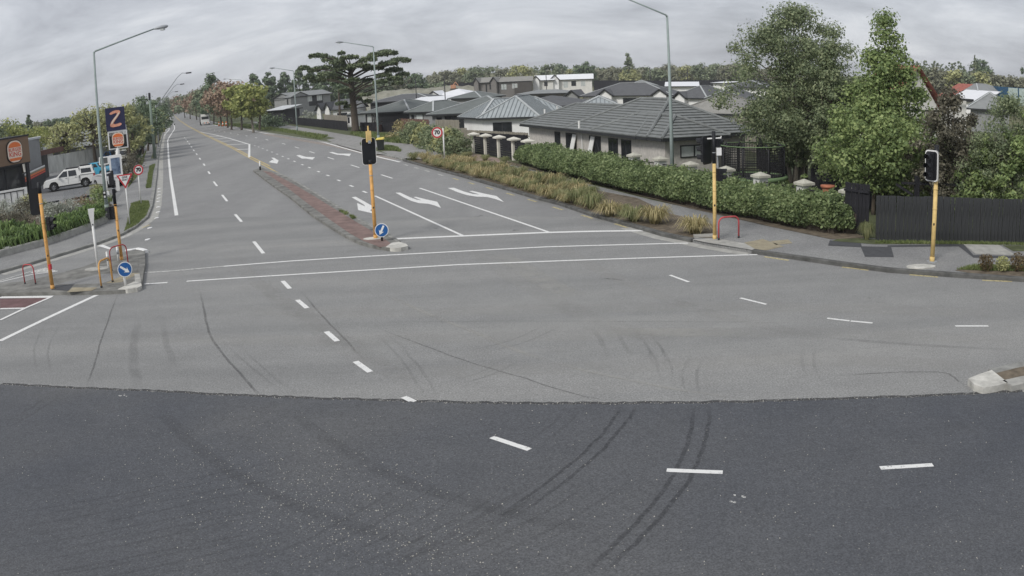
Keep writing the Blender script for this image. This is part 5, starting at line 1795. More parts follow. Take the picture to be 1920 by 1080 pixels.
hip_body(t, 0, LH - 3.0, 0, 7.0, 2.4, 3.92, 11, 0.0, ('front', 'far'))
hip_body(t, 8.8, 20.7, 0.03, 8.2, 2.4, 4.42, 13, 0.02, ('front', 'near', 'far'))
hip_body(t, 13, LH, 0.06, 4.9, 2.4, 3.50, 7, 0.04, ('front', 'near'))
Mw = plane_at(hp(wo_, wo_, 0) - n * .003, -n)
for px0, px1, z0, z1, g in ((1041, 1051, .2, 2.05, 1), (1062, 1080, .75, 2.05, 1), (1106, 1117, .75, 2.05, 1), (1117, 1127, .75, 2.05, 1), (1142, 1159, .75, 2.05, 2), (1166, 1184, .75, 2.05, 2)):
    def along(px):
        lo_, hi_ = 0.0, LH
        for _ in range(40):
            m_ = (lo_ + hi_) / 2
            q = hp(m_, wo_, 1.4)
            if proj(q.x, q.y, 1.4)[0] < px:
                lo_ = m_
            else:
                hi_ = m_
        return lo_
    x0, x1 = along(px0) - wo_, along(px1) - wo_
    if Mw.col[0].to_3d().dot(u) < 0:
        x0, x1 = -x1, -x0
    window(t, Mw, x0, x1, z0, z1, 'glass_dark', 'window_frame', g)
for px0 in (1076, 1110):                                                  # awning sashes standing open
    a_ = along(px0)
    q0 = hp(a_, wo_ - .05, 2.0)
    MB().add([q0, q0 + u * .62, q0 + u * .62 - n * .30 - V(0, 0, 1.15), q0 - n * .30 - V(0, 0, 1.15), q0 - n * .04, q0 + u * .62 - n * .04, q0 + u * .62 - n * .34 - V(0, 0, 1.15), q0 - n * .34 - V(0, 0, 1.15)],
             [(0, 1, 2, 3), (7, 6, 5, 4), (0, 3, 7, 4), (1, 5, 6, 2), (0, 4, 5, 1), (3, 2, 6, 7)]).build('open_sash', 'frame_white', t)
a_ = along(1093)
MB().tube([hp(a_, wo_ - .06, .1), hp(a_, wo_ - .06, 2.3)], .05, 8).build('downpipe', 'frame_white', t)
Me = plane_at(hp(LH - wo_, wo_, 0) + u * .003, u)
sgn = 1 if Me.col[0].to_3d().dot(n) > 0 else -1
x0, x1 = 1.05, 3.0
window(t, Me, *((x0, x1) if sgn > 0 else (-x1, -x0)), 1.2, 1.95, 'glass_light', 'window_frame', 2)
MB().prism([hp(20.3, 5.4, 0), hp(20.3, 6.2, 0), hp(20.36, 6.2, 0), hp(20.36, 5.4, 0)], .1, 2.2).build('pier', 'brick_pale', t)
for px, py, pt_ in ((1086, 237, 226), (1045, 207, 202), (1021.5, 213, 205)):
    q = P(px, py, 2.95 if px > 1080 else 3.2)
    MB().tube([q - V(0, 0, .12 if px > 1080 else .5), q + V(0, 0, .36)], .075, 8).build('vent_pipe', 'white_post', t)

# ---- single-storey houses of the estate
t, pt = house('house', 'white walled house with light corrugated steel hip roof behind the long wooden fence', P(893, 222, 2.4), P(1012, 218, 2.4), 11, 2.4, 4.35, 'plaster_white', 'roof_steel', 'hip', ribs=.42,
              windows=((1.0, 2.9, .55, 1.9, 'glass_dark', 'window_frame', 2), (4.6, 6.6, .6, 1.95, 'glass_light', 'window_frame', 2)))
house('house', 'low white wing with narrow steel roof attached beside the corrugated house', P(858, 219, 2.38), P(900, 221, 2.38), 10.5, 2.38, 4.1, 'plaster_white', 'roof_steel', 'hip', ribs=.42)
for px in (974.5, 980.5):
    q = PD(px, 191, 93)
    z = q.z
    w = thing('roof_ventilator', 'white capped round ventilator, %s of the pair on the corrugated steel roof' % ('west one' if px < 978 else 'east one'), 'ventilator', V(q.x, q.y, z - .4), 'roof ventilators')
    MB().tube([V(q.x, q.y, z - .9), V(q.x, q.y, z + .1)], .16, 10).build('pipe', 'dark_metal', w, True)
    MB().tube([V(q.x, q.y, z + .02), V(q.x, q.y, z + .2), V(q.x, q.y, z + .3)], [.25, .24, .08], 12).build('cap', 'white_post', w, True)
house('house', 'wide grey walled house with dark green-grey hip roof and carport behind the flowering bushes', PD(799, 212.3, 103), PD(958, 212, 98), 11, 2.4, 4.15, 'clad_grey', 'roof_green', 'hip',
      windows=((.6, 1.3, .3, 2.0), (1.7, 4.4, .3, 2.1, 'glass_dark', 'window_frame', 3)))
house('house', 'grey wing with dark green-grey roof farther along beside the red-brown fence', PD(757, 209.5, 112), PD(812, 210, 108), 8, 2.4, 3.6, 'clad_grey', 'roof_green', 'hip', windows=((.4, .9, .4, 2.0), (1.3, 2.6, .3, 2.1, 'glass_light', 'window_frame', 1)))
house('house', 'dark clad house with broad green-grey hip roof behind the cedar trunk', PD(676, 214, 128), PD(768, 206.5, 122), 11, 2.4, 3.9, 'clad_dark', 'roof_green', 'hip', windows=((.4, 1.2, .2, 2.2, 'glass_light', 'frame_white', 1), (1.5, 1.9, .2, 2.2, 'glass_dark', 'frame_white', 1)))
house('house', 'small white house end with one window between the black fence and the cedar', PD(648, 215, 135), PD(666, 215, 134), 4, 2.4, 2.9, 'plaster_white', 'roof_green', 'hip', windows=((.1, .45, 1.1, 2.0),), caps=None, over=.15)
t, pt = house('house', 'dark two-storey townhouse with grey and black cladding and pale upper windows', PD(546, 181.6, 220), PD(624, 174.5, 228), 9, 5.2, 6.4, 'clad_grey', 'roof_grey', 'gable_u',
              windows=((1.3, 3.1, 3.3, 4.9, 'glass_dark', 'window_frame', 2),), caps=None)
cl = [pt(4.9, .44, 2.4), pt(10.4, .44, 2.4), pt(10.4, .52, 2.4), pt(4.9, .52, 2.4)]
MB().prism(cl, 2.3, pt(0, 0, 0).z + 5.15).build('dark_cladding', 'clad_dark', t)
f_ = (pt(0, 0, 0) - pt(0, 1, 0)).normalized()
Mz = plane_at(V(*pt(4.9, .43, 0)), f_)
for x0, x1 in ((.15, 1.9), (3.5, 5.2)):
    sg_ = Mz.col[0].to_3d().dot(pt(1, 0, 0) - pt(0, 0, 0)) > 0
    window(t, Mz, *((x0, x1) if sg_ else (-x1, -x0)), 3.5, 4.85, 'glass_light', 'frame_white', 2)
house('house', 'narrow grey gabled bay at the road end of the dark townhouse', PD(531, 183, 221), PD(545, 183, 219), 7, 5.1, 6.3, 'clad_grey', 'roof_grey', 'gable_u', windows=((.3, .7, .4, 2.2), (.9, 1.4, 3.3, 4.7)), caps=None, over=.2)
house('carport', 'flat pale carport roof beside the dark townhouse', PD(494, 206.5, 182), PD(531, 207.5, 178), 6, 2.9, 3.6, 'clad_dark', 'roof_pale', 'mono', caps=None, cat='carport')
house('house', 'white low house with two steep little gables behind the black fence', PD(617, 206, 176), PD(663, 203, 174), 9, 2.4, 4.3, 'plaster_white', 'roof_dark', 'gable_u',
      windows=((1.0, 3.2, .7, 1.6, 'glass_dark', 'window_frame', 2),), gables=((-3.0, -1.4, .6, 3.9, 'plaster_white'), (-1.1, .6, .8, 4.0, 'plaster_white')), caps=None)
house('house', 'long low house with gleaming white metal roof among dark roofs', PD(742, 197, 152), PD(826, 192.5, 148), 10, 2.4, 3.35, 'plaster_cream', 'roof_white', 'mono', caps=None)
house('house', 'dark purple-grey hip roof behind the gleaming white roof', PD(688, 191.5, 178), PD(812, 187, 172), 11, 2.4, 3.6, 'clad_dark', 'roof_dark', 'hip')
house('house', 'white house with pale metal roof and dark little gable behind the green-grey roofs', PD(808, 181.5, 212), PD(881, 177, 208), 11, 2.4, 3.9, 'plaster_white', 'roof_white', 'hip', gables=((-1.0, 3.0, 1.0, 3.7, 'plaster_white'),), caps=None)
house('house', 'small grey-green hip roof just west of the brown townhouses', PD(838, 183.5, 152), PD(902, 184, 148), 8, 2.4, 3.4, 'clad_grey', 'roof_green', 'hip')
house('house', 'dark wide hip roofed house before the brown townhouse', PD(930, 203, 114), PD(1082, 196, 110), 12, 2.4, 3.6, 'clad_grey', 'roof_dark', 'hip', caps=None)
house('house', 'low grey-green roofed house with shaded windows below the white two-storey block', PD(964, 176.5, 182), PD(1069, 174, 178), 8, 2.6, 3.3, 'clad_brown', 'roof_grey', 'hip', windows=((4.6, 6.2, 1.0, 2.1), (6.7, 8.0, 1.0, 2.1)), caps=None)
house('house', 'brown two-storey townhouse with dark side wall and bright windows', PD(931, 153.5, 256), PD(1000, 151.5, 256), 9, 5.0, 6.4, 'clad_brown', 'roof_tan', 'gable_u',
      windows=((.7, 2.4, 2.6, 4.4, 'glass_light', 'window_frame', 2), (4.0, 5.0, 2.9, 4.5, 'glass_light', 'frame_white', 1)), caps=None)
q0, q1 = PD(964, 155, 255.9), PD(998, 153, 255.9)
t = thing('house', 'dark brown clad wing of the brown townhouse next to the white block', 'house', V(q0.x, q0.y, 0))
MB().prism([q0, q1, q1 + V(0, 4, 0), q0 + V(0, 4, 0)], -1, q1.z).build('wall', 'clad_darkbrown', t)
Mz = plane_at(V(q0.x, q0.y - .03, 0), (0, -1, 0))
window(t, Mz, .1, .9, 3.0, 4.2, 'glass_light', 'frame_white', 1)
house('house', 'narrow brown gabled townhouse at the west end of the pair', PD(893, 154.5, 258), PD(930, 154.5, 256), 9, 5.0, 6.5, 'clad_brown', 'roof_tan', 'gable_u', windows=((2.2, 2.6, 0.5, 4.4), (3.4, 4.2, 2.8, 4.3)), caps=None, gables=((4.4, 6.8, 1.0, 6.5, 'clad_brown'), (-.9, 1.2, 1.0, 6.5, 'clad_brown')))
house('house', 'two-storey white block with gleaming white roof and grey panels, largest of the far houses', PD(1044, 149.5, 262), PD(1113, 147.5, 262), 8, 5.05, 6.6, 'plaster_cream', 'roof_white', 'gable_u',
      windows=((1.4, 2.8, 2.5, 4.5, 'glass_light', 'frame_white', 1), (3.8, 5.2, 3.0, 4.5, 'glass_dark', 'window_frame', 2), (6.6, 8.0, 2.8, 4.5, 'glass_light', 'frame_white', 1)), caps=None, gables=((-2.2, .9, 1.2, 6.6, 'plaster_white'),))
house('house', 'white two-storey gabled block joined to the larger white one', PD(1003, 150.5, 260), PD(1040, 150, 260), 8, 5.0, 6.5, 'plaster_cream', 'roof_white', 'gable_u', windows=((2.2, 3.2, 3.2, 4.5),), caps=None, gables=((-1.0, 1.6, 1.0, 6.4, 'plaster_white'),))
house('house', 'dark roofed terrace with three peaked gables behind the ridge of the tiled house', PD(1086, 177.5, 152), PD(1262, 181, 148), 12, 2.5, 4.6, 'plaster_white', 'roof_dark', 'hip',
      windows=((1.0, 2.6, .6, 1.9), (7.2, 9.6, .9, 2.0)), gables=((-2.7, .2, .8, 3.6, 'clad_grey'), (3.3, 6.3, .9, 3.65, 'plaster_white'), (12.9, 15.9, .9, 3.55, 'plaster_white')))
house('house', 'corrugated steel gable peeping over the tiled ridge', PD(1090, 196, 82), PD(1158, 197, 82), 5, 2.9, 3.65, 'plaster_white', 'roof_steel', 'hip', ribs=.4, caps='ridge_light')
house('house', 'grey roofed house with pale vents behind the three-gabled terrace', PD(1172, 161, 176), PD(1234, 161, 176), 9, 3.9, 5.0, 'clad_grey', 'roof_grey', 'hip')
house('house', 'white roofed long shed behind the street lamp', PD(1246, 163, 175), PD(1312, 160, 175), 8, 3.4, 4.2, 'plaster_white', 'roof_white', 'mono', caps=None)
house('house', 'tan hip roofed house just beyond the tiled roof ridge', PD(1262, 212, 80), PD(1385, 212.5, 77), 9, 2.55, 4.15, 'plaster_white', 'roof_tan', 'hip', windows=(), caps='roof_tan')
house('house', 'dark hip roofed white house with wide low eave beyond the tan roof', PD(1320, 185, 128), PD(1386, 184.7, 126), 10, 2.5, 3.9, 'plaster_white', 'roof_dark', 'hip')
house('house', 'dark gabled roof with pale ridge caps east of the street lamp', PD(1256, 183, 142), PD(1326, 184, 138), 10, 2.3, 4.2, 'plaster_white', 'roof_dark', 'hip', gables=((.8, 3.4, .6, 3.3, 'plaster_white'),))
house('house', 'white walled house with black window and curved dark eave beside the silver leaved tree', PD(1378, 203, 90), PD(1446, 211, 86), 9, 2.6, 3.9, 'plaster_white', 'roof_dark', 'hip', windows=((1.2, 2.1, .7, 2.1),))
house('house', 'white house with slanting parapet far beyond the estate roofs', PD(1331, 153, 200), PD(1362, 157.5, 196), 5, 3.9, 4.2, 'plaster_white', 'roof_white', 'mono', caps=None)
house('house', 'long grey hip roofed house beyond the dark gabled roofs', PD(1360, 163, 170), PD(1440, 164, 168), 10, 3.6, 4.9, 'plaster_white', 'roof_dark', 'hip')
house('house', 'pale single-storey house partly hidden by the silver leaved tree branches', PD(1366, 188, 115), PD(1440, 188, 113), 8, 2.6, 2.75, 'plaster_white', 'roof_dark', 'mono', caps=None)
house('house', 'steep red roofed house with white gable behind the green tree', PD(1667, 203, 72), PD(1776, 208, 77), 5, 3.3, 7.0, 'plaster_cream', 'roof_red', 'gable_n', caps=None, windows=((1.4, 2.4, 1.2, 2.4),))
house('house', 'small lean-to with steep red roof beside the red roofed house', PD(1752, 182, 84), PD(1779, 184, 82), 3, 4.2, 5.6, 'plaster_cream', 'roof_red', 'mono', caps=None)
house('house', 'square hip roofed grey house with white upper wall beyond the blue fence', PD(1781, 168.5, 165), PD(1834, 169, 160), 10, 5.0, 6.3, 'plaster_white', 'roof_grey', 'hip')
house('house', 'white walled house with low pale roof east of the red roof', PD(1775, 190, 150), PD(1845, 187, 148), 12, 3.0, 4.7, 'plaster_white', 'roof_white', 'mono', caps=None)
house('house', 'grey hip roofed house with pale ridge caps peeping over the dark bushes', PD(1812, 207, 105), PD(1900, 203, 105), 12, 2.7, 4.6, 'clad_grey', 'roof_grey', 'hip')
b0, b1, b2 = PD(1834, 176, 175), PD(1872, 178, 165), PD(1935, 180, 160)
t = thing('screen_fence', 'tall blue screen fence behind the far houses', 'fence', V(b1.x, b1.y, 0))
zt_ = zat(b1.x, b1.y, 162)
MB().beam(V(b0.x, b0.y, zt_ / 2 + 1), V(b1.x, b1.y, zt_ / 2 + 1), .15, zt_ - 2).build('panel', 'blue_fence', t)
MB().beam(V(b1.x, b1.y, zt_ / 2 + 1), V(b2.x, b2.y, zt_ / 2 + 1), .15, zt_ - 2).build('panel', 'blue_fence', t)
MB().beam(V(*b1.lerp(b2, .28)[:2], zt_ / 2 + 1) - V(0, .3, 0), V(*b1.lerp(b2, .56)[:2], zt_ / 2 + 1) - V(0, .3, 0), .1, zt_ - 2.2).build('mesh_panel', 'pale_mesh', t)
MB().beam(V(*b1.lerp(b2, .60)[:2], zt_ / 2 + 1) - V(0, .3, 0), V(*b1.lerp(b2, .80)[:2], zt_ / 2 + 1) - V(0, .3, 0), .1, zt_ - 2.2).build('mesh_panel', 'pale_mesh', t)
# dark boundary fence before the far trees, pale soil and a digger on the building site
for k, (x0, y0, x1, y1, d_, h_, lab) in enumerate(((690, 172, 815, 160, 330, 2.2, 'long dark boundary fence before the far trees behind the cedar'), (815, 160, 892, 154, 345, 2.2, 'dark boundary fence before the far trees west of the brown townhouses'),
                                                  (1113, 151, 1250, 151, 330, 2.6, 'dark boundary fence before the far trees east of the white block'), (1250, 151, 1440, 150, 330, 3.0, 'dark boundary fence before the far trees beyond the street lamp'))):
    a_, b_ = PD(x0, y0, d_), PD(x1, y1, d_)
    t = thing('boundary_fence', lab, 'fence', V(a_.x, a_.y, 0), 'dark boundary fences')
    za_ = (a_.z + b_.z) / 2
    MB().beam(V(a_.x, a_.y, a_.z - h_), V(b_.x, b_.y, b_.z - h_), .3, h_ * 2).build('panel', 'fence_black', t)
dp = MB()
rr_ = random.Random(9)
pl_ = PL((690, 176), (730, 172), (780, 167), (840, 162), (892, 160), (892, 168), (780, 180), (700, 184))
site = structure(MB().sheet([PD(x, y, d_) for x, y, d_ in ((680, 176, 420), (760, 170, 420), (892, 160, 420), (900, 172, 190), (800, 180, 190), (690, 190, 190))], .02).build('bare_soil', 'dirt_pile'))
for k, (px, py, d_, w, h) in enumerate(((690, 176, 250, 22, 3.0), (765, 174, 260, 26, 4.4), (845, 166, 280, 22, 4.4))):
    c = PD(px, py, d_)
    mb = MB()
    R_, S_ = 7, 16
    vs_ = []
    for i in range(R_ + 1):
        for j in range(S_):
            rr2 = i / R_
            a = 2 * math.pi * j / S_
            z = h * max(0, math.cos(rr2 * math.pi / 2)) ** .8 * (1 + rr_.uniform(-.12, .12)) - .1
            vs_.append((c.x + math.cos(a) * w * rr2, c.y + math.sin(a) * 6 * rr2, z))
    mb.add(vs_, [(i * S_ + j, (i + 1) * S_ + j, (i + 1) * S_ + (j + 1) % S_, i * S_ + (j + 1) % S_) for i in range(R_) for j in range(S_)])
    structure(mb.build('soil_mound', 'dirt_pile', None, True))
dg_ = PD(850, 163, 262)
t = thing('digger', 'small orange digger on the pale building site before the far trees', 'digger', V(dg_.x, dg_.y, 3))
MB().box(dg_ + V(0, 0, .1), (1.5, 1.6, 1.1)).build('cab', 'digger_orange', t)
MB().box(dg_ + V(.2, 0, -.8), (2.3, 1.8, .6)).build('track', 'rubber', t)
MB().beam(dg_ + V(-.2, 0, .3), dg_ + V(.7, 0, 1.5), .22, .25).build('boom', 'digger_orange', t)
MB().beam(dg_ + V(.7, 0, 1.5), dg_ + V(1.5, 0, .3), .2, .2).build('stick', 'digger_orange', t)

# ---- fences, pillars and walls of the near houses
paling_fence('long dark stained paling fence behind the east footpath', P(1641, 452, .1), P(1935, 456.5, .1) + (P(1935, 456.5, .1) - P(1641, 452, .1)).normalized() * 9, 1.72, 'fence_dark', .16, seed=8, zb=.1)
ga, gb = P(1641, 451, .1), P(1617, 446, .1)
paling_fence('short black panel filling the dark gap between hedge and paling fence', ga + V(.1, .9, 0), gb + V(-.3, 1.2, 0), 2.0, 'fence_black', .16, name='gap_panel', seed=9, zb=.1)  # added panel, its black stands in for the dark gap here
bp0, bp1 = P(1668, 352, .1), P(1830, 352, .1)
t = thing('post_rail_frame', 'black post and rail frame among the trees behind the paling fence', 'frame', bp0)
for px, ty in ((1719, 330), (1750, 328), (1801, 340)):
    q = PD(px, 360, 37)
    MB().box(V(q.x, q.y, zat(q.x, q.y, ty) / 2), (.18, .18, zat(q.x, q.y, ty))).build('post', 'fence_black', t)
qa, qb = PD(1690, 343, 37), PD(1808, 347, 37)
MB().beam(qa, qb, .08, .1).build('rail', 'fence_black', t)
MB().beam(PD(1680, 345, 36.9), PD(1712, 366, 36.9), .08, .1).build('brace', 'fence_black', t)
for k, (px, py) in enumerate(((1189, 288), (1238, 294.5), (1295, 304.5), (1361.5, 313.5), (1426, 325), (1508, 338.5), (1593, 353.5))):
    q = P(px, py, 1.78)
    lab = ('white square pillar with stone cap behind the hedge, first from the far end', 'second white pillar behind the hedge, just before the street lamp', 'third white pillar behind the hedge, just past the street lamp',
           'fourth white pillar, half hidden by the yellow signal pole', 'fifth white pillar before the trampoline net', 'sixth white pillar beside the terracotta pot', 'last white pillar at the end of the hedge by the black gap panel')[k]
    t = thing('pillar', lab, 'pillar', V(q.x, q.y, .1), 'white pillars behind the hedge')
    al = math.atan2(-.94, .34)
    MB().box((q.x, q.y, .85), (.48, .48, 1.5), rz=al).build('shaft', 'pillar_white', t)
    MB().box((q.x, q.y, 1.65), (.66, .66, .10), rz=al).build('cap_slab', 'pillar_cap', t)
    cpm = MB()
    R_ = Matrix.Rotation(al, 3, 'Z')
    cpm.add([V(q.x, q.y, 0) + R_ @ V(x * .33, y * .33, 1.70) for x, y in ((-1, -1), (1, -1), (1, 1), (-1, 1))] + [V(q.x, q.y, 1.86)], [(0, 1, 4), (1, 2, 4), (2, 3, 4), (3, 0, 4)])
    cpm.build('cap_top', 'pillar_cap', t)
    MB().box((q.x - .25, q.y - .1, 1.45), (.02, .05, .06)).build('fitting', 'dark_metal', t)
pq = [P(px, py, 1.78) for px, py in ((1189, 288), (1238, 294.5), (1295, 304.5), (1361.5, 313.5), (1426, 325), (1508, 338.5), (1593, 353.5))]
for k, (a_, b_) in enumerate(zip(pq, pq[1:])):
    t = thing('rail_panel', 'black metal rail panel between white pillars behind the hedge, bay %s from the street end' % ('six', 'five', 'four', 'three', 'two', 'one')[k], 'railing', V(*a_.lerp(b_, .5)[:2], .1), 'rail panels behind the hedge')
    d_ = V(b_.x - a_.x, b_.y - a_.y, 0)
    nb = int(d_.length / .13)
    for z in (.3, 1.42):
        MB().beam(V(a_.x, a_.y, z) + d_.normalized() * .25, V(b_.x, b_.y, z) - d_.normalized() * .25, .05, .05).build('rail', 'dark_metal', t)
    for j in range(2, nb - 1):
        p = V(a_.x, a_.y, 0) + d_ * (j / nb)
        MB().tube([p + V(0, 0, .3), p + V(0, 0, 1.42)], .011, 4, False).build('bar', 'dark_metal', t)
q = P(1552, 347, 1.7)
t = thing('plant_pot', 'terracotta flower pot beside the sixth white pillar', 'pot', V(q.x, q.y, 1.2))
MB().box((q.x, q.y, .65), (.4, .4, 1.2)).build('plinth', 'fence_black', t)
MB().tube([(q.x, q.y, 1.25), (q.x, q.y, 1.62)], [.17, .27], 14).build('body', 'terracotta', t, True)
MB().tube([(q.x, q.y, 1.60), (q.x, q.y, 1.70)], .31, 14).build('rim', 'terracotta', t, True)

# slatted fence with cream pillars at the far end of the hedge
sp = [P(px, py, 1.75) for px, py in ((887.7, 250), (910.6, 252.5), (935.8, 255.5), (963.3, 259), (989.7, 262.5))]
t = thing('slatted_fence', 'black slatted fence between five cream pillars at the far end of the hedge', 'fence', V(*sp[2][:2], .1))
for k, q in enumerate(sp):
    al = math.atan2(-.94, .34)
    pl2 = MB().box((q.x, q.y, .8), (.30, .34, 1.6), rz=al).build('pillar', 'pillar_cream', t)
    cpm = MB().box((q.x, q.y, 1.65), (.80, .80, .1), rz=al)
    R_ = Matrix.Rotation(al, 3, 'Z')
    cpm.add([V(q.x, q.y, 0) + R_ @ V(x * .4, y * .4, 1.70) for x, y in ((-1, -1), (1, -1), (1, 1), (-1, 1))] + [V(q.x, q.y, 1.86)], [(0, 1, 4), (1, 2, 4), (2, 3, 4), (3, 0, 4)])
    cpm.build('cap', 'pillar_cream', pl2)
for a_, b_ in zip(sp, sp[1:]):
    for j in range(8):
        z = .2 + j * .175
        MB().beam(V(a_.x, a_.y, z), V(b_.x, b_.y, z), .03, .15).build('slat', 'fence_black', t)
wf0, wf1 = P(832, 279, .1), P(880, 278, .1)
paling_fence('weathered wooden paling fence holding three black letter boxes', wf0, wf1, 1.85, 'fence_wood', .15, seed=11, zb=.1)
for k, px in enumerate((836.6, 846, 855.6)):
    c = PD(px, 262.5, math.hypot(wf0.x, wf0.y) - .25)
    t = thing('letter_box', 'black letter box on the wooden fence, %s of three' % ('the one beside the speed sign', 'the middle one', 'the one towards the cream pillars')[k], 'letter box', c, 'letter boxes')
    MB().box(c, (.28, .2, .42)).build('box', 'sign_black', t)
    MB().box(c + V(0, -.11, .1), (.2, .02, .04)).build('slot', 'dark_metal', t)
w2 = P(885, 262, .1)
fa, fb = PD(862, 256, 84), PD(992, 256, 74)
paling_fence('tall weathered wooden fence running behind the cream pillars', V(fa.x, fa.y, 0), V(fb.x, fb.y, 0), zat(fa.x, fa.y, 243), 'fence_wood', .16, singles=False, seed=12)
fa, fb = PD(818, 256, 92), PD(863, 256, 88)
paling_fence('higher wooden fence stepping up beside the white wing', V(fa.x, fa.y, 0), V(fb.x, fb.y, 0), zat(fb.x, fb.y, 225), 'fence_wood', .16, singles=False, seed=13)
fa, fb = PD(900, 262, 76), PD(990, 262, 70)
paling_fence('black panel fence between the wooden fence and the cream pillars', V(fa.x, fa.y, 0), V(fb.x, fb.y, 0), zat(fa.x, fa.y, 249), 'fence_black', .2, singles=False, seed=14)
fa, fb = P(532, 231.5), P(652, 246.5)
paling_fence('long black paling fence before the two-storey townhouse', fa, fb, 1.45, 'fence_black', .2, singles=False, seed=15)
fa, fb = P(676, 247), P(746, 249)
paling_fence('low black fence beyond the lamp behind the wheelie bin', fa, fb, 1.3, 'fence_black', .2, singles=False, seed=16)
fa, fb = PD(706, 245, 112), PD(752, 238, 122)
paling_fence('red-brown paling fence behind the lamp and wheelie bin', V(fa.x, fa.y, 0), V(fb.x, fb.y, 0), zat(fb.x, fb.y, 226), 'fence_redbrown', .22, singles=False, seed=17)
fa, fb = PD(680, 232, 122), PD(768, 226, 132)
paling_fence('pale wooden fence before the dark clad house', V(fa.x, fa.y, 0), V(fb.x, fb.y, 0), zat(fb.x, fb.y, 220), 'fence_wood', .22, singles=False, seed=18)
fa, fb = PD(752, 232, 108), PD(805, 232, 100)
paling_fence('dark red fence behind the flowering bushes', V(fa.x, fa.y, 0), V(fb.x, fb.y, 0), zat(fb.x, fb.y, 224), 'fence_redbrown', .22, singles=False, seed=19)
fa, fb = PD(608, 230, 145), PD(652, 232, 128)
paling_fence('low pale wooden fence before the white gabled house', V(fa.x, fa.y, 0), V(fb.x, fb.y, 0), zat(fb.x, fb.y, 217), 'fence_wood', .25, singles=False, seed=20)
fa, fb = PD(1378, 235, 74), PD(1445, 245, 62)
paling_fence('grey-brown wooden fence behind the tiled house and the trampoline', V(fa.x, fa.y, 0), V(fb.x, fb.y, 0), zat(fa.x, fa.y, 217), 'fence_wood', .16, singles=False, seed=21)
fa, fb = PD(1418, 270, 56), PD(1478, 285, 50)
paling_fence('black paling fence sloping away behind the trampoline', V(fa.x, fa.y, 0), V(fb.x, fb.y, 0), zat(fa.x, fa.y, 256), 'fence_black', .16, singles=False, seed=22)
fa, fb = PD(1520, 300, 47), PD(1640, 330, 40)
paling_fence('black fence in the shade behind the silver leaved tree', V(fa.x, fa.y, 0), V(fb.x, fb.y, 0), 1.8, 'fence_black', .16, singles=False, seed=23)

# ---- trampoline with its safety net
c = PD(1412, 322, 46)
t = thing('trampoline', 'round trampoline with tall black safety net behind the pillars', 'trampoline', V(c.x, c.y, .1))
R0 = 1.75
zt_, zm = zat(c.x, c.y, 268), .75
for k in range(8):
    a = 2 * math.pi * k / 8 + .2
    p = V(c.x + math.cos(a) * R0, c.y + math.sin(a) * R0, 0)
    MB().tube([p + V(0, 0, .1), p + V(0, 0, zt_ - .3), p.lerp(V(c.x, c.y, 0), .15) + V(0, 0, zt_)], .045, 6).build('pole', 'dark_metal', t, True)
ringp = lambda z, r: [V(c.x + math.cos(2 * math.pi * k / 32) * r, c.y + math.sin(2 * math.pi * k / 32) * r, z) for k in range(33)]
MB().tube(ringp(zt_ - .1, R0), .024, 6, False).build('top_ring', 'pad_green', t, True)
MB().tube(ringp(zm, R0 + .05), .12, 6, False).build('edge_pad', 'pad_green', t, True)
MB().add([*ringp(zm, R0)[:32]], [tuple(range(32))]).build('jumping_mat', 'net_black', t)
net = MB()
for k in range(72):
    a = 2 * math.pi * k / 72
    x, y = c.x + math.cos(a) * (R0 - .06), c.y + math.sin(a) * (R0 - .06)
    net.beam(V(x, y, zm), V(x, y, zt_ - .15), .026, .026)
for j in range(14):
    z = zm + (zt_ - zm) * j / 14
    net.tube(ringp(z, R0 - .06), .016, 4, False)
net.build('net', 'net_black', t, kind='stuff')

# ------------------------------------------------------------------ restaurant on the west side
fc = P(57, 302.5, 3.0)
fl_ = P(0, 313.5, 3.0)
uf = V(fl_.x - fc.x, fl_.y - fc.y, 0).normalized()
z0_, z1_ = zat(fc.x, fc.y, 302.5), zat(fc.x, fc.y, 254.5)
far = V(fc.x, fc.y, 0) + uf * 14
nf = V(uf.y, -uf.x, 0)
nf = -nf if nf.dot(V(fc.x, fc.y, 0)) > 0 else nf           # towards the camera
t = thing('restaurant', 'flat roofed restaurant with brown timber-look fascia bearing a burger sign', 'building', V(fc.x, fc.y, .1))
cc = lambda a, b_, z=0: V(fc.x, fc.y, z) + uf * a - nf * b_
MB().prism([cc(0, 0), cc(14, 0), cc(14, 9), cc(0, 9)], z0_, z1_).build('fascia', 'fascia_brown', t)
MB().prism([cc(-.06, -.06), cc(14, -.06), cc(14, 9), cc(-.06, 9)], z1_ + .003, z1_ + .14).build('parapet_cap', 'dark_metal', t)
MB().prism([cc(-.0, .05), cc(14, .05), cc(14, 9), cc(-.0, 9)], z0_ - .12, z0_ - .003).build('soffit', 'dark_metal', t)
MB().prism([cc(.55, .8), cc(14, .8), cc(14, 9), cc(.55, 9)], .05, z0_ - .13).build('shopfront', 'window_frame', t)
Mg = plane_at(cc(.55, .8) + nf * .003, nf)
sg = 1 if Mg.col[0].to_3d().dot(uf) > 0 else -1
for k in range(6):
    x0, x1 = .35 + k * 1.9, 1.95 + k * 1.9
    window(t, Mg, *((x0, x1) if sg > 0 else (-x1, -x0)), .35, z0_ - .35, 'glass_dark', 'dark_metal', 1)
for k in range(4):
    MB().box(cc(.25 + k * 3.9, .25, z0_ / 2), (.3, .3, z0_ - .26), rz=math.atan2(uf.y, uf.x)).build('column', 'dark_metal', t)
lc = V(*V(fc.x, fc.y, 0).lerp(V(fl_.x, fl_.y, 0), .5)[:2], 0) + nf * .02
lc.z = zat(lc.x, lc.y, 284)
sgn_ = thing('wall_sign', 'round cornered burger logo sign fixed on the brown restaurant fascia', 'sign', lc)
bk = flat(rrect(1.72, 2.02, .62, 6), plane_at(V(lc.x, lc.y, lc.z) , nf), .1).build('sign_case', 'sign_black', sgn_)
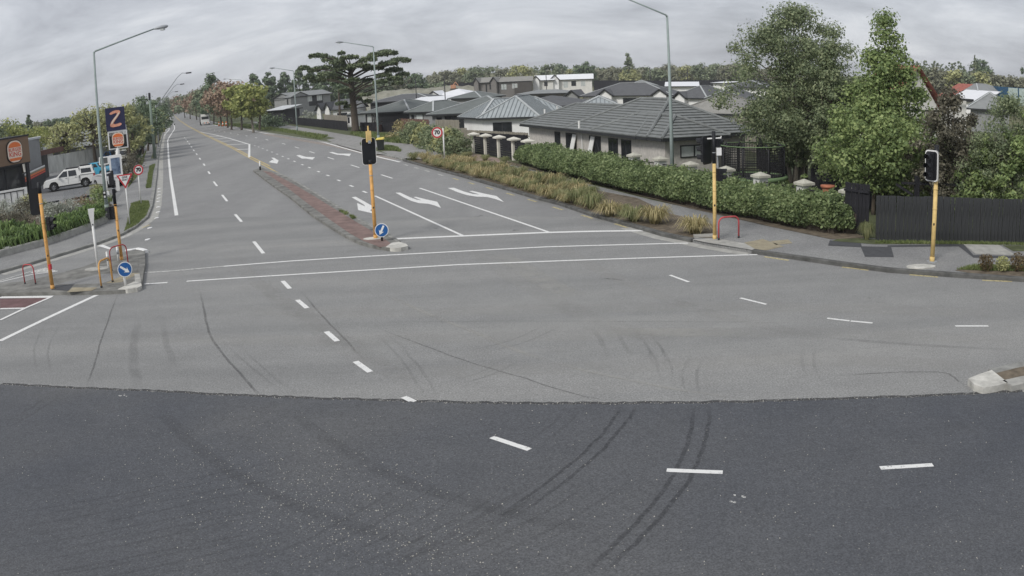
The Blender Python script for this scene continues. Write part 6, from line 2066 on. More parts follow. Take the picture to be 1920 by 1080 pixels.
burger_logo(sgn_, V(lc.x, lc.y, lc.z) + nf * .11, nf, 1.9, .03)
# striped return wall, rear plant box and red canopy of the restaurant
s0, s1 = V(fc.x, fc.y, 0) - nf * .7 + uf * .5, V(*PD(83, 320, 92)[:2], 0)
MB().beam(V(s0.x, s0.y, 1.0), V(s1.x, s1.y, 1.0), .2, 1.9).build('return_wall', 'clad_dark', t)
us = (s1 - s0).normalized()
ns = V(us.y, -us.x, 0)
ns = -ns if ns.dot(V(s0.x, s0.y, 0)) > 0 else ns
for k, (m, z) in enumerate((('logo_red', 1.30), ('logo_orange', 1.52), ('tactile', 1.70), ('white_enamel', 1.86))):
    MB().beam(V(s0.x, s0.y, z) + ns * .115, V(s1.x, s1.y, z) + ns * .115, .02, .17).build('wall_stripe', m, t)
g0, g1 = PD(52, 277, 90), PD(75, 274, 92)
t2 = thing('plant_box', 'grey louvred plant box standing behind the brown fascia', 'plant box', V(g0.x, g0.y, 0))
zt_ = zat(g0.x, g0.y, 264)
gv = V(g1.x, g1.y, 0).normalized() * 3
MB().prism([V(g0.x, g0.y, 0), V(g1.x, g1.y, 0), V(g1.x, g1.y, 0) + gv, V(g0.x, g0.y, 0) + gv], 0, zt_).build('louvre_wall', 'clad_grey', t2)
MB().prism([V(g0.x - .2, g0.y - .2, 0), V(g1.x + .2, g1.y - .2, 0), V(g1.x + .2, g1.y, 0) + gv, V(g0.x - .2, g0.y, 0) + gv], zt_ + .003, zt_ + .2).build('cap', 'roof_pale', t2)
g0, g1 = PD(50, 296, 94), PD(96, 286, 98)
t3 = thing('canopy', 'low canopy with dark red fascia beside the stained white wall', 'canopy', V(g0.x, g0.y, 0))
zt_ = zat(g0.x, g0.y, 288)
MB().prism([V(g0.x, g0.y, 0), V(g1.x, g1.y, 0), V(g1.x, g1.y + 3, 0), V(g0.x, g0.y + 3, 0)], zt_ - .55, zt_).build('fascia', 'fence_redbrown', t3)
MB().prism([V(g0.x + .1, g0.y + .3, 0), V(g1.x - 2.2, g1.y + .8, 0), V(g1.x - 2.2, g1.y + 2.8, 0), V(g0.x + .1, g0.y + 2.8, 0)], 0, zt_ - .553).build('booth', 'dark_metal', t3)
# stained white wall and the grey roof behind it
wa, wb = PD(77, 312, 108), PD(200, 290, 112)
t = thing('boundary_wall', 'white concrete wall with dark run-off stains behind the car park', 'wall', V(wa.x, wa.y, 0))
za_ = zat(wa.x, wa.y, 296)
dW = V(wb.x - wa.x, wb.y - wa.y, 0)
for k in range(3):
    a_, b_ = V(wa.x, wa.y, 0) + dW * (k / 3 + .002), V(wa.x, wa.y, 0) + dW * ((k + 1) / 3 - .002)
    MB().beam(a_ + V(0, 0, za_ / 2), b_ + V(0, 0, za_ / 2), .2, za_).build('panel', 'wall_stained', t)
house('house', 'grey roofed building with dark eave behind the stained white wall', PD(78, 285, 122), PD(206, 268, 124), 13, zat(*PD(140, 278, 122)[:2], 277), zat(*PD(140, 278, 128)[:2], 249), 'clad_grey', 'roof_grey', 'gable_u', caps=None)
house('house', 'low pale roofed building at the end of the stained white wall', PD(76, 284, 116), PD(108, 278, 118), 6, 2.4, 3.3, 'plaster_cream', 'roof_pale', 'gable_u', caps=None)
house('house', 'pale gable peeping between the trees by the grey lamp', PD(184, 238, 150), PD(206, 236, 152), 8, 4.0, 5.2, 'plaster_white', 'roof_grey', 'gable_u', caps=None)
fa, fb = P(238, 300), P(262, 282)
paling_fence('pale wooden fence beside the west footpath behind the pylon', fa, fb, 1.8, 'fence_wood', .2, singles=False, seed=25)


# ================================================================== VEHICLES
def wheel(t, c, ax, r, w=.24):
    ax = V(*ax).normalized()
    ty = MB().tube([c - ax * w / 2, c - ax * w * .42, c + ax * w * .42, c + ax * w / 2], [r * .92, r, r, r * .92], 20).build('tyre', 'rubber', t)
    MB().tube([c - ax * (w / 2 + .012), c + ax * (w / 2 + .012)], r * .6, 14).build('rim', 'rim', ty)
    sp_ = MB()
    up_ = V(0, 0, 1)
    sd_ = ax.cross(up_)
    for s in ((1 if ax.dot(to_cam(c)) > 0 else -1),):
        for k in range(6):
            a = 2 * math.pi * k / 6
            d = up_ * math.cos(a) + sd_ * math.sin(a)
            sp_.beam(c + ax * s * (w / 2 + .016) + d * .05, c + ax * s * (w / 2 + .016) + d * r * .56, .05, .02)
    sp_.build('spokes', 'car_silver', ty, kind='stuff')
    return ty


def car_body(t, o, f, prof, halfw, m, name='body', taper=.08, z_sh=.9, inner=None):
    """Side outline prof (x forward, z up), lofted across with tumblehome above z_sh."""
    f = V(*f).normalized()
    s = V(-f.y, f.x, 0)
    n = len(prof)
    rings = []
    for k in (-1, -.93, .93, 1):
        ring = []
        for x, z in prof:
            w = halfw * (abs(k) if abs(k) < 1 else 1) - max(0, z - z_sh) * taper * 3
            sh = .04 if abs(k) == 1 else 0
            cx = sum(p[0] for p in prof) / n
            cz = sum(p[1] for p in prof) / n
            xx = x + (cx - x) * sh * .35
            zz = z + (cz - z) * sh
            ring.append(o + f * xx + s * (w * (1 if k > 0 else -1)) + V(0, 0, zz))
        rings.append(ring)
    mb = MB()
    vs_ = [p for r in rings for p in r]
    fs = [(i * n + j, i * n + (j + 1) % n, (i + 1) * n + (j + 1) % n, (i + 1) * n + j) for i in range(3) for j in range(n)]
    fs += [tuple(range(n - 1, -1, -1)), tuple(3 * n + j for j in range(n))]
    mb.add(vs_, fs)
    ob = mb.build(name, m, t)
    bm = bmesh.new()
    bm.from_mesh(ob.data)
    bmesh.ops.recalc_face_normals(bm, faces=bm.faces)
    bm.to_mesh(ob.data)
    bm.free()
    return ob


def side_panels(t, o, f, polys, halfw, m, name, taper=.08, z_sh=.9, off=.006, th=.012):
    f = V(*f).normalized()
    s = V(-f.y, f.x, 0)
    for sg in (-1, 1):
        for poly in polys:
            pa = []
            for x, z in poly:
                w = halfw - max(0, z - z_sh) * taper * 3 + off
                pa.append(o + f * x + s * sg * w + V(0, 0, z))
            pb_ = [p - s * sg * th for p in pa]
            n = len(pa)
            MB().add(pa + pb_, [tuple(range(n)), tuple(range(2 * n - 1, n - 1, -1))] + [(i, n + i, n + (i + 1) % n, (i + 1) % n) for i in range(n)]).build(name, m, t)


# white pickup with a canopy on its tray
pw0, pw1 = P(102, 359.5, .09), P(161.5, 350.5, .09)                      # near wheels: front, rear
ff = (pw0 - pw1).normalized()
ss = V(-ff.y, ff.x, 0)
ss = -ss if ss.dot(to_cam(pw0)) < 0 else ss                                 # towards the camera
ctr_ = pw0.lerp(pw1, .5) - ss * .8
wb = (pw0 - pw1).length
t = thing('pickup_truck', 'white double-cab pickup with canopy and dark roof rails, nose towards the restaurant', 'pickup', V(ctr_.x, ctr_.y, .09))
k = wb / 3.2
o = V(ctr_.x, ctr_.y, .09)
pf = [(2.55, .45), (2.6, .78), (2.45, 1.0), (1.35, 1.12), (.55, 1.70), (.3, 1.76), (-1.05, 1.76), (-1.1, 1.86), (-2.35, 1.84), (-2.58, 1.12), (-2.62, .62), (-2.5, .45), (-2.1, .42), (-2.05, .62), (-1.85, .83), (-1.6, .88), (-1.35, .83), (-1.15, .62), (-1.1, .42),
      (1.1, .40), (1.15, .62), (1.35, .83), (1.6, .88), (1.85, .83), (2.05, .62), (2.1, .42)]
pf = [(x * k, z) for x, z in pf]
car_body(t, o, ff, pf, .90, 'car_white', taper=.075, z_sh=1.05)
side_panels(t, o, ff, [[(1.12 * k, 1.16), (.52 * k, 1.62), (.15 * k, 1.64), (.15 * k, 1.14)], [(.03 * k, 1.14), (.03 * k, 1.64), (-.72 * k, 1.64), (-.80 * k, 1.14)], [(-1.25 * k, 1.28), (-1.22 * k, 1.68), (-2.2 * k, 1.66), (-2.28 * k, 1.28)]], .90, 'glass_dark', 'side_window', .075, 1.05)
for sg in (-1, 1):
    for x in (1.6 * k, -1.6 * k):
        wheel(t, o + ff * x + ss * sg * .80 + V(0, 0, .37), ss, .37)
    MB().beam(o + ff * .3 * k + ss * sg * .62 + V(0, 0, 1.80), o - ff * 1.0 * k + ss * sg * .62 + V(0, 0, 1.80), .05, .06).build('roof_rail', 'dark_metal', t)
    MB().beam(o - ff * 1.15 * k + ss * sg * .60 + V(0, 0, 1.90), o - ff * 2.2 * k + ss * sg * .60 + V(0, 0, 1.90), .05, .06).build('roof_rail', 'dark_metal', t)
    MB().box(o + ff * 1.05 * k + ss * sg * 1.0 + V(0, 0, 1.18), (.12, .2, .18), rz=math.atan2(ff.y, ff.x)).build('mirror', 'car_white', t)
    MB().box(o - ff * 2.52 * k + ss * sg * .84 + V(0, 0, .95), (.16, .14, .34), rz=math.atan2(ff.y, ff.x)).build('tail_light', 'lamp_red', t)
    MB().box(o + ff * 2.42 * k + ss * sg * .72 + V(0, 0, .86), (.22, .34, .16), rz=math.atan2(ff.y, ff.x)).build('headlight', 'glass_light', t)
    MB().beam(o + ff * 1.0 * k + ss * sg * .86 + V(0, 0, .36), o - ff * 1.0 * k + ss * sg * .86 + V(0, 0, .36), .14, .06).build('side_step', 'dark_metal', t)
    for x in (.09, -.95):
        MB().beam(o + ff * x * k + ss * sg * .905 + V(0, 0, .5), o + ff * x * k + ss * sg * .905 + V(0, 0, 1.12), .012, .006).build('door_seam', 'dark_metal', t)
    for x in (.2, -.75):
        MB().beam(o + ff * (x + .15) * k + ss * sg * .915 + V(0, 0, 1.02), o + ff * x * k + ss * sg * .915 + V(0, 0, 1.02), .03, .03).build('door_handle', 'dark_metal', t)
for sg in (-1, 1):
    MB().beam(o - ff * 1.07 * k + ss * sg * .885 + V(0, 0, .62), o - ff * 1.07 * k + ss * sg * .885 + V(0, 0, 1.12), .07, .05).build('tray_gap', 'rubber', t)
    MB().beam(o - ff * 1.07 * k + ss * sg * .80 + V(0, 0, 1.12), o - ff * 1.07 * k + ss * sg * .72 + V(0, 0, 1.80), .09, .06).build('tray_gap', 'rubber', t)
    MB().beam(o - ff * 1.12 * k + ss * sg * .900 + V(0, 0, 1.14), o - ff * 2.56 * k + ss * sg * .900 + V(0, 0, 1.12), .02, .035).build('tray_rim', 'dark_metal', t)
wsx = [(1.30 * k, 1.15), (.60 * k, 1.68)]
MB().add([o + ff * wsx[0][0] + ss * .72 + V(0, 0, wsx[0][1] + .03), o + ff * wsx[0][0] - ss * .72 + V(0, 0, wsx[0][1] + .03), o + ff * wsx[1][0] - ss * .62 + V(0, 0, wsx[1][1] + .03), o + ff * wsx[1][0] + ss * .62 + V(0, 0, wsx[1][1] + .03)], [(0, 1, 2, 3)]).build('windscreen', 'glass_dark', t)
MB().box(o + ff * 2.57 * k + V(0, 0, .55), (.14, 1.6, .3), rz=math.atan2(ff.y, ff.x)).build('front_bumper', 'car_white', t)
MB().box(o + ff * 2.56 * k + V(0, 0, .84), (.08, .8, .2), rz=math.atan2(ff.y, ff.x)).build('grille', 'dark_metal', t)
MB().box(o - ff * 2.68 * k + V(0, 0, .55), (.14, 1.6, .18), rz=math.atan2(ff.y, ff.x)).build('rear_bumper', 'galv', t)
MB().box(o - ff * 2.5 * k + V(0, 0, 1.45), (.02, 1.2, .38), rz=math.atan2(ff.y, ff.x)).build('rear_window', 'glass_dark', t)
for x in (1.6, -1.6):
    MB().box(o + ff * x * k + V(0, 0, .45), (.9, 1.5, .5), rz=math.atan2(ff.y, ff.x)).build('wheel_well', 'rubber', t)
MB().box(o + V(0, 0, .38), (4.2, 1.5, .12), rz=math.atan2(ff.y, ff.x)).build('underbody', 'rubber', t)


def hatch(label, c, f, m, ln=4.2, h=1.5, group=None, kind='parked_car', cat='car'):
    f = V(*f).normalized()
    s = V(-f.y, f.x, 0)
    t = thing(kind, label, cat, V(c.x, c.y, c.z), group)
    o = V(c.x, c.y, c.z)
    a = ln / 2
    wx = a * .62
    pf = [(a * .97, .35), (a, .62), (a * .88, .82), (a * .42, .95), (a * .12, h - .06), (-a * .05, h), (-a * .62, h - .04), (-a * .93, .98), (-a, .65), (-a * .97, .35), (-wx - .4, .30), (-wx - .3, .58), (-wx, .70), (-wx + .3, .58), (-wx + .4, .30),
          (wx - .4, .30), (wx - .3, .58), (wx, .70), (wx + .3, .58), (wx + .4, .30)]
    car_body(t, o, f, pf, .85, m, taper=.09, z_sh=.92)
    side_panels(t, o, f, [[(a * .36, .99), (a * .11, h - .14), (-a * .12, h - .10), (-a * .12, .98)], [(-a * .17, .98), (-a * .17, h - .10), (-a * .58, h - .14), (-a * .72, 1.0)]], .85, 'glass_dark', 'side_window', .09, .92)
    for sg in (-1, 1):
        for x in (wx, -wx):
            wheel(t, o + f * x + s * sg * .76 + V(0, 0, .31), s, .31, .2)
        MB().box(o + f * a * .93 + s * sg * .62 + V(0, 0, .70), (.14, .3, .13), rz=math.atan2(f.y, f.x)).build('headlight', 'glass_light', t)
        MB().box(o - f * a * .96 + s * sg * .68 + V(0, 0, .84), (.1, .22, .2), rz=math.atan2(f.y, f.x)).build('tail_light', 'lamp_red', t)
    for x0, z0, x1, z1, w0, w1, nm in ((.42, .97, .13, h - .08, .70, .60, 'windscreen'), (-.91, 1.02, -.63, h - .06, .66, .58, 'rear_window')):
        sgn = 1 if x0 > 0 else -1
        q = [o + f * (x0 * a + .02 * sgn) + s * w0 + V(0, 0, z0 + .02), o + f * (x0 * a + .02 * sgn) - s * w0 + V(0, 0, z0 + .02), o + f * (x1 * a + .02 * sgn) - s * w1 + V(0, 0, z1 + .03), o + f * (x1 * a + .02 * sgn) + s * w1 + V(0, 0, z1 + .03)]
        MB().add(q, [(0, 1, 2, 3)]).build(nm, 'glass_dark', t)
    MB().box(o + f * a * .98 + V(0, 0, .46), (.1, 1.2, .16), rz=math.atan2(f.y, f.x)).build('grille', 'dark_metal', t)
    MB().box(o + V(0, 0, .28), (ln * .8, 1.3, .12), rz=math.atan2(f.y, f.x)).build('underbody', 'rubber', t)
    return t


gcars = 'cars parked at the service yard'
hatch('dark blue hatchback in the service yard behind the lamp and the bare tree', P(192, 310, .09) + V(.3, 3, 0), (.75, -.66, 0), 'car_blue', 4.0, 1.5, gcars)
hatch('white people carrier with dark glass parked beyond the blue hatchback', P(200, 297, .09), (-.9, -.4, 0), 'car_white', 4.7, 1.75, gcars)
hatch('sky blue small car just behind the tail of the white pickup', P(190, 330, .09), (.9, -.44, 0), 'car_sky', 3.8, 1.45, gcars)
hatch('white car half hidden behind the pylon sign post', P(229, 305, .09), (.5, -.86, 0), 'car_white', 4.2, 1.5, gcars)
hatch('silver car at the yard exit beside the poster stand', P(217, 348, .09) + V(-.6, 0, 0), (.8, -.6, 0), 'car_silver', 3.6, 1.15, gcars)
gr = 'cars along the main road'
hatch('dark car parked in the bay on the west kerb', P(309, 239.5), -RD, 'car_dark', 4.3, 1.5, gr)
hatch('silver car parked on the west footpath edge behind the utility pole', P(283, 258, .1), -RD, 'car_silver', 4.2, 1.5, gr)
hatch('distant dark car waiting in the west lane', P(328.5, 214.5), -RD, 'car_dark', 4.4, 1.6, gr)
hatch('distant pale van coming down the west lane', P(317, 214), -RD, 'car_white', 4.8, 1.9, gr)
hatch('distant blue car at the far end of the parking bay', P(312, 219), -RD, 'car_blue', 4.4, 1.6, gr)

# truck coming down the far lane
c = P(385.5, 234.5)
f = -RD
s = V(-f.y, f.x, 0)
t = thing('truck', 'small white flatbed truck with striped bumper in the far traffic lane', 'truck', c)
bx = lambda x0, x1, w, z0, z1, nm, m, par=None: MB().box(c + f * (x0 + x1) / 2 + V(0, 0, (z0 + z1) / 2), (abs(x1 - x0), w, z1 - z0), rz=math.atan2(f.y, f.x)).build(nm, m, par or t)
cab = bx(-2.0, 0, 2.3, .75, 2.35, 'cab', 'car_white')
pf_ = MB().add([c + f * x + s * y + V(0, 0, z) for y in (-1.1, 1.1) for x, z in ((0, 2.353), (-.25, 2.9), (-1.9, 2.9), (-2.0, 2.353))], [(3, 2, 1, 0), (4, 5, 6, 7), (0, 1, 5, 4), (1, 2, 6, 5), (2, 3, 7, 6), (3, 0, 4, 7)])
pf_.build('cab_roof', 'car_white', t)
bx(-.02, .03, 1.95, 1.55, 2.25, 'windscreen', 'glass_dark')
bx(-.05, .12, 2.3, .35, .748, 'front_bumper', 'car_white')
for k in range(4):
    MB().box(c + f * .13 + s * (-.66 + k * .44) + V(0, 0, .6), (.02, .2, .34), rz=math.atan2(f.y, f.x)).build('bumper_stripe', 'cone_orange' if k % 2 else 'sign_black', t)
bx(-7.2, -2.1, 2.4, .9, 1.1, 'deck', 'dark_metal')
bx(-7.1, -2.3, 2.4, 1.102, 2.9, 'load_cage', 'clad_dark')
bx(-1.5, -.6, 1.6, 2.902, 3.3, 'roof_board', 'banner_dark')
for x in (-1.0, -5.8):
    for sg in (-1, 1):
        MB().disc(c + f * x + s * (sg * 1.0) + V(0, 0, .45), .45, s * sg, .25, 16).build('wheel', 'rubber', t)
for sg in (-1, 1):
    MB().box(c + f * -.2 + s * sg * 1.35 + V(0, 0, 2.1), (.1, .25, .5)).build('mirror', 'dark_metal', t)
for k, (px, py) in enumerate(((411, 236.5), (418, 237), (424.5, 236.5))):
    b = P(px, py, .05)
    t = thing('traffic_cone', 'orange road cone on the verge, %s' % ('the one beside the truck', 'middle one of three', 'last of three from the truck')[k], 'traffic cone', b, 'cones on the verge')
    MB().tube([b, b + V(0, 0, 1.1)], [.26, .07], 12).build('cone_body', 'cone_orange', t, True)
    MB().tube([b + V(0, 0, .45), b + V(0, 0, .7)], [.20, .155], 12).build('white_band', 'white_enamel', t, True)
    MB().box(b + V(0, 0, .03), (.6, .6, .06)).build('foot', 'rubber', t)

# ================================================================== PLANTS
# ---- clipped hedge
fl = PL((965, 309), (1006.7, 323), (1053, 334), (1100, 346.5), (1160, 362), (1221.5, 378), (1275, 390.5), (1325, 401.5), (1380, 413), (1439, 425), (1500, 438), (1553, 447.5), (1600, 446.5))
rng = np.random.default_rng(42)
hs = sample_line([(p.x, p.y) for p in fl], .05)
hedge = thing('hedge', 'long clipped green hedge with uneven top along the east footpath', 'hedge', V(*fl[5][:2], .1))
pts = []
tot = len(hs)
bump = [(rng.random() * tot, .10 + .25 * rng.random(), 12 + 25 * rng.random()) for _ in range(34)]
NL = 90000
for k in range(NL):
    i = min(tot - 1, int(tot * rng.random() ** .8)) if False else rng.integers(0, tot)
    p, d = hs[i]
    nn = V(d.y, -d.x, 0)
    nn = -nn if nn.x < 0 else nn                       # away from the footpath
    wv = .10 * math.sin(i * .031) + .08 * math.sin(i * .077 + 1.3) + .05 * math.sin(i * .21)
    endk = min(1.0, (i + 4) / 30, (tot - i + 6) / 26) ** .5
    H = (1.27 + wv * .8) * (.45 + .55 * endk)
    D = 2.0 * endk
    q = rng.random()
    if q < .52:                                           # front face, leaning out at the shoulder
        z = .10 + (H - .05) * rng.random() ** .85
        bulge = .25 * math.sin(math.pi * min(1, z / H)) - .12
        y = -bulge + wv * .9 + abs(rng.normal()) * .12 + (.28 if z < .28 else 0) + max(0, z - H * .78) * .9
    elif q < .93:                                         # top
        y = D * rng.random()
        z = H + .05 * math.sin(i * .35 + y * 6) + rng.normal() * .05 - abs(rng.normal()) * .06 - (.25 * (1 - y / .3) if y < .3 else 0)
    else:
        y = D + rng.normal() * .05
        z = .2 + H * rng.random()
    pts.append((p.x + nn.x * y + rng.normal() * .03, p.y + nn.y * y + rng.normal() * .03, .12 + max(.04, z)))
leaf_obj('foliage', pts, .125, 'leaf_hedge', hedge, 5, .62, up=.35, kind='stuff')
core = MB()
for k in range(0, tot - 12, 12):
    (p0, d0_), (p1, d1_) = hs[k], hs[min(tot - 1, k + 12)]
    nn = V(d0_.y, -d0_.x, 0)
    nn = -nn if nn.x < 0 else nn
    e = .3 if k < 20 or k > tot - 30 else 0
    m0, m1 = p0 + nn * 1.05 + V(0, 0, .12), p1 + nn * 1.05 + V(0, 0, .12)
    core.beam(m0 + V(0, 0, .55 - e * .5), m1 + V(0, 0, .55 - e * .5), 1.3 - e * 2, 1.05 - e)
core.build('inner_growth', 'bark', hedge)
st_ = MB()
for k in range(0, tot, 9):
    p, d = hs[k]
    nn = V(d.y, -d.x, 0)
    nn = -nn if nn.x < 0 else nn
    for _ in range(2):
        b = p + nn * (.25 + .3 * rng.random()) + V(0, 0, .1)
        st_.tube([b, b + V(rng.normal() * .1, rng.normal() * .1, .5)], [.018, .008], 4, False)
st_.build('stems', 'bark', hedge, kind='stuff')

# ---- tussocks in the planted strip
tus = [tuft_mesh('tussock_blades', 300, .58, .60, .016, 60 + k, 'leaf_tussock' if k % 2 else 'leaf_tussock_green') for k in range(6)]
tl_px = [(776, 300, 1.0), (797, 302, 1.05), (803, 306.5, .7), (817, 308, 1.1), (832, 312.5, 1.05)]
line_a = PL((822, 313), (846, 320), (880, 329.5), (915, 338.5), (950, 348), (985, 359), (1020, 370), (1055, 380), (1090, 391), (1120, 400))
line_b = PL((850, 307.5), (880, 314), (910, 320), (940, 327.5), (975, 337), (1010, 347), (1045, 357), (1080, 367.5), (1115, 377))
spots = [(P(x, y, .12), s) for x, y, s in tl_px]
rr_ = random.Random(4)
for ln_, st in ((line_a, .95), (line_b, 1.0)):
    for p, d in sample_line([(q.x, q.y) for q in ln_], st):
        spots.append((V(p.x + rr_.uniform(-.15, .15), p.y + rr_.uniform(-.3, .3), .12), rr_.uniform(.85, 1.2)))
spots += [(P(x, y, .12), s) for x, y, s in ((1143, 405, 1.12), (1189, 415, 1.1), (1229, 419, 1.25), (1166, 404, .9))]
for k, (p, s) in enumerate(spots):
    o = link('tussock_grass', tus[k % 6], None)
    o.location, o.rotation_euler, o.scale = p, (0, 0, rr_.uniform(0, 6)), (s, s, s * rr_.uniform(.85, 1.1))
    tag(o, 'tan and green tussock in the dense planted strip beside the east kerb', 'grass tussock', 'tussocks in the planted strip')
o = link('tussock_grass', tus[1], None)
o.location, o.scale = P(1304, 437.5, .12), (1.2, 1.2, 1.05)
tag(o, 'lone tan tussock beside the yellow signal pole and red hoop rail', 'grass tussock', 'tussocks in the planted strip')
o = link('tussock_grass', tus[2], None)
o.location, o.scale = P(1625, 449, .12), (.55, .55, 1.1)
tag(o, 'dry straw coloured tussock in the gap before the black panel', 'grass tussock')
for k, (px, py, lab) in enumerate(((868, 297, 'small dry brown plant by the wooden fence'), (878, 295, 'dry green-brown tuft before the first cream pillar'), (910, 301, 'reddish dry plant before the slatted fence'), (946, 305, 'green tuft at the far end of the hedge'))):
    o = link('garden_plant', tus[(k * 2) % 6], None)
    o.location, o.scale = P(px, py, .12), (.75, .75, .75)
    tag(o, lab, 'plant')
cv = P(1319, 443, .13)
tag(MB().prism([cv + V(x, y, 0) for x, y in ((-.42, -.2), (.38, -.16), (.42, .2), (-.36, .18))], .11, .19).build('stone_slab', 'concrete'), 'flat pale stone slab lying beside the lone tussock', 'slab')
for k, (px, s) in enumerate(((1848, .30), (1879, .26), (1908, .32))):
    b = P(px, 508, .13)
    r_ = np.random.default_rng(80 + k)
    d = r_.normal(size=(900, 3))
    d /= np.linalg.norm(d, axis=1)[:, None]
    d = d * (r_.random(900) ** .4)[:, None] * np.array([s, s, s * 1.0]) + np.array([b.x, b.y, b.z + s * .95])
    t = thing('small_shrub', 'little round bronze-green shrub in the kerbside bed, %s from the yellow signal pole' % ('first', 'second', 'third')[k], 'shrub', b, 'little shrubs by the kerb')
    leaf_obj('foliage', d, .055, 'leaf_spring' if k == 1 else 'leaf_bronze', t, 4 + k, .6, kind='stuff')
    MB().tube([b, b + V(0, 0, s)], [.03, .01], 5).build('stem', 'bark', t)

# ---- shrub bed on the west corner
wall_ln = [p + V(-.25, .25, 0) for p in bed_line]
bedo = structure(MB().prism([bed_line[0] + wd * 12] + bed_line + PL((212, 392), (190, 383), (120, 392), (60, 400), (0, 408)) + [bed_line[0] + wd * 12 + V(-2, 10, 0)], .05, .30).build('shrub_bed', 'bark_mulch'))
MB().sweep([bed_line[0] + wd * 12] + bed_line, .26, 0, .46).build('bed_wall', 'concrete', bedo)
fx = [tuft_mesh('strap_leaves', 90, .62, .72, .04, 90 + k, 'leaf_flax', .75) for k in range(4)]
sp_ = []
for px, py in ((4, 470), (18, 466), (33, 463), (47, 459), (62, 455), (78, 451), (10, 455), (27, 451), (43, 447), (58, 443), (73, 440), (90, 447), (101, 443), (112, 439), (124, 435), (136, 430), (148, 427), (95, 433), (107, 429), (119, 425), (131, 421), (143, 417),
               (158, 424), (168, 419), (178, 415), (188, 410), (155, 412), (166, 408), (177, 404), (187, 400), (2, 440), (15, 437), (35, 434)):
    sp_.append(P(px, py, .3))
for k, p in enumerate(sp_):
    o = link('strap_leaf_plant', fx[k % 4], None)
    sc_ = rr_.uniform(.85, 1.25)
    o.location, o.rotation_euler, o.scale = p, (0, 0, rr_.uniform(0, 6)), (sc_, sc_, sc_)
    tag(o, 'green strappy leaved plant in the walled bed on the west corner', 'plant', 'strappy plants in the walled bed')


def bush(label, base, w, h, m, n, leaf, group=None, seed=1, name='shrub', cat='shrub', d=None):
    r_ = np.random.default_rng(seed)
    t = thing(name, label, cat, base, group)
    pts, cs, outw = crown_points(r_, base, base.z + .08, base.z + h, w, 'dome', n, max(8, n // 60), .2, .55, (1, (d or w) / w))
    leaf_obj('foliage', pts, leaf, m, t, seed + 3, .55, out=outw, kind='stuff')
    sb = MB()
    for c in cs[::3]:
        sb.tube([base, base.lerp(V(*c), .5) + V(0, 0, .1), V(*c)], [.03, .02, .008], 4, False)
    sb.build('stems', 'bark', t, kind='stuff')
    return t


for k, (px, py, w, h, m, lab) in enumerate(((8, 418, 2.4, 1.5, 'leaf_grey', 'silver grey shrub below the white slatted enclosure'), (30, 412, 2.6, 1.6, 'leaf_grey', 'broad silvery shrub beside the white slatted enclosure'),
                                            (22, 424, 2.6, 1.2, 'leaf_purple', 'dark brownish shrub at the back of the walled bed'), (50, 418, 2.4, 1.3, 'leaf_purple', 'dark shrub left of the leaning orange signal pole'.replace('left of', 'beside')),
                                            (62, 400, 1.9, 1.4, 'leaf_spring', 'olive green shrub behind the leaning orange signal pole'), (98, 414, 2.2, 1.0, 'leaf_grey', 'low grey shrub below the short banner'),
                                            (118, 410, 2.3, 1.0, 'leaf_grey', 'low grey shrub between the banners'), (138, 405, 2.2, .95, 'leaf_grey', 'low grey shrub under the long banner'),
                                            (146, 398, 2.4, .8, 'leaf_rust', 'low rusty brown shrub before the long banner'), (168, 394, 2.2, .9, 'leaf_green', 'bright green shrub at the end of the long banner'),
                                            (188, 388, 2.0, 1.2, 'leaf_green', 'leafy green shrub beside the grey lamp pole'), (184, 372, 1.6, .9, 'leaf_spring', 'yellow-green shrub behind the grey lamp pole'))):
    bush(lab, P(px, py, .25), w, h, m, 1500, .11, 'shrubs in the walled bed', 200 + k)
for k, (px, py, w, h, m, lab) in enumerate(((246, 318, 3.0, 1.7, 'leaf_purple', 'round dark red shrub by the west footpath'), (236, 328, 2.6, 1.4, 'leaf_purple', 'dark low shrub behind the poster stand'), (165, 309, 2.6, 1.4, 'leaf_purple', 'dark shrub at the foot of the pruned tree'),
                                            (247, 300, 2.6, 1.6, 'leaf_conifer', 'dark green shrub beside the pale wooden fence'), (228, 345, 2.6, 1.0, 'leaf_purple', 'low dark red shrub before the give way sign'))):
    bush(lab, P(px, py, .1), w, h, m, 1500, .16, 'shrubs along the west footpath', 230 + k)
# flowering bushes along the drive
fb0, fb1 = P(832, 297, .1), P(756, 268, .1)
for k in range(7):
    p = fb0.lerp(fb1, k / 6)
    bush(('pale flowered leafy bush of the row by the drive, next to the speed sign', 'second pale flowered bush from the speed sign', 'third pale flowered bush from the speed sign', 'fourth bush, the middle one of the flowering row',
          'fifth flowering bush of the row by the drive', 'sixth flowering bush of the row by the drive', 'last flowering bush of the row, next to the cedar')[k], V(p.x + .9, p.y + 1.2, .1), 2.7, 2.05, 'leaf_spring' if k % 3 == 1 else 'leaf_silver', 2600, .2, 'flowering bushes by the drive', 260 + k)
bush('white blossomed bush before the dark two-storey townhouse', V(*PD(577, 215, 168)[:2], 0), 3.6, 2.6, 'leaf_grey', 900, .3, None, 281)
bush('pale brown dry bush at the end of the red-brown fence', V(*P(752, 262)[:2], 0), 3.0, 2.0, 'leaf_tussock', 900, .2, None, 282)

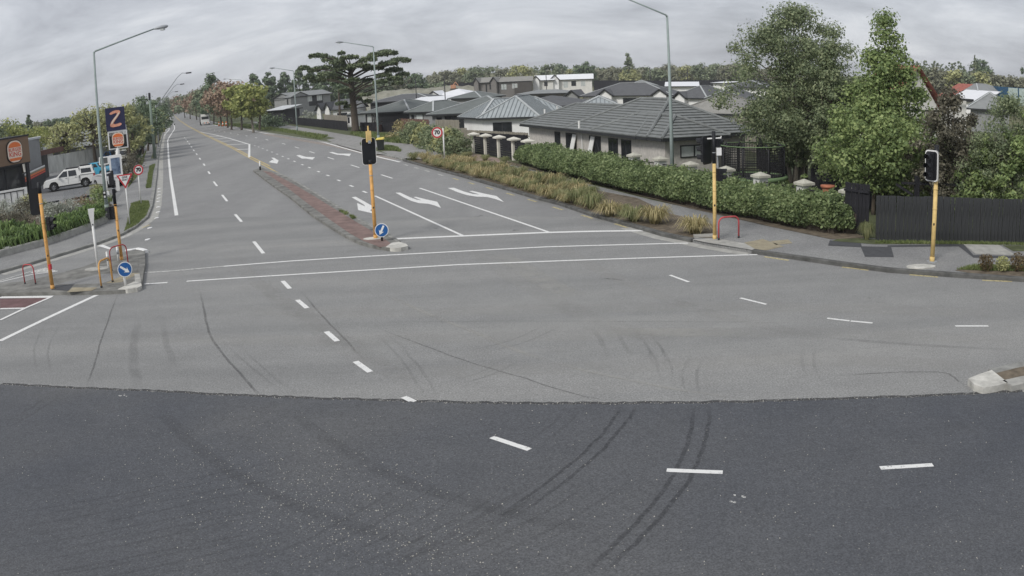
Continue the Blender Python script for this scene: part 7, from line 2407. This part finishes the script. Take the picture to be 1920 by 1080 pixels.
# ---- grass
def grass(name, polys, n, h, seed, parent=None, m='leaf_grass', z=.12):
    r_ = np.random.default_rng(seed)
    vs_ = []
    for poly in polys:
        xs, ys = [p[0] for p in poly], [p[1] for p in poly]
        cnt = 0
        while cnt < n:
            x, y = r_.uniform(min(xs), max(xs)), r_.uniform(min(ys), max(ys))
            ins = False
            for (x0, y0), (x1, y1) in zip([(p[0], p[1]) for p in poly], [(p[0], p[1]) for p in poly[1:] + poly[:1]]):
                if (y0 > y) != (y1 > y) and x < (x1 - x0) * (y - y0) / (y1 - y0) + x0:
                    ins = not ins
            if not ins:
                continue
            cnt += 1
            a = r_.random() * 6.28
            s = np.array([math.cos(a), math.sin(a), 0]) * h * .16
            hh = h * r_.uniform(.5, 1.2)
            tp = np.array([r_.normal() * hh * .4, r_.normal() * hh * .4, hh])
            b = np.array([x, y, z])
            vs_ += [b - s, b + s, b + s * .3 + tp, b - s * .3 + tp]
    o = quads(name, np.array(vs_), m, parent)
    o['kind'] = 'stuff'
    return o


grass('grass', [PL((233, 434), (258, 421), (274, 405), (281, 387), (279, 377), (262, 377), (246, 382), (238, 420), z=.12)], 7000, .09, 1)
grass('grass', [PL((274, 353), (283, 352), (287, 322), (291, 308), (281, 312), z=.12), PL((252, 318), (264, 300), (274, 283), (268, 305), (258, 330), (240, 352), z=.12)], 4000, .14, 2)
grass('grass', [PL((400, 233.5), (470, 240.5), (540, 249), (600, 262), (617, 255), (560, 247), (500, 237), (440, 232), z=.09)], 9000, .26, 3, z=.085)
grass('grass', [PL((656, 250), (690, 262), (740, 268), (768, 270), (748, 258), (700, 252), z=.09)], 7000, .34, 4, z=.085)
grass('grass', [PL((722, 281), (752, 285), (745, 279), (725, 275), z=.09), PL((676, 272), (690, 274), (686, 268), z=.09)], 1500, .25, 5, z=.085)
grass('grass', [PL((1641, 453), (1935, 457), (1935, 460), (1641, 457), z=.12), PL((1794, 505.5), (1826, 498.2), (1935, 500.6), (1935, 509), (1850, 508), z=.12)], 2500, .09, 6)
grass('grass', [PL((640, 394), (655, 401), (648, 404), (636, 397), z=.13), PL((655, 404), (668, 409), (660, 411), z=.13)], 120, .12, 7, z=.13)
grass('grass', [PL((1440, 345), (1480, 345), (1480, 325), (1452, 318), z=.1), PL((1670, 352), (1800, 358), (1830, 340), (1690, 335), z=.1)], 3500, .16, 8, z=.1)

# ---- near trees of the east gardens
b = PD(1492, 338, 49)
tree('garden_tree', 'big silvery grey leaved tree with several stems behind the hedge', V(b.x, b.y, .1), zat(b.x, b.y, 0), 9.2, 'egg', 2.0, 54000, .135, 'leaf_silver', 'bark_pale', .14, None, 11, .095, 70, 5, 210, .25, .6)
bl = PD(1392, 215, 46)
b2 = PD(1560, 335, 46)
tree('garden_tree', 'dense silver-green bush tree filling the gap below the big silver leaved tree', V(b2.x, b2.y, .1), zat(b2.x, b2.y, 70), 4.6, 'egg', .9, 20000, .135, 'leaf_silver', 'bark', .10, None, 12, .12, 16, 2, 90, .3, .6)
b = PD(1508, 335, 50)
tree('garden_tree', 'broad dark silver-green bush tree around the stems of the big silver leaved tree', V(b.x, b.y, .1), zat(b.x, b.y, 165), 5.2, 'egg', .7, 22000, .135, 'leaf_silver', 'bark', .09, None, 19, .11, 20, 3, 110, .3, .6)
b = PD(1662, 365, 42)
tree('garden_tree', 'pointed bright green tree with loose leafy top behind the paling fence', V(b.x, b.y, .1), zat(b.x, b.y, 22), 8.2, 'cone', .8, 38000, .14, 'leaf_green', 'bark', .14, None, 13, .085, 60, 1, 230, .2, .7)
b = PD(1640, 380, 39)
tree('garden_tree', 'low broad fresh green tree crown leaning over the last white pillar', V(b.x, b.y, .1), zat(b.x, b.y, 205), 4.6, 'round', 1.3, 13000, .14, 'leaf_green', 'bark', .10, None, 14, .12, 20, 2, 80, .3, .7)
b = PD(1778, 370, 38)
tree('garden_tree', 'dark purple-brown leaved tree between the green tree and the bushes', V(b.x, b.y, .1), zat(b.x, b.y, 160), 4.0, 'egg', .8, 15000, .13, 'leaf_purple', 'bark', .09, None, 15, .11, 30, 2, 100, .25, .6)
b = PD(1885, 380, 37)
tree('garden_tree', 'tall feathery green bush tree at the edge of the garden', V(b.x, b.y, .1), zat(b.x, b.y, 165), 4.6, 'egg', .3, 16000, .12, 'leaf_silver', 'bark', .09, None, 16, .12, 25, 3, 110, .3, .45)
b = PD(1845, 385, 36.5)
tree('garden_tree', 'mid green shrubby tree before the purple leaved tree', V(b.x, b.y, .1), zat(b.x, b.y, 255), 2.9, 'egg', .2, 6500, .14, 'leaf_green', 'bark', .07, None, 17, .13, 14, 2, 70, .35, .6)
b = PD(1925, 385, 36)
tree('garden_tree', 'leafy green tree cut off at the edge of the picture', V(b.x, b.y, .1), zat(b.x, b.y, 200), 3.2, 'egg', .2, 7000, .15, 'leaf_green', 'bark', .08, None, 18, .13, 14, 2, 70, .3, .6)
for k, (px, d_, tp, w) in enumerate(((1990, 36, 230, 3.8), (2070, 37, 190, 4.2))):
    b = PD(px, 385, d_)
    tree('garden_tree', ('leafy green tree outside the picture edge behind the paling fence', 'second leafy tree outside the picture edge behind the paling fence')[k], V(b.x, b.y, .1), 5.2 + k, w, 'egg', .3, 6000, .16, 'leaf_silver' if k else 'leaf_green', 'bark', .08, None, 25 + k, .13, 14, 2, 70, .3, .6)
b = PD(1725, 372, 40)
bush('low green shrub under the pointed green tree behind the paling fence', V(b.x, b.y, .1), 2.6, 1.5, 'leaf_green', 2200, .16, None, 301)
b = PD(1790, 372, 39)
bush('bright green low shrub behind the post and rail frame', V(b.x, b.y, .1), 3.0, 1.5, 'leaf_green', 2200, .16, None, 302)
b = PD(1500, 345, 40)
bush('small green plant by the terracotta pot', V(b.x, b.y, .1), 1.2, 1.7, 'leaf_green', 500, .14, None, 303)

# ---- the great flat-topped cedar
b = P(667, 249)
dC = math.hypot(b.x, b.y)
t = thing('cedar_tree', 'great flat-topped cedar with layered dark branches beside the footpath', 'tree', V(b.x, b.y, 0))
tp = PD(664, 118, dC)
MB().tube([V(b.x, b.y, -.1), V(b.x, b.y, .5), V(b.x - .1, b.y, 4.0), V(b.x - .25, b.y, 8.2), V(tp.x, tp.y, tp.z)], [.80, .52, .44, .38, .15], 12).build('trunk', 'bark', t, True)
rng = np.random.default_rng(77)
pads = [(592, 105, 26, 5), (618, 112, 30, 6), (632, 118, 30, 6), (655, 108, 34, 5), (640, 128, 40, 6), (672, 124, 44, 6), (690, 112, 34, 6), (706, 103, 32, 6), (722, 97, 24, 4), (733, 100, 26, 5), (728, 120, 36, 6), (748, 112, 30, 5), (762, 114, 16, 4),
        (700, 128, 40, 6), (738, 132, 34, 6), (755, 140, 26, 5), (605, 128, 34, 5), (588, 132, 24, 5), (612, 140, 34, 6), (578, 146, 22, 6), (595, 150, 30, 6), (625, 146, 26, 6), (570, 128, 22, 5), (740, 148, 30, 5), (720, 142, 30, 5), (712, 154, 26, 4), (690, 150, 20, 3),
        (648, 170, 26, 4), (640, 194, 22, 4), (668, 186, 20, 4), (655, 200, 20, 4), (690, 190, 16, 4), (685, 178, 20, 3), (660, 150, 26, 4), (608, 105, 14, 4), (640, 100, 14, 4), (745, 156, 22, 4)]
allp, br = [], MB()
for x, y, w, h in pads:
    dd = dC + rng.normal() * 3.0
    c = PD(x, y, dd)
    sc_ = dd / FOC
    m_ = int(w * 27)
    rr2 = rng.random(m_) ** .5
    a = rng.random(m_) * 2 * math.pi
    px_ = c.x + np.cos(a) * rr2 * w * sc_ * .52
    py_ = c.y + np.sin(a) * rr2 * w * sc_ * .52
    pz_ = c.z + rng.normal(size=m_) * h * sc_ * .34 + (1 - rr2) * h * sc_ * .45
    allp.append(np.stack([px_, py_, pz_], 1))
    hd_ = V(c.x - b.x, c.y - b.y, 0).length
    z_st = max(2.8, min(c.z - .25 - .22 * hd_, zat(tp.x, tp.y, 124)))
    st = V(b.x - .22, b.y, z_st)
    m1 = st.lerp(c, .35) + V(0, 0, .18 * hd_ * .35)
    m2 = st.lerp(c, .7) + V(0, 0, .08 * hd_ * .35)
    br.tube([st, m1, m2, c + V(0, 0, -.12)], [.13, .10, .06, .025], 6, False)
br.build('branches', 'bark', t, True, kind='stuff')
leaf_obj('crown', np.concatenate(allp), .34, 'leaf_cedar', t, 9, .5, up=.6, kind='stuff')
b = PD(637, 210, dC + 22)
tree('pine_tree', 'slender dark pine rising behind the cedar crown', V(b.x, b.y, 0), zat(b.x, b.y, 104), 3.0, 'cone', 6.5, 700, .5, 'leaf_conifer', 'bark', .2, None, 31, .2, 6)

# ---- roadside trees on the east of the main road
for k, (px, py, ty, w, sh, m, n, lab) in enumerate(((474, 230, 158, 6.6, 'round', 'leaf_yellow', 3600, 'yellow-green spring tree with pale trunk, first of the roadside row'), (452, 226, 160, 7.5, 'round', 'leaf_yellow', 3000, 'broad yellow-green roadside tree behind the first one'),
                                                    (433, 225, 158, 9, 'round', 'leaf_rust', 3600, 'russet tinged roadside tree beside the yellow-green pair'), (426, 223, 160, 9, 'egg', 'leaf_far', 3600, 'olive roadside tree behind the truck'),
                                                    (415, 221, 155, 9, 'egg', 'leaf_rust', 3600, 'red-brown roadside tree just behind the truck'), (400, 218, 136, 10, 'cone', 'leaf_conifer', 3200, 'dark pointed conifer standing above the roadside row'),
                                                    (392, 217, 160, 11, 'egg', 'leaf_far', 2600, 'olive tree beyond the truck, tall and rounded'), (380, 215, 166, 12, 'round', 'leaf_rust', 2400, 'reddish tree farther up the road'), (368, 213, 172, 14, 'round', 'leaf_far_brown', 2200, 'brown tree farther up the road'),
                                                    (356, 212, 176, 14, 'round', 'leaf_far', 2000, 'dull green tree near the vanishing point of the road'), (346, 210, 180, 14, 'round', 'leaf_rust', 1800, 'small rusty tree near the vanishing point of the road'),
                                                    (486, 231, 186, 4.5, 'round', 'leaf_rust', 1500, 'small rust coloured tree at the carport corner'))):
    q = P(px, py)
    d_ = math.hypot(q.x, q.y) if k in (0, 11) else (155, 170, 175, 190, 205, 230, 250, 280, 310, 340, 380, 150)[k]
    d_ = {0: 150, 1: 168, 11: 158}.get(k, d_)
    q = PD(px, py, d_)
    tree('roadside_tree', lab, V(q.x, q.y, 0), zat(q.x, q.y, ty), w, sh, 3.4 if k > 1 else 3.0, n, .42 + .0012 * d_, m, 'bark_pale' if k in (0,) else 'bark', .22, 'trees along the main road', 400 + k, .15, 8)
q = PD(376, 214, 420)
q = PD(395, 216, 260)
for k, (x0, x1, tp_, d_, m, lab) in enumerate(((466, 492, 134, 290, 'leaf_conifer', 'tall dark pine behind the yellow-green roadside trees'), (492, 522, 136, 300, 'leaf_conifer', 'second tall pine in the dark row behind the roadside'), (522, 552, 134, 305, 'leaf_conifer', 'third tall pine, just behind the far street lamp'),
                                               (550, 578, 128, 300, 'leaf_conifer', 'fourth tall pine, highest of the dark row'), (574, 604, 127, 310, 'leaf_conifer', 'fifth tall pine touching the cedar branches'), (600, 640, 140, 300, 'leaf_conifer', 'sixth pine half hidden behind the cedar'),
                                               (636, 668, 146, 290, 'leaf_conifer', 'dark rounded conifer behind the cedar trunk'), (668, 702, 150, 300, 'leaf_far', 'grey-green tree seen under the cedar branches'), (700, 736, 148, 310, 'leaf_far', 'grey-green tree beyond the lamp under the cedar'),
                                               (734, 770, 140, 320, 'leaf_far_brown', 'brownish tree at the edge of the cedar crown'), (764, 800, 140, 320, 'leaf_conifer', 'small dark pointed conifer east of the cedar'), (796, 836, 160, 330, 'leaf_far', 'low grey-green tree east of the cedar'))):
    q = PD((x0 + x1) / 2, 200, d_)
    w = (x1 - x0) / 1631 * d_ * 1.25
    tree('pine_tree' if 'pine' in lab else 'distant_tree', lab, V(q.x, q.y, 0), zat(q.x, q.y, tp_), w, 'egg' if k < 6 else 'round', 1.5, 3200, .8, m, 'bark', .3, 'trees behind the estate', 430 + k, .16, 4)

# ---- far trees behind the estate
rr_ = random.Random(21)
labs_far = {}
far = [(838, 128, 34), (866, 124, 32), (893, 121, 34), (920, 119, 34), (948, 122, 32), (975, 118, 36), (1003, 120, 34), (1030, 116, 30), (1052, 115, 28), (1075, 124, 26), (1098, 110, 34), (1124, 122, 28), (1150, 121, 30), (1182, 124, 30), (1206, 121, 30), (1232, 122, 30),
       (1258, 115, 34), (1290, 118, 32), (1318, 113, 36), (1346, 116, 34), (1374, 114, 34), (1400, 116, 36)]
for k, (px, ty, wpx) in enumerate(far):
    d_ = 400 + (k * 37) % 60
    q = PD(px, 150, d_)
    m = ('leaf_far_brown', 'leaf_far', 'leaf_far', 'leaf_spring')[(k * 7) % 4] if k not in (10, 8) else 'leaf_conifer'
    tree('distant_tree', 'hazy far tree number %d along the treeline counted from the cedar'.replace('number %d', '%s') % ('first second third fourth fifth sixth seventh eighth ninth tenth eleventh twelfth thirteenth fourteenth fifteenth sixteenth seventeenth eighteenth nineteenth twentieth twenty-first twenty-second'.split()[k]),
         V(q.x, q.y, 0), zat(q.x, q.y, ty + 6), wpx / 1631 * d_ * 1.35, 'round', 1.0, 2600, .95, m, 'bark', .3, 'trees of the far treeline', 460 + k, .17, 0, nclump=60)
q = PD(1180, 150, 400)
tree('poplar_tree', 'lone tall column shaped poplar above the far treeline', V(q.x, q.y, 0), zat(q.x, q.y, 98), 4.8, 'column', 1, 2200, .75, 'leaf_far', 'bark', .3, None, 490, .2, 0, nclump=80)
def treeline(name, spans, n, leaf, m, seed):
    r_ = np.random.default_rng(seed)
    pts = []
    for x0, x1, y0, y1, d0_, d1_, hb in spans:
        for _ in range(n):
            u_ = r_.random()
            x = x0 + (x1 - x0) * u_
            d_ = d0_ + (d1_ - d0_) * u_ + r_.normal() * 7
            ty = y0 + (y1 - y0) * u_ + 3.0 * math.sin(x * .21 + seed) + 2.2 * math.sin(x * .53) + abs(r_.normal()) * 2
            q = PD(x, ty, d_)
            z = q.z * r_.random() ** .6
            pts.append((q.x, q.y, max(.2, z)))
    o = leaf_obj(name, pts, leaf, m, None, seed, .8)
    o['kind'] = 'stuff'
    return o


treeline('treeline', [(800, 1130, 140, 132, 440, 440, 0), (1110, 1460, 130, 128, 440, 430, 0)], 7000, 1.5, 'leaf_far_brown', 3)
treeline('treeline', [(1640, 1935, 123, 154, 330, 300, 0)], 11000, 1.2, 'leaf_far_brown', 5)
treeline('treeline', [(640, 830, 165, 158, 380, 380, 0), (440, 660, 175, 165, 360, 380, 0)], 5000, 1.2, 'leaf_far', 7)
# poplars and a clipped dome of trees on the eastern skyline
for k in range(22):
    px = 1694 + k * 5.4 + rr_.uniform(-1, 1)
    q = PD(px, 140, 340)
    ty = 111 + rr_.uniform(-3, 7) + (px - 1694) * .03
    tree('poplar_tree', 'thin poplar on the eastern skyline, %s of the row counted from the red roofed house' % 'first second third fourth fifth sixth seventh eighth ninth tenth eleventh twelfth thirteenth fourteenth fifteenth sixteenth seventeenth eighteenth nineteenth twentieth twenty-first twenty-second'.split()[k], V(q.x, q.y, 0), zat(q.x, q.y, ty), 1.9, 'column', 1, 900, .5, 'leaf_far', 'bark', .2, 'row of poplars on the skyline', 500 + k, .25, 0, nclump=40)
for k, (px, ty, wpx, m) in enumerate(((1700, 122, 34, 'leaf_far'), (1728, 124, 34, 'leaf_far'), (1757, 127, 34, 'leaf_far_brown'), (1786, 130, 36, 'leaf_spring'), (1812, 134, 34, 'leaf_far'), (1840, 136, 36, 'leaf_spring'), (1868, 141, 36, 'leaf_far_brown'), (1897, 145, 34, 'leaf_far_brown'), (1922, 148, 34, 'leaf_far_brown'))):
    q = PD(px, 150, 290)
    tree('distant_tree', 'pale budding tree below the skyline poplars, %s from the red roof' % 'first second third fourth fifth sixth seventh eighth ninth'.split()[k], V(q.x, q.y, 0), zat(q.x, q.y, ty), wpx / 1631 * 290 * 1.3, 'round', 1, 2400, .8, m, 'bark', .25, 'budding trees on the eastern side', 530 + k, .17, 0, nclump=60)
q = PD(1838, 140, 330)
tree('distant_tree', 'great dark dome shaped tree on the eastern skyline', V(q.x, q.y, 0), zat(q.x, q.y, 112), 11.5, 'dome', 2, 5200, .75, 'leaf_conifer', 'bark', .3, None, 550, .15, 0, nclump=130)
q = PD(1828, 140, 325)
tree('distant_tree', 'narrow pointed tree top rising out of the dark dome shaped tree', V(q.x, q.y, 0), zat(q.x, q.y, 100), 2.2, 'cone', 8, 350, .6, 'leaf_far', 'bark', .2, None, 551, .2, 0)
q = PD(1917, 150, 330)
tree('distant_tree', 'dark pointed tree at the very edge of the eastern skyline', V(q.x, q.y, 0), zat(q.x, q.y, 127), 3.5, 'cone', 2, 700, .7, 'leaf_conifer', 'bark', .2, None, 552, .2, 0)

# ---- west side trees
for k, (px, py, d_, ty, w, m, n, lab) in enumerate(((123, 304, 112, 226, 6.0, 'leaf_spring', 1900, 'pruned spring tree with dark forked trunk before the stained wall'), (179, 300, 110, 201, 7.0, 'leaf_spring', 2100, 'taller pruned spring tree beside the grey lamp pole'))):
    q = PD(px, py, d_)
    tree('pruned_tree', lab, V(q.x, q.y, 0), zat(q.x, q.y, ty), w, 'round', 2.6, n, .30, m, 'bark', .28, 'pruned trees of the car park', 560 + k, .14, 46, 1, 60)
for k, (px, d_, ty, w, sh, m, n, lab) in enumerate(((100, 130, 236, 6, 'round', 'leaf_spring', 1800, 'thin leafed pale tree behind the stained wall'), (215, 112, 186, 7, 'egg', 'leaf_spring', 1500, 'sparse twiggy tree top above the pylon sign'), (238, 104, 196, 5.5, 'egg', 'leaf_spring', 2200, 'olive green street tree just behind the pylon'),
                                                    (252, 112, 188, 5.0, 'egg', 'leaf_far', 2000, 'olive tree beside the dark evergreen on the west footpath'), (264, 120, 182, 6.5, 'egg', 'leaf_conifer', 2800, 'dark evergreen tree on the west footpath'), (274, 128, 182, 6.0, 'egg', 'leaf_conifer', 2400, 'dark tree just behind the utility pole'),
                                                    (288, 150, 190, 7, 'round', 'leaf_conifer', 1800, 'dark leafy tree past the utility pole'), (297, 165, 197, 5, 'round', 'leaf_spring', 1500, 'yellow-green bush tree over the parked cars'), (300, 200, 196, 7, 'round', 'leaf_conifer', 1500, 'small dark tree farther up the west kerb'),
                                                    (196, 135, 196, 6, 'round', 'leaf_spring', 1400, 'twiggy tree beside the pale gable'), (150, 150, 218, 8, 'round', 'leaf_conifer', 2000, 'dark tree between the two pruned trees'),
                                                    (10, 115, 232, 8, 'round', 'leaf_yellow', 2600, 'bright yellow-green tree above the brown fascia'), (34, 118, 240, 7.5, 'round', 'leaf_yellow', 2600, 'bright yellow-green tree over the burger sign'), (58, 122, 240, 6.5, 'round', 'leaf_yellow', 2200, 'yellow-green tree beside the plant box'),
                                                    (-12, 115, 232, 8, 'round', 'leaf_far', 2200, 'grey-green tree at the picture edge above the restaurant'), (80, 150, 240, 7, 'round', 'leaf_far', 1800, 'grey-green tree beyond the plant box'))):
    q = PD(px, 240, d_)
    tree('street_tree', lab, V(q.x, q.y, 0), zat(q.x, q.y, ty), w, sh, 1.6, n, .34, m, 'bark', .2, 'trees on the west side', 580 + k, .15, 10)
for k, (px, py, d_, lab) in enumerate(((244, 300, 98, 'first cut back bare trunk beside the pale fence'), (252, 295, 104, 'second cut back bare trunk beside the pale fence'))):
    q = PD(px, py, d_)
    tg = MB().tube([V(q.x, q.y, 0), V(q.x, q.y, zat(q.x, q.y, 250))], [.2, .14], 8).build('bare_trunk', 'bark', None, True)
    tag(tg, lab, 'tree trunk')
for k, (px, d_, tp_, wpx, m, lab) in enumerate(((55, 260, 212, 24, 'leaf_conifer', 'dark pointed conifer alone on the western skyline'), (70, 300, 229, 34, 'leaf_far_brown', 'brown far tree on the western skyline'), (100, 300, 224, 36, 'leaf_conifer', 'far dark tree on the western skyline past the conifer'), (130, 300, 220, 36, 'leaf_conifer', 'low dark far tree behind the pruned trees'),
                                                (160, 300, 212, 36, 'leaf_conifer', 'far dark tree behind the taller pruned tree'), (190, 300, 207, 36, 'leaf_far', 'far dull tree behind the grey lamp pole'), (30, 280, 232, 34, 'leaf_conifer', 'far dark tree west of the skyline conifer'), (2, 280, 233, 30, 'leaf_far_brown', 'far brown tree at the western picture edge'),
                                                (225, 300, 203, 36, 'leaf_far', 'far dull tree behind the pylon sign'), (255, 320, 200, 34, 'leaf_far', 'far dull tree behind the west footpath'))):
    q = PD(px, 230, d_)
    tree('distant_tree', lab, V(q.x, q.y, 0), zat(q.x, q.y, tp_), wpx / 1631 * d_ * (1.35 if k else 1.15), 'cone' if k == 0 else 'round', 1, 2200, .7, m, 'bark', .25, 'far trees on the western skyline', 620 + k, .17 if k else .10, 0, nclump=70)
for k, (px, tp_, wpx, d_) in enumerate(((296, 184, 30, 500), (310, 184, 26, 560), (322, 186, 26, 620), (333, 186, 26, 640), (284, 190, 30, 480))):
    q = PD(px, 195, d_)
    tree('distant_tree', 'hazy tree closing the end of the main road, %s from the utility pole' % 'second third fourth fifth first'.split()[k], V(q.x, q.y, 0), zat(q.x, q.y, tp_), wpx / 1631 * d_ * 1.2, 'round', 1, 900, 1.4, 'leaf_far', 'bark', .3, 'trees at the end of the road', 640 + k, .17, 0)
treeline('treeline', [(-20, 200, 246, 212, 330, 330, 0), (190, 300, 212, 200, 340, 420, 0)], 5000, 1.2, 'leaf_far', 11)
hw = P(470, 224)
fa, fb = PD(500, 222, 170), PD(528, 226, 160)
for k, (px, py, d_, w, h, lab) in enumerate(((510, 226, 165, 7, 2.2, 'dark clipped hedge bush before the carport'),)):
    q = PD(px, py, d_)
    bush(lab, V(q.x, q.y, 0), w, h, 'leaf_conifer' if k == 0 else 'leaf_far', 1500, .4, None, 660 + k)
tp_ = PD(455, 240, 160)
tag(MB().tube([V(*P(455, 233)[:2], 0), V(*P(455, 233)[:2], 4.2)], [.16, .13], 8).build('pole', 'white_post', None, True), 'pale round post on the grass verge before the roadside trees', 'post')
# thin lamp columns of the estate
for k, (px, ty, d_) in enumerate(((834, 140, 150), (1025, 141, 200), (1220, 126, 260), (1290, 128, 260), (780, 146, 170))):
    q = PD(px, 170, d_)
    tag(MB().tube([V(q.x, q.y, 0), V(q.x, q.y, zat(q.x, q.y, ty))], .09 if d_ < 210 else .14, 6).build('lamp_column', 'dark_metal', None, True), 'thin dark lamp column among the estate roofs, %s counted from the cedar' % ('second', 'third', 'fourth', 'fifth', 'first')[k], 'lamp column', 'lamp columns of the estate')

# ---- loose stone chips swept across the new seal
rg = np.random.default_rng(314)
chips = []
for k in range(3000):
    if rg.random() < .72:
        u_ = rg.random()
        px, py = 400 + 420 * u_ + rg.normal() * 120, 850 + 200 * u_ ** 1.2 + rg.normal() * 55
    else:
        px, py = rg.uniform(0, 1920), rg.uniform(770, 1079)
    if py < 762 or py > 1090:
        continue
    p = P(px, py, .014)
    r_ = .004 + .012 * rg.random() ** 3
    a = rg.random() * 6.28
    pa = [p + V(math.cos(a + j * 2.09) * r_ * rg.uniform(.7, 1.3), math.sin(a + j * 2.09) * r_ * rg.uniform(.7, 1.3), 0) for j in range(3)] + [p + V(0, 0, r_ * 1.1)]
    chips.append(pa)
for p, d in sample_line([(q.x, q.y) for q in seam_j], .035):
    q = p + V(rg.normal() * .05, abs(rg.normal()) * .09 - .03, .013)
    r_ = .005 + .012 * rg.random() ** 2
    a = rg.random() * 6.28
    chips.append([q + V(math.cos(a + j * 2.09) * r_, math.sin(a + j * 2.09) * r_, 0) for j in range(3)] + [q + V(0, 0, r_)])
cm_ = MB()
for pa in chips:
    cm_.add(pa, [(0, 1, 3), (1, 2, 3), (2, 0, 3)])
cm_.build('gravel', 'stone_chip', kind='stuff')


# ================================================================== light haze in the air
hz = MB().box((0, 1220, 13), (3040, 2600, 28.5)).build('haze', 'white_post')
hz['kind'] = 'stuff'
hm = bpy.data.materials.new('haze')
hm.use_nodes = True
hm.node_tree.nodes.clear()
pv = _node(hm.node_tree, 'ShaderNodeVolumePrincipled', Density=0.0003)
pv.inputs['Color'].default_value = (0.92, 0.94, 0.96, 1)
pv.inputs['Anisotropy'].default_value = 0.2
ho = hm.node_tree.nodes.new('ShaderNodeOutputMaterial')
L(hm.node_tree, pv.outputs[0], ho.inputs['Volume'])
hz.data.materials.clear()
hz.data.materials.append(hm)
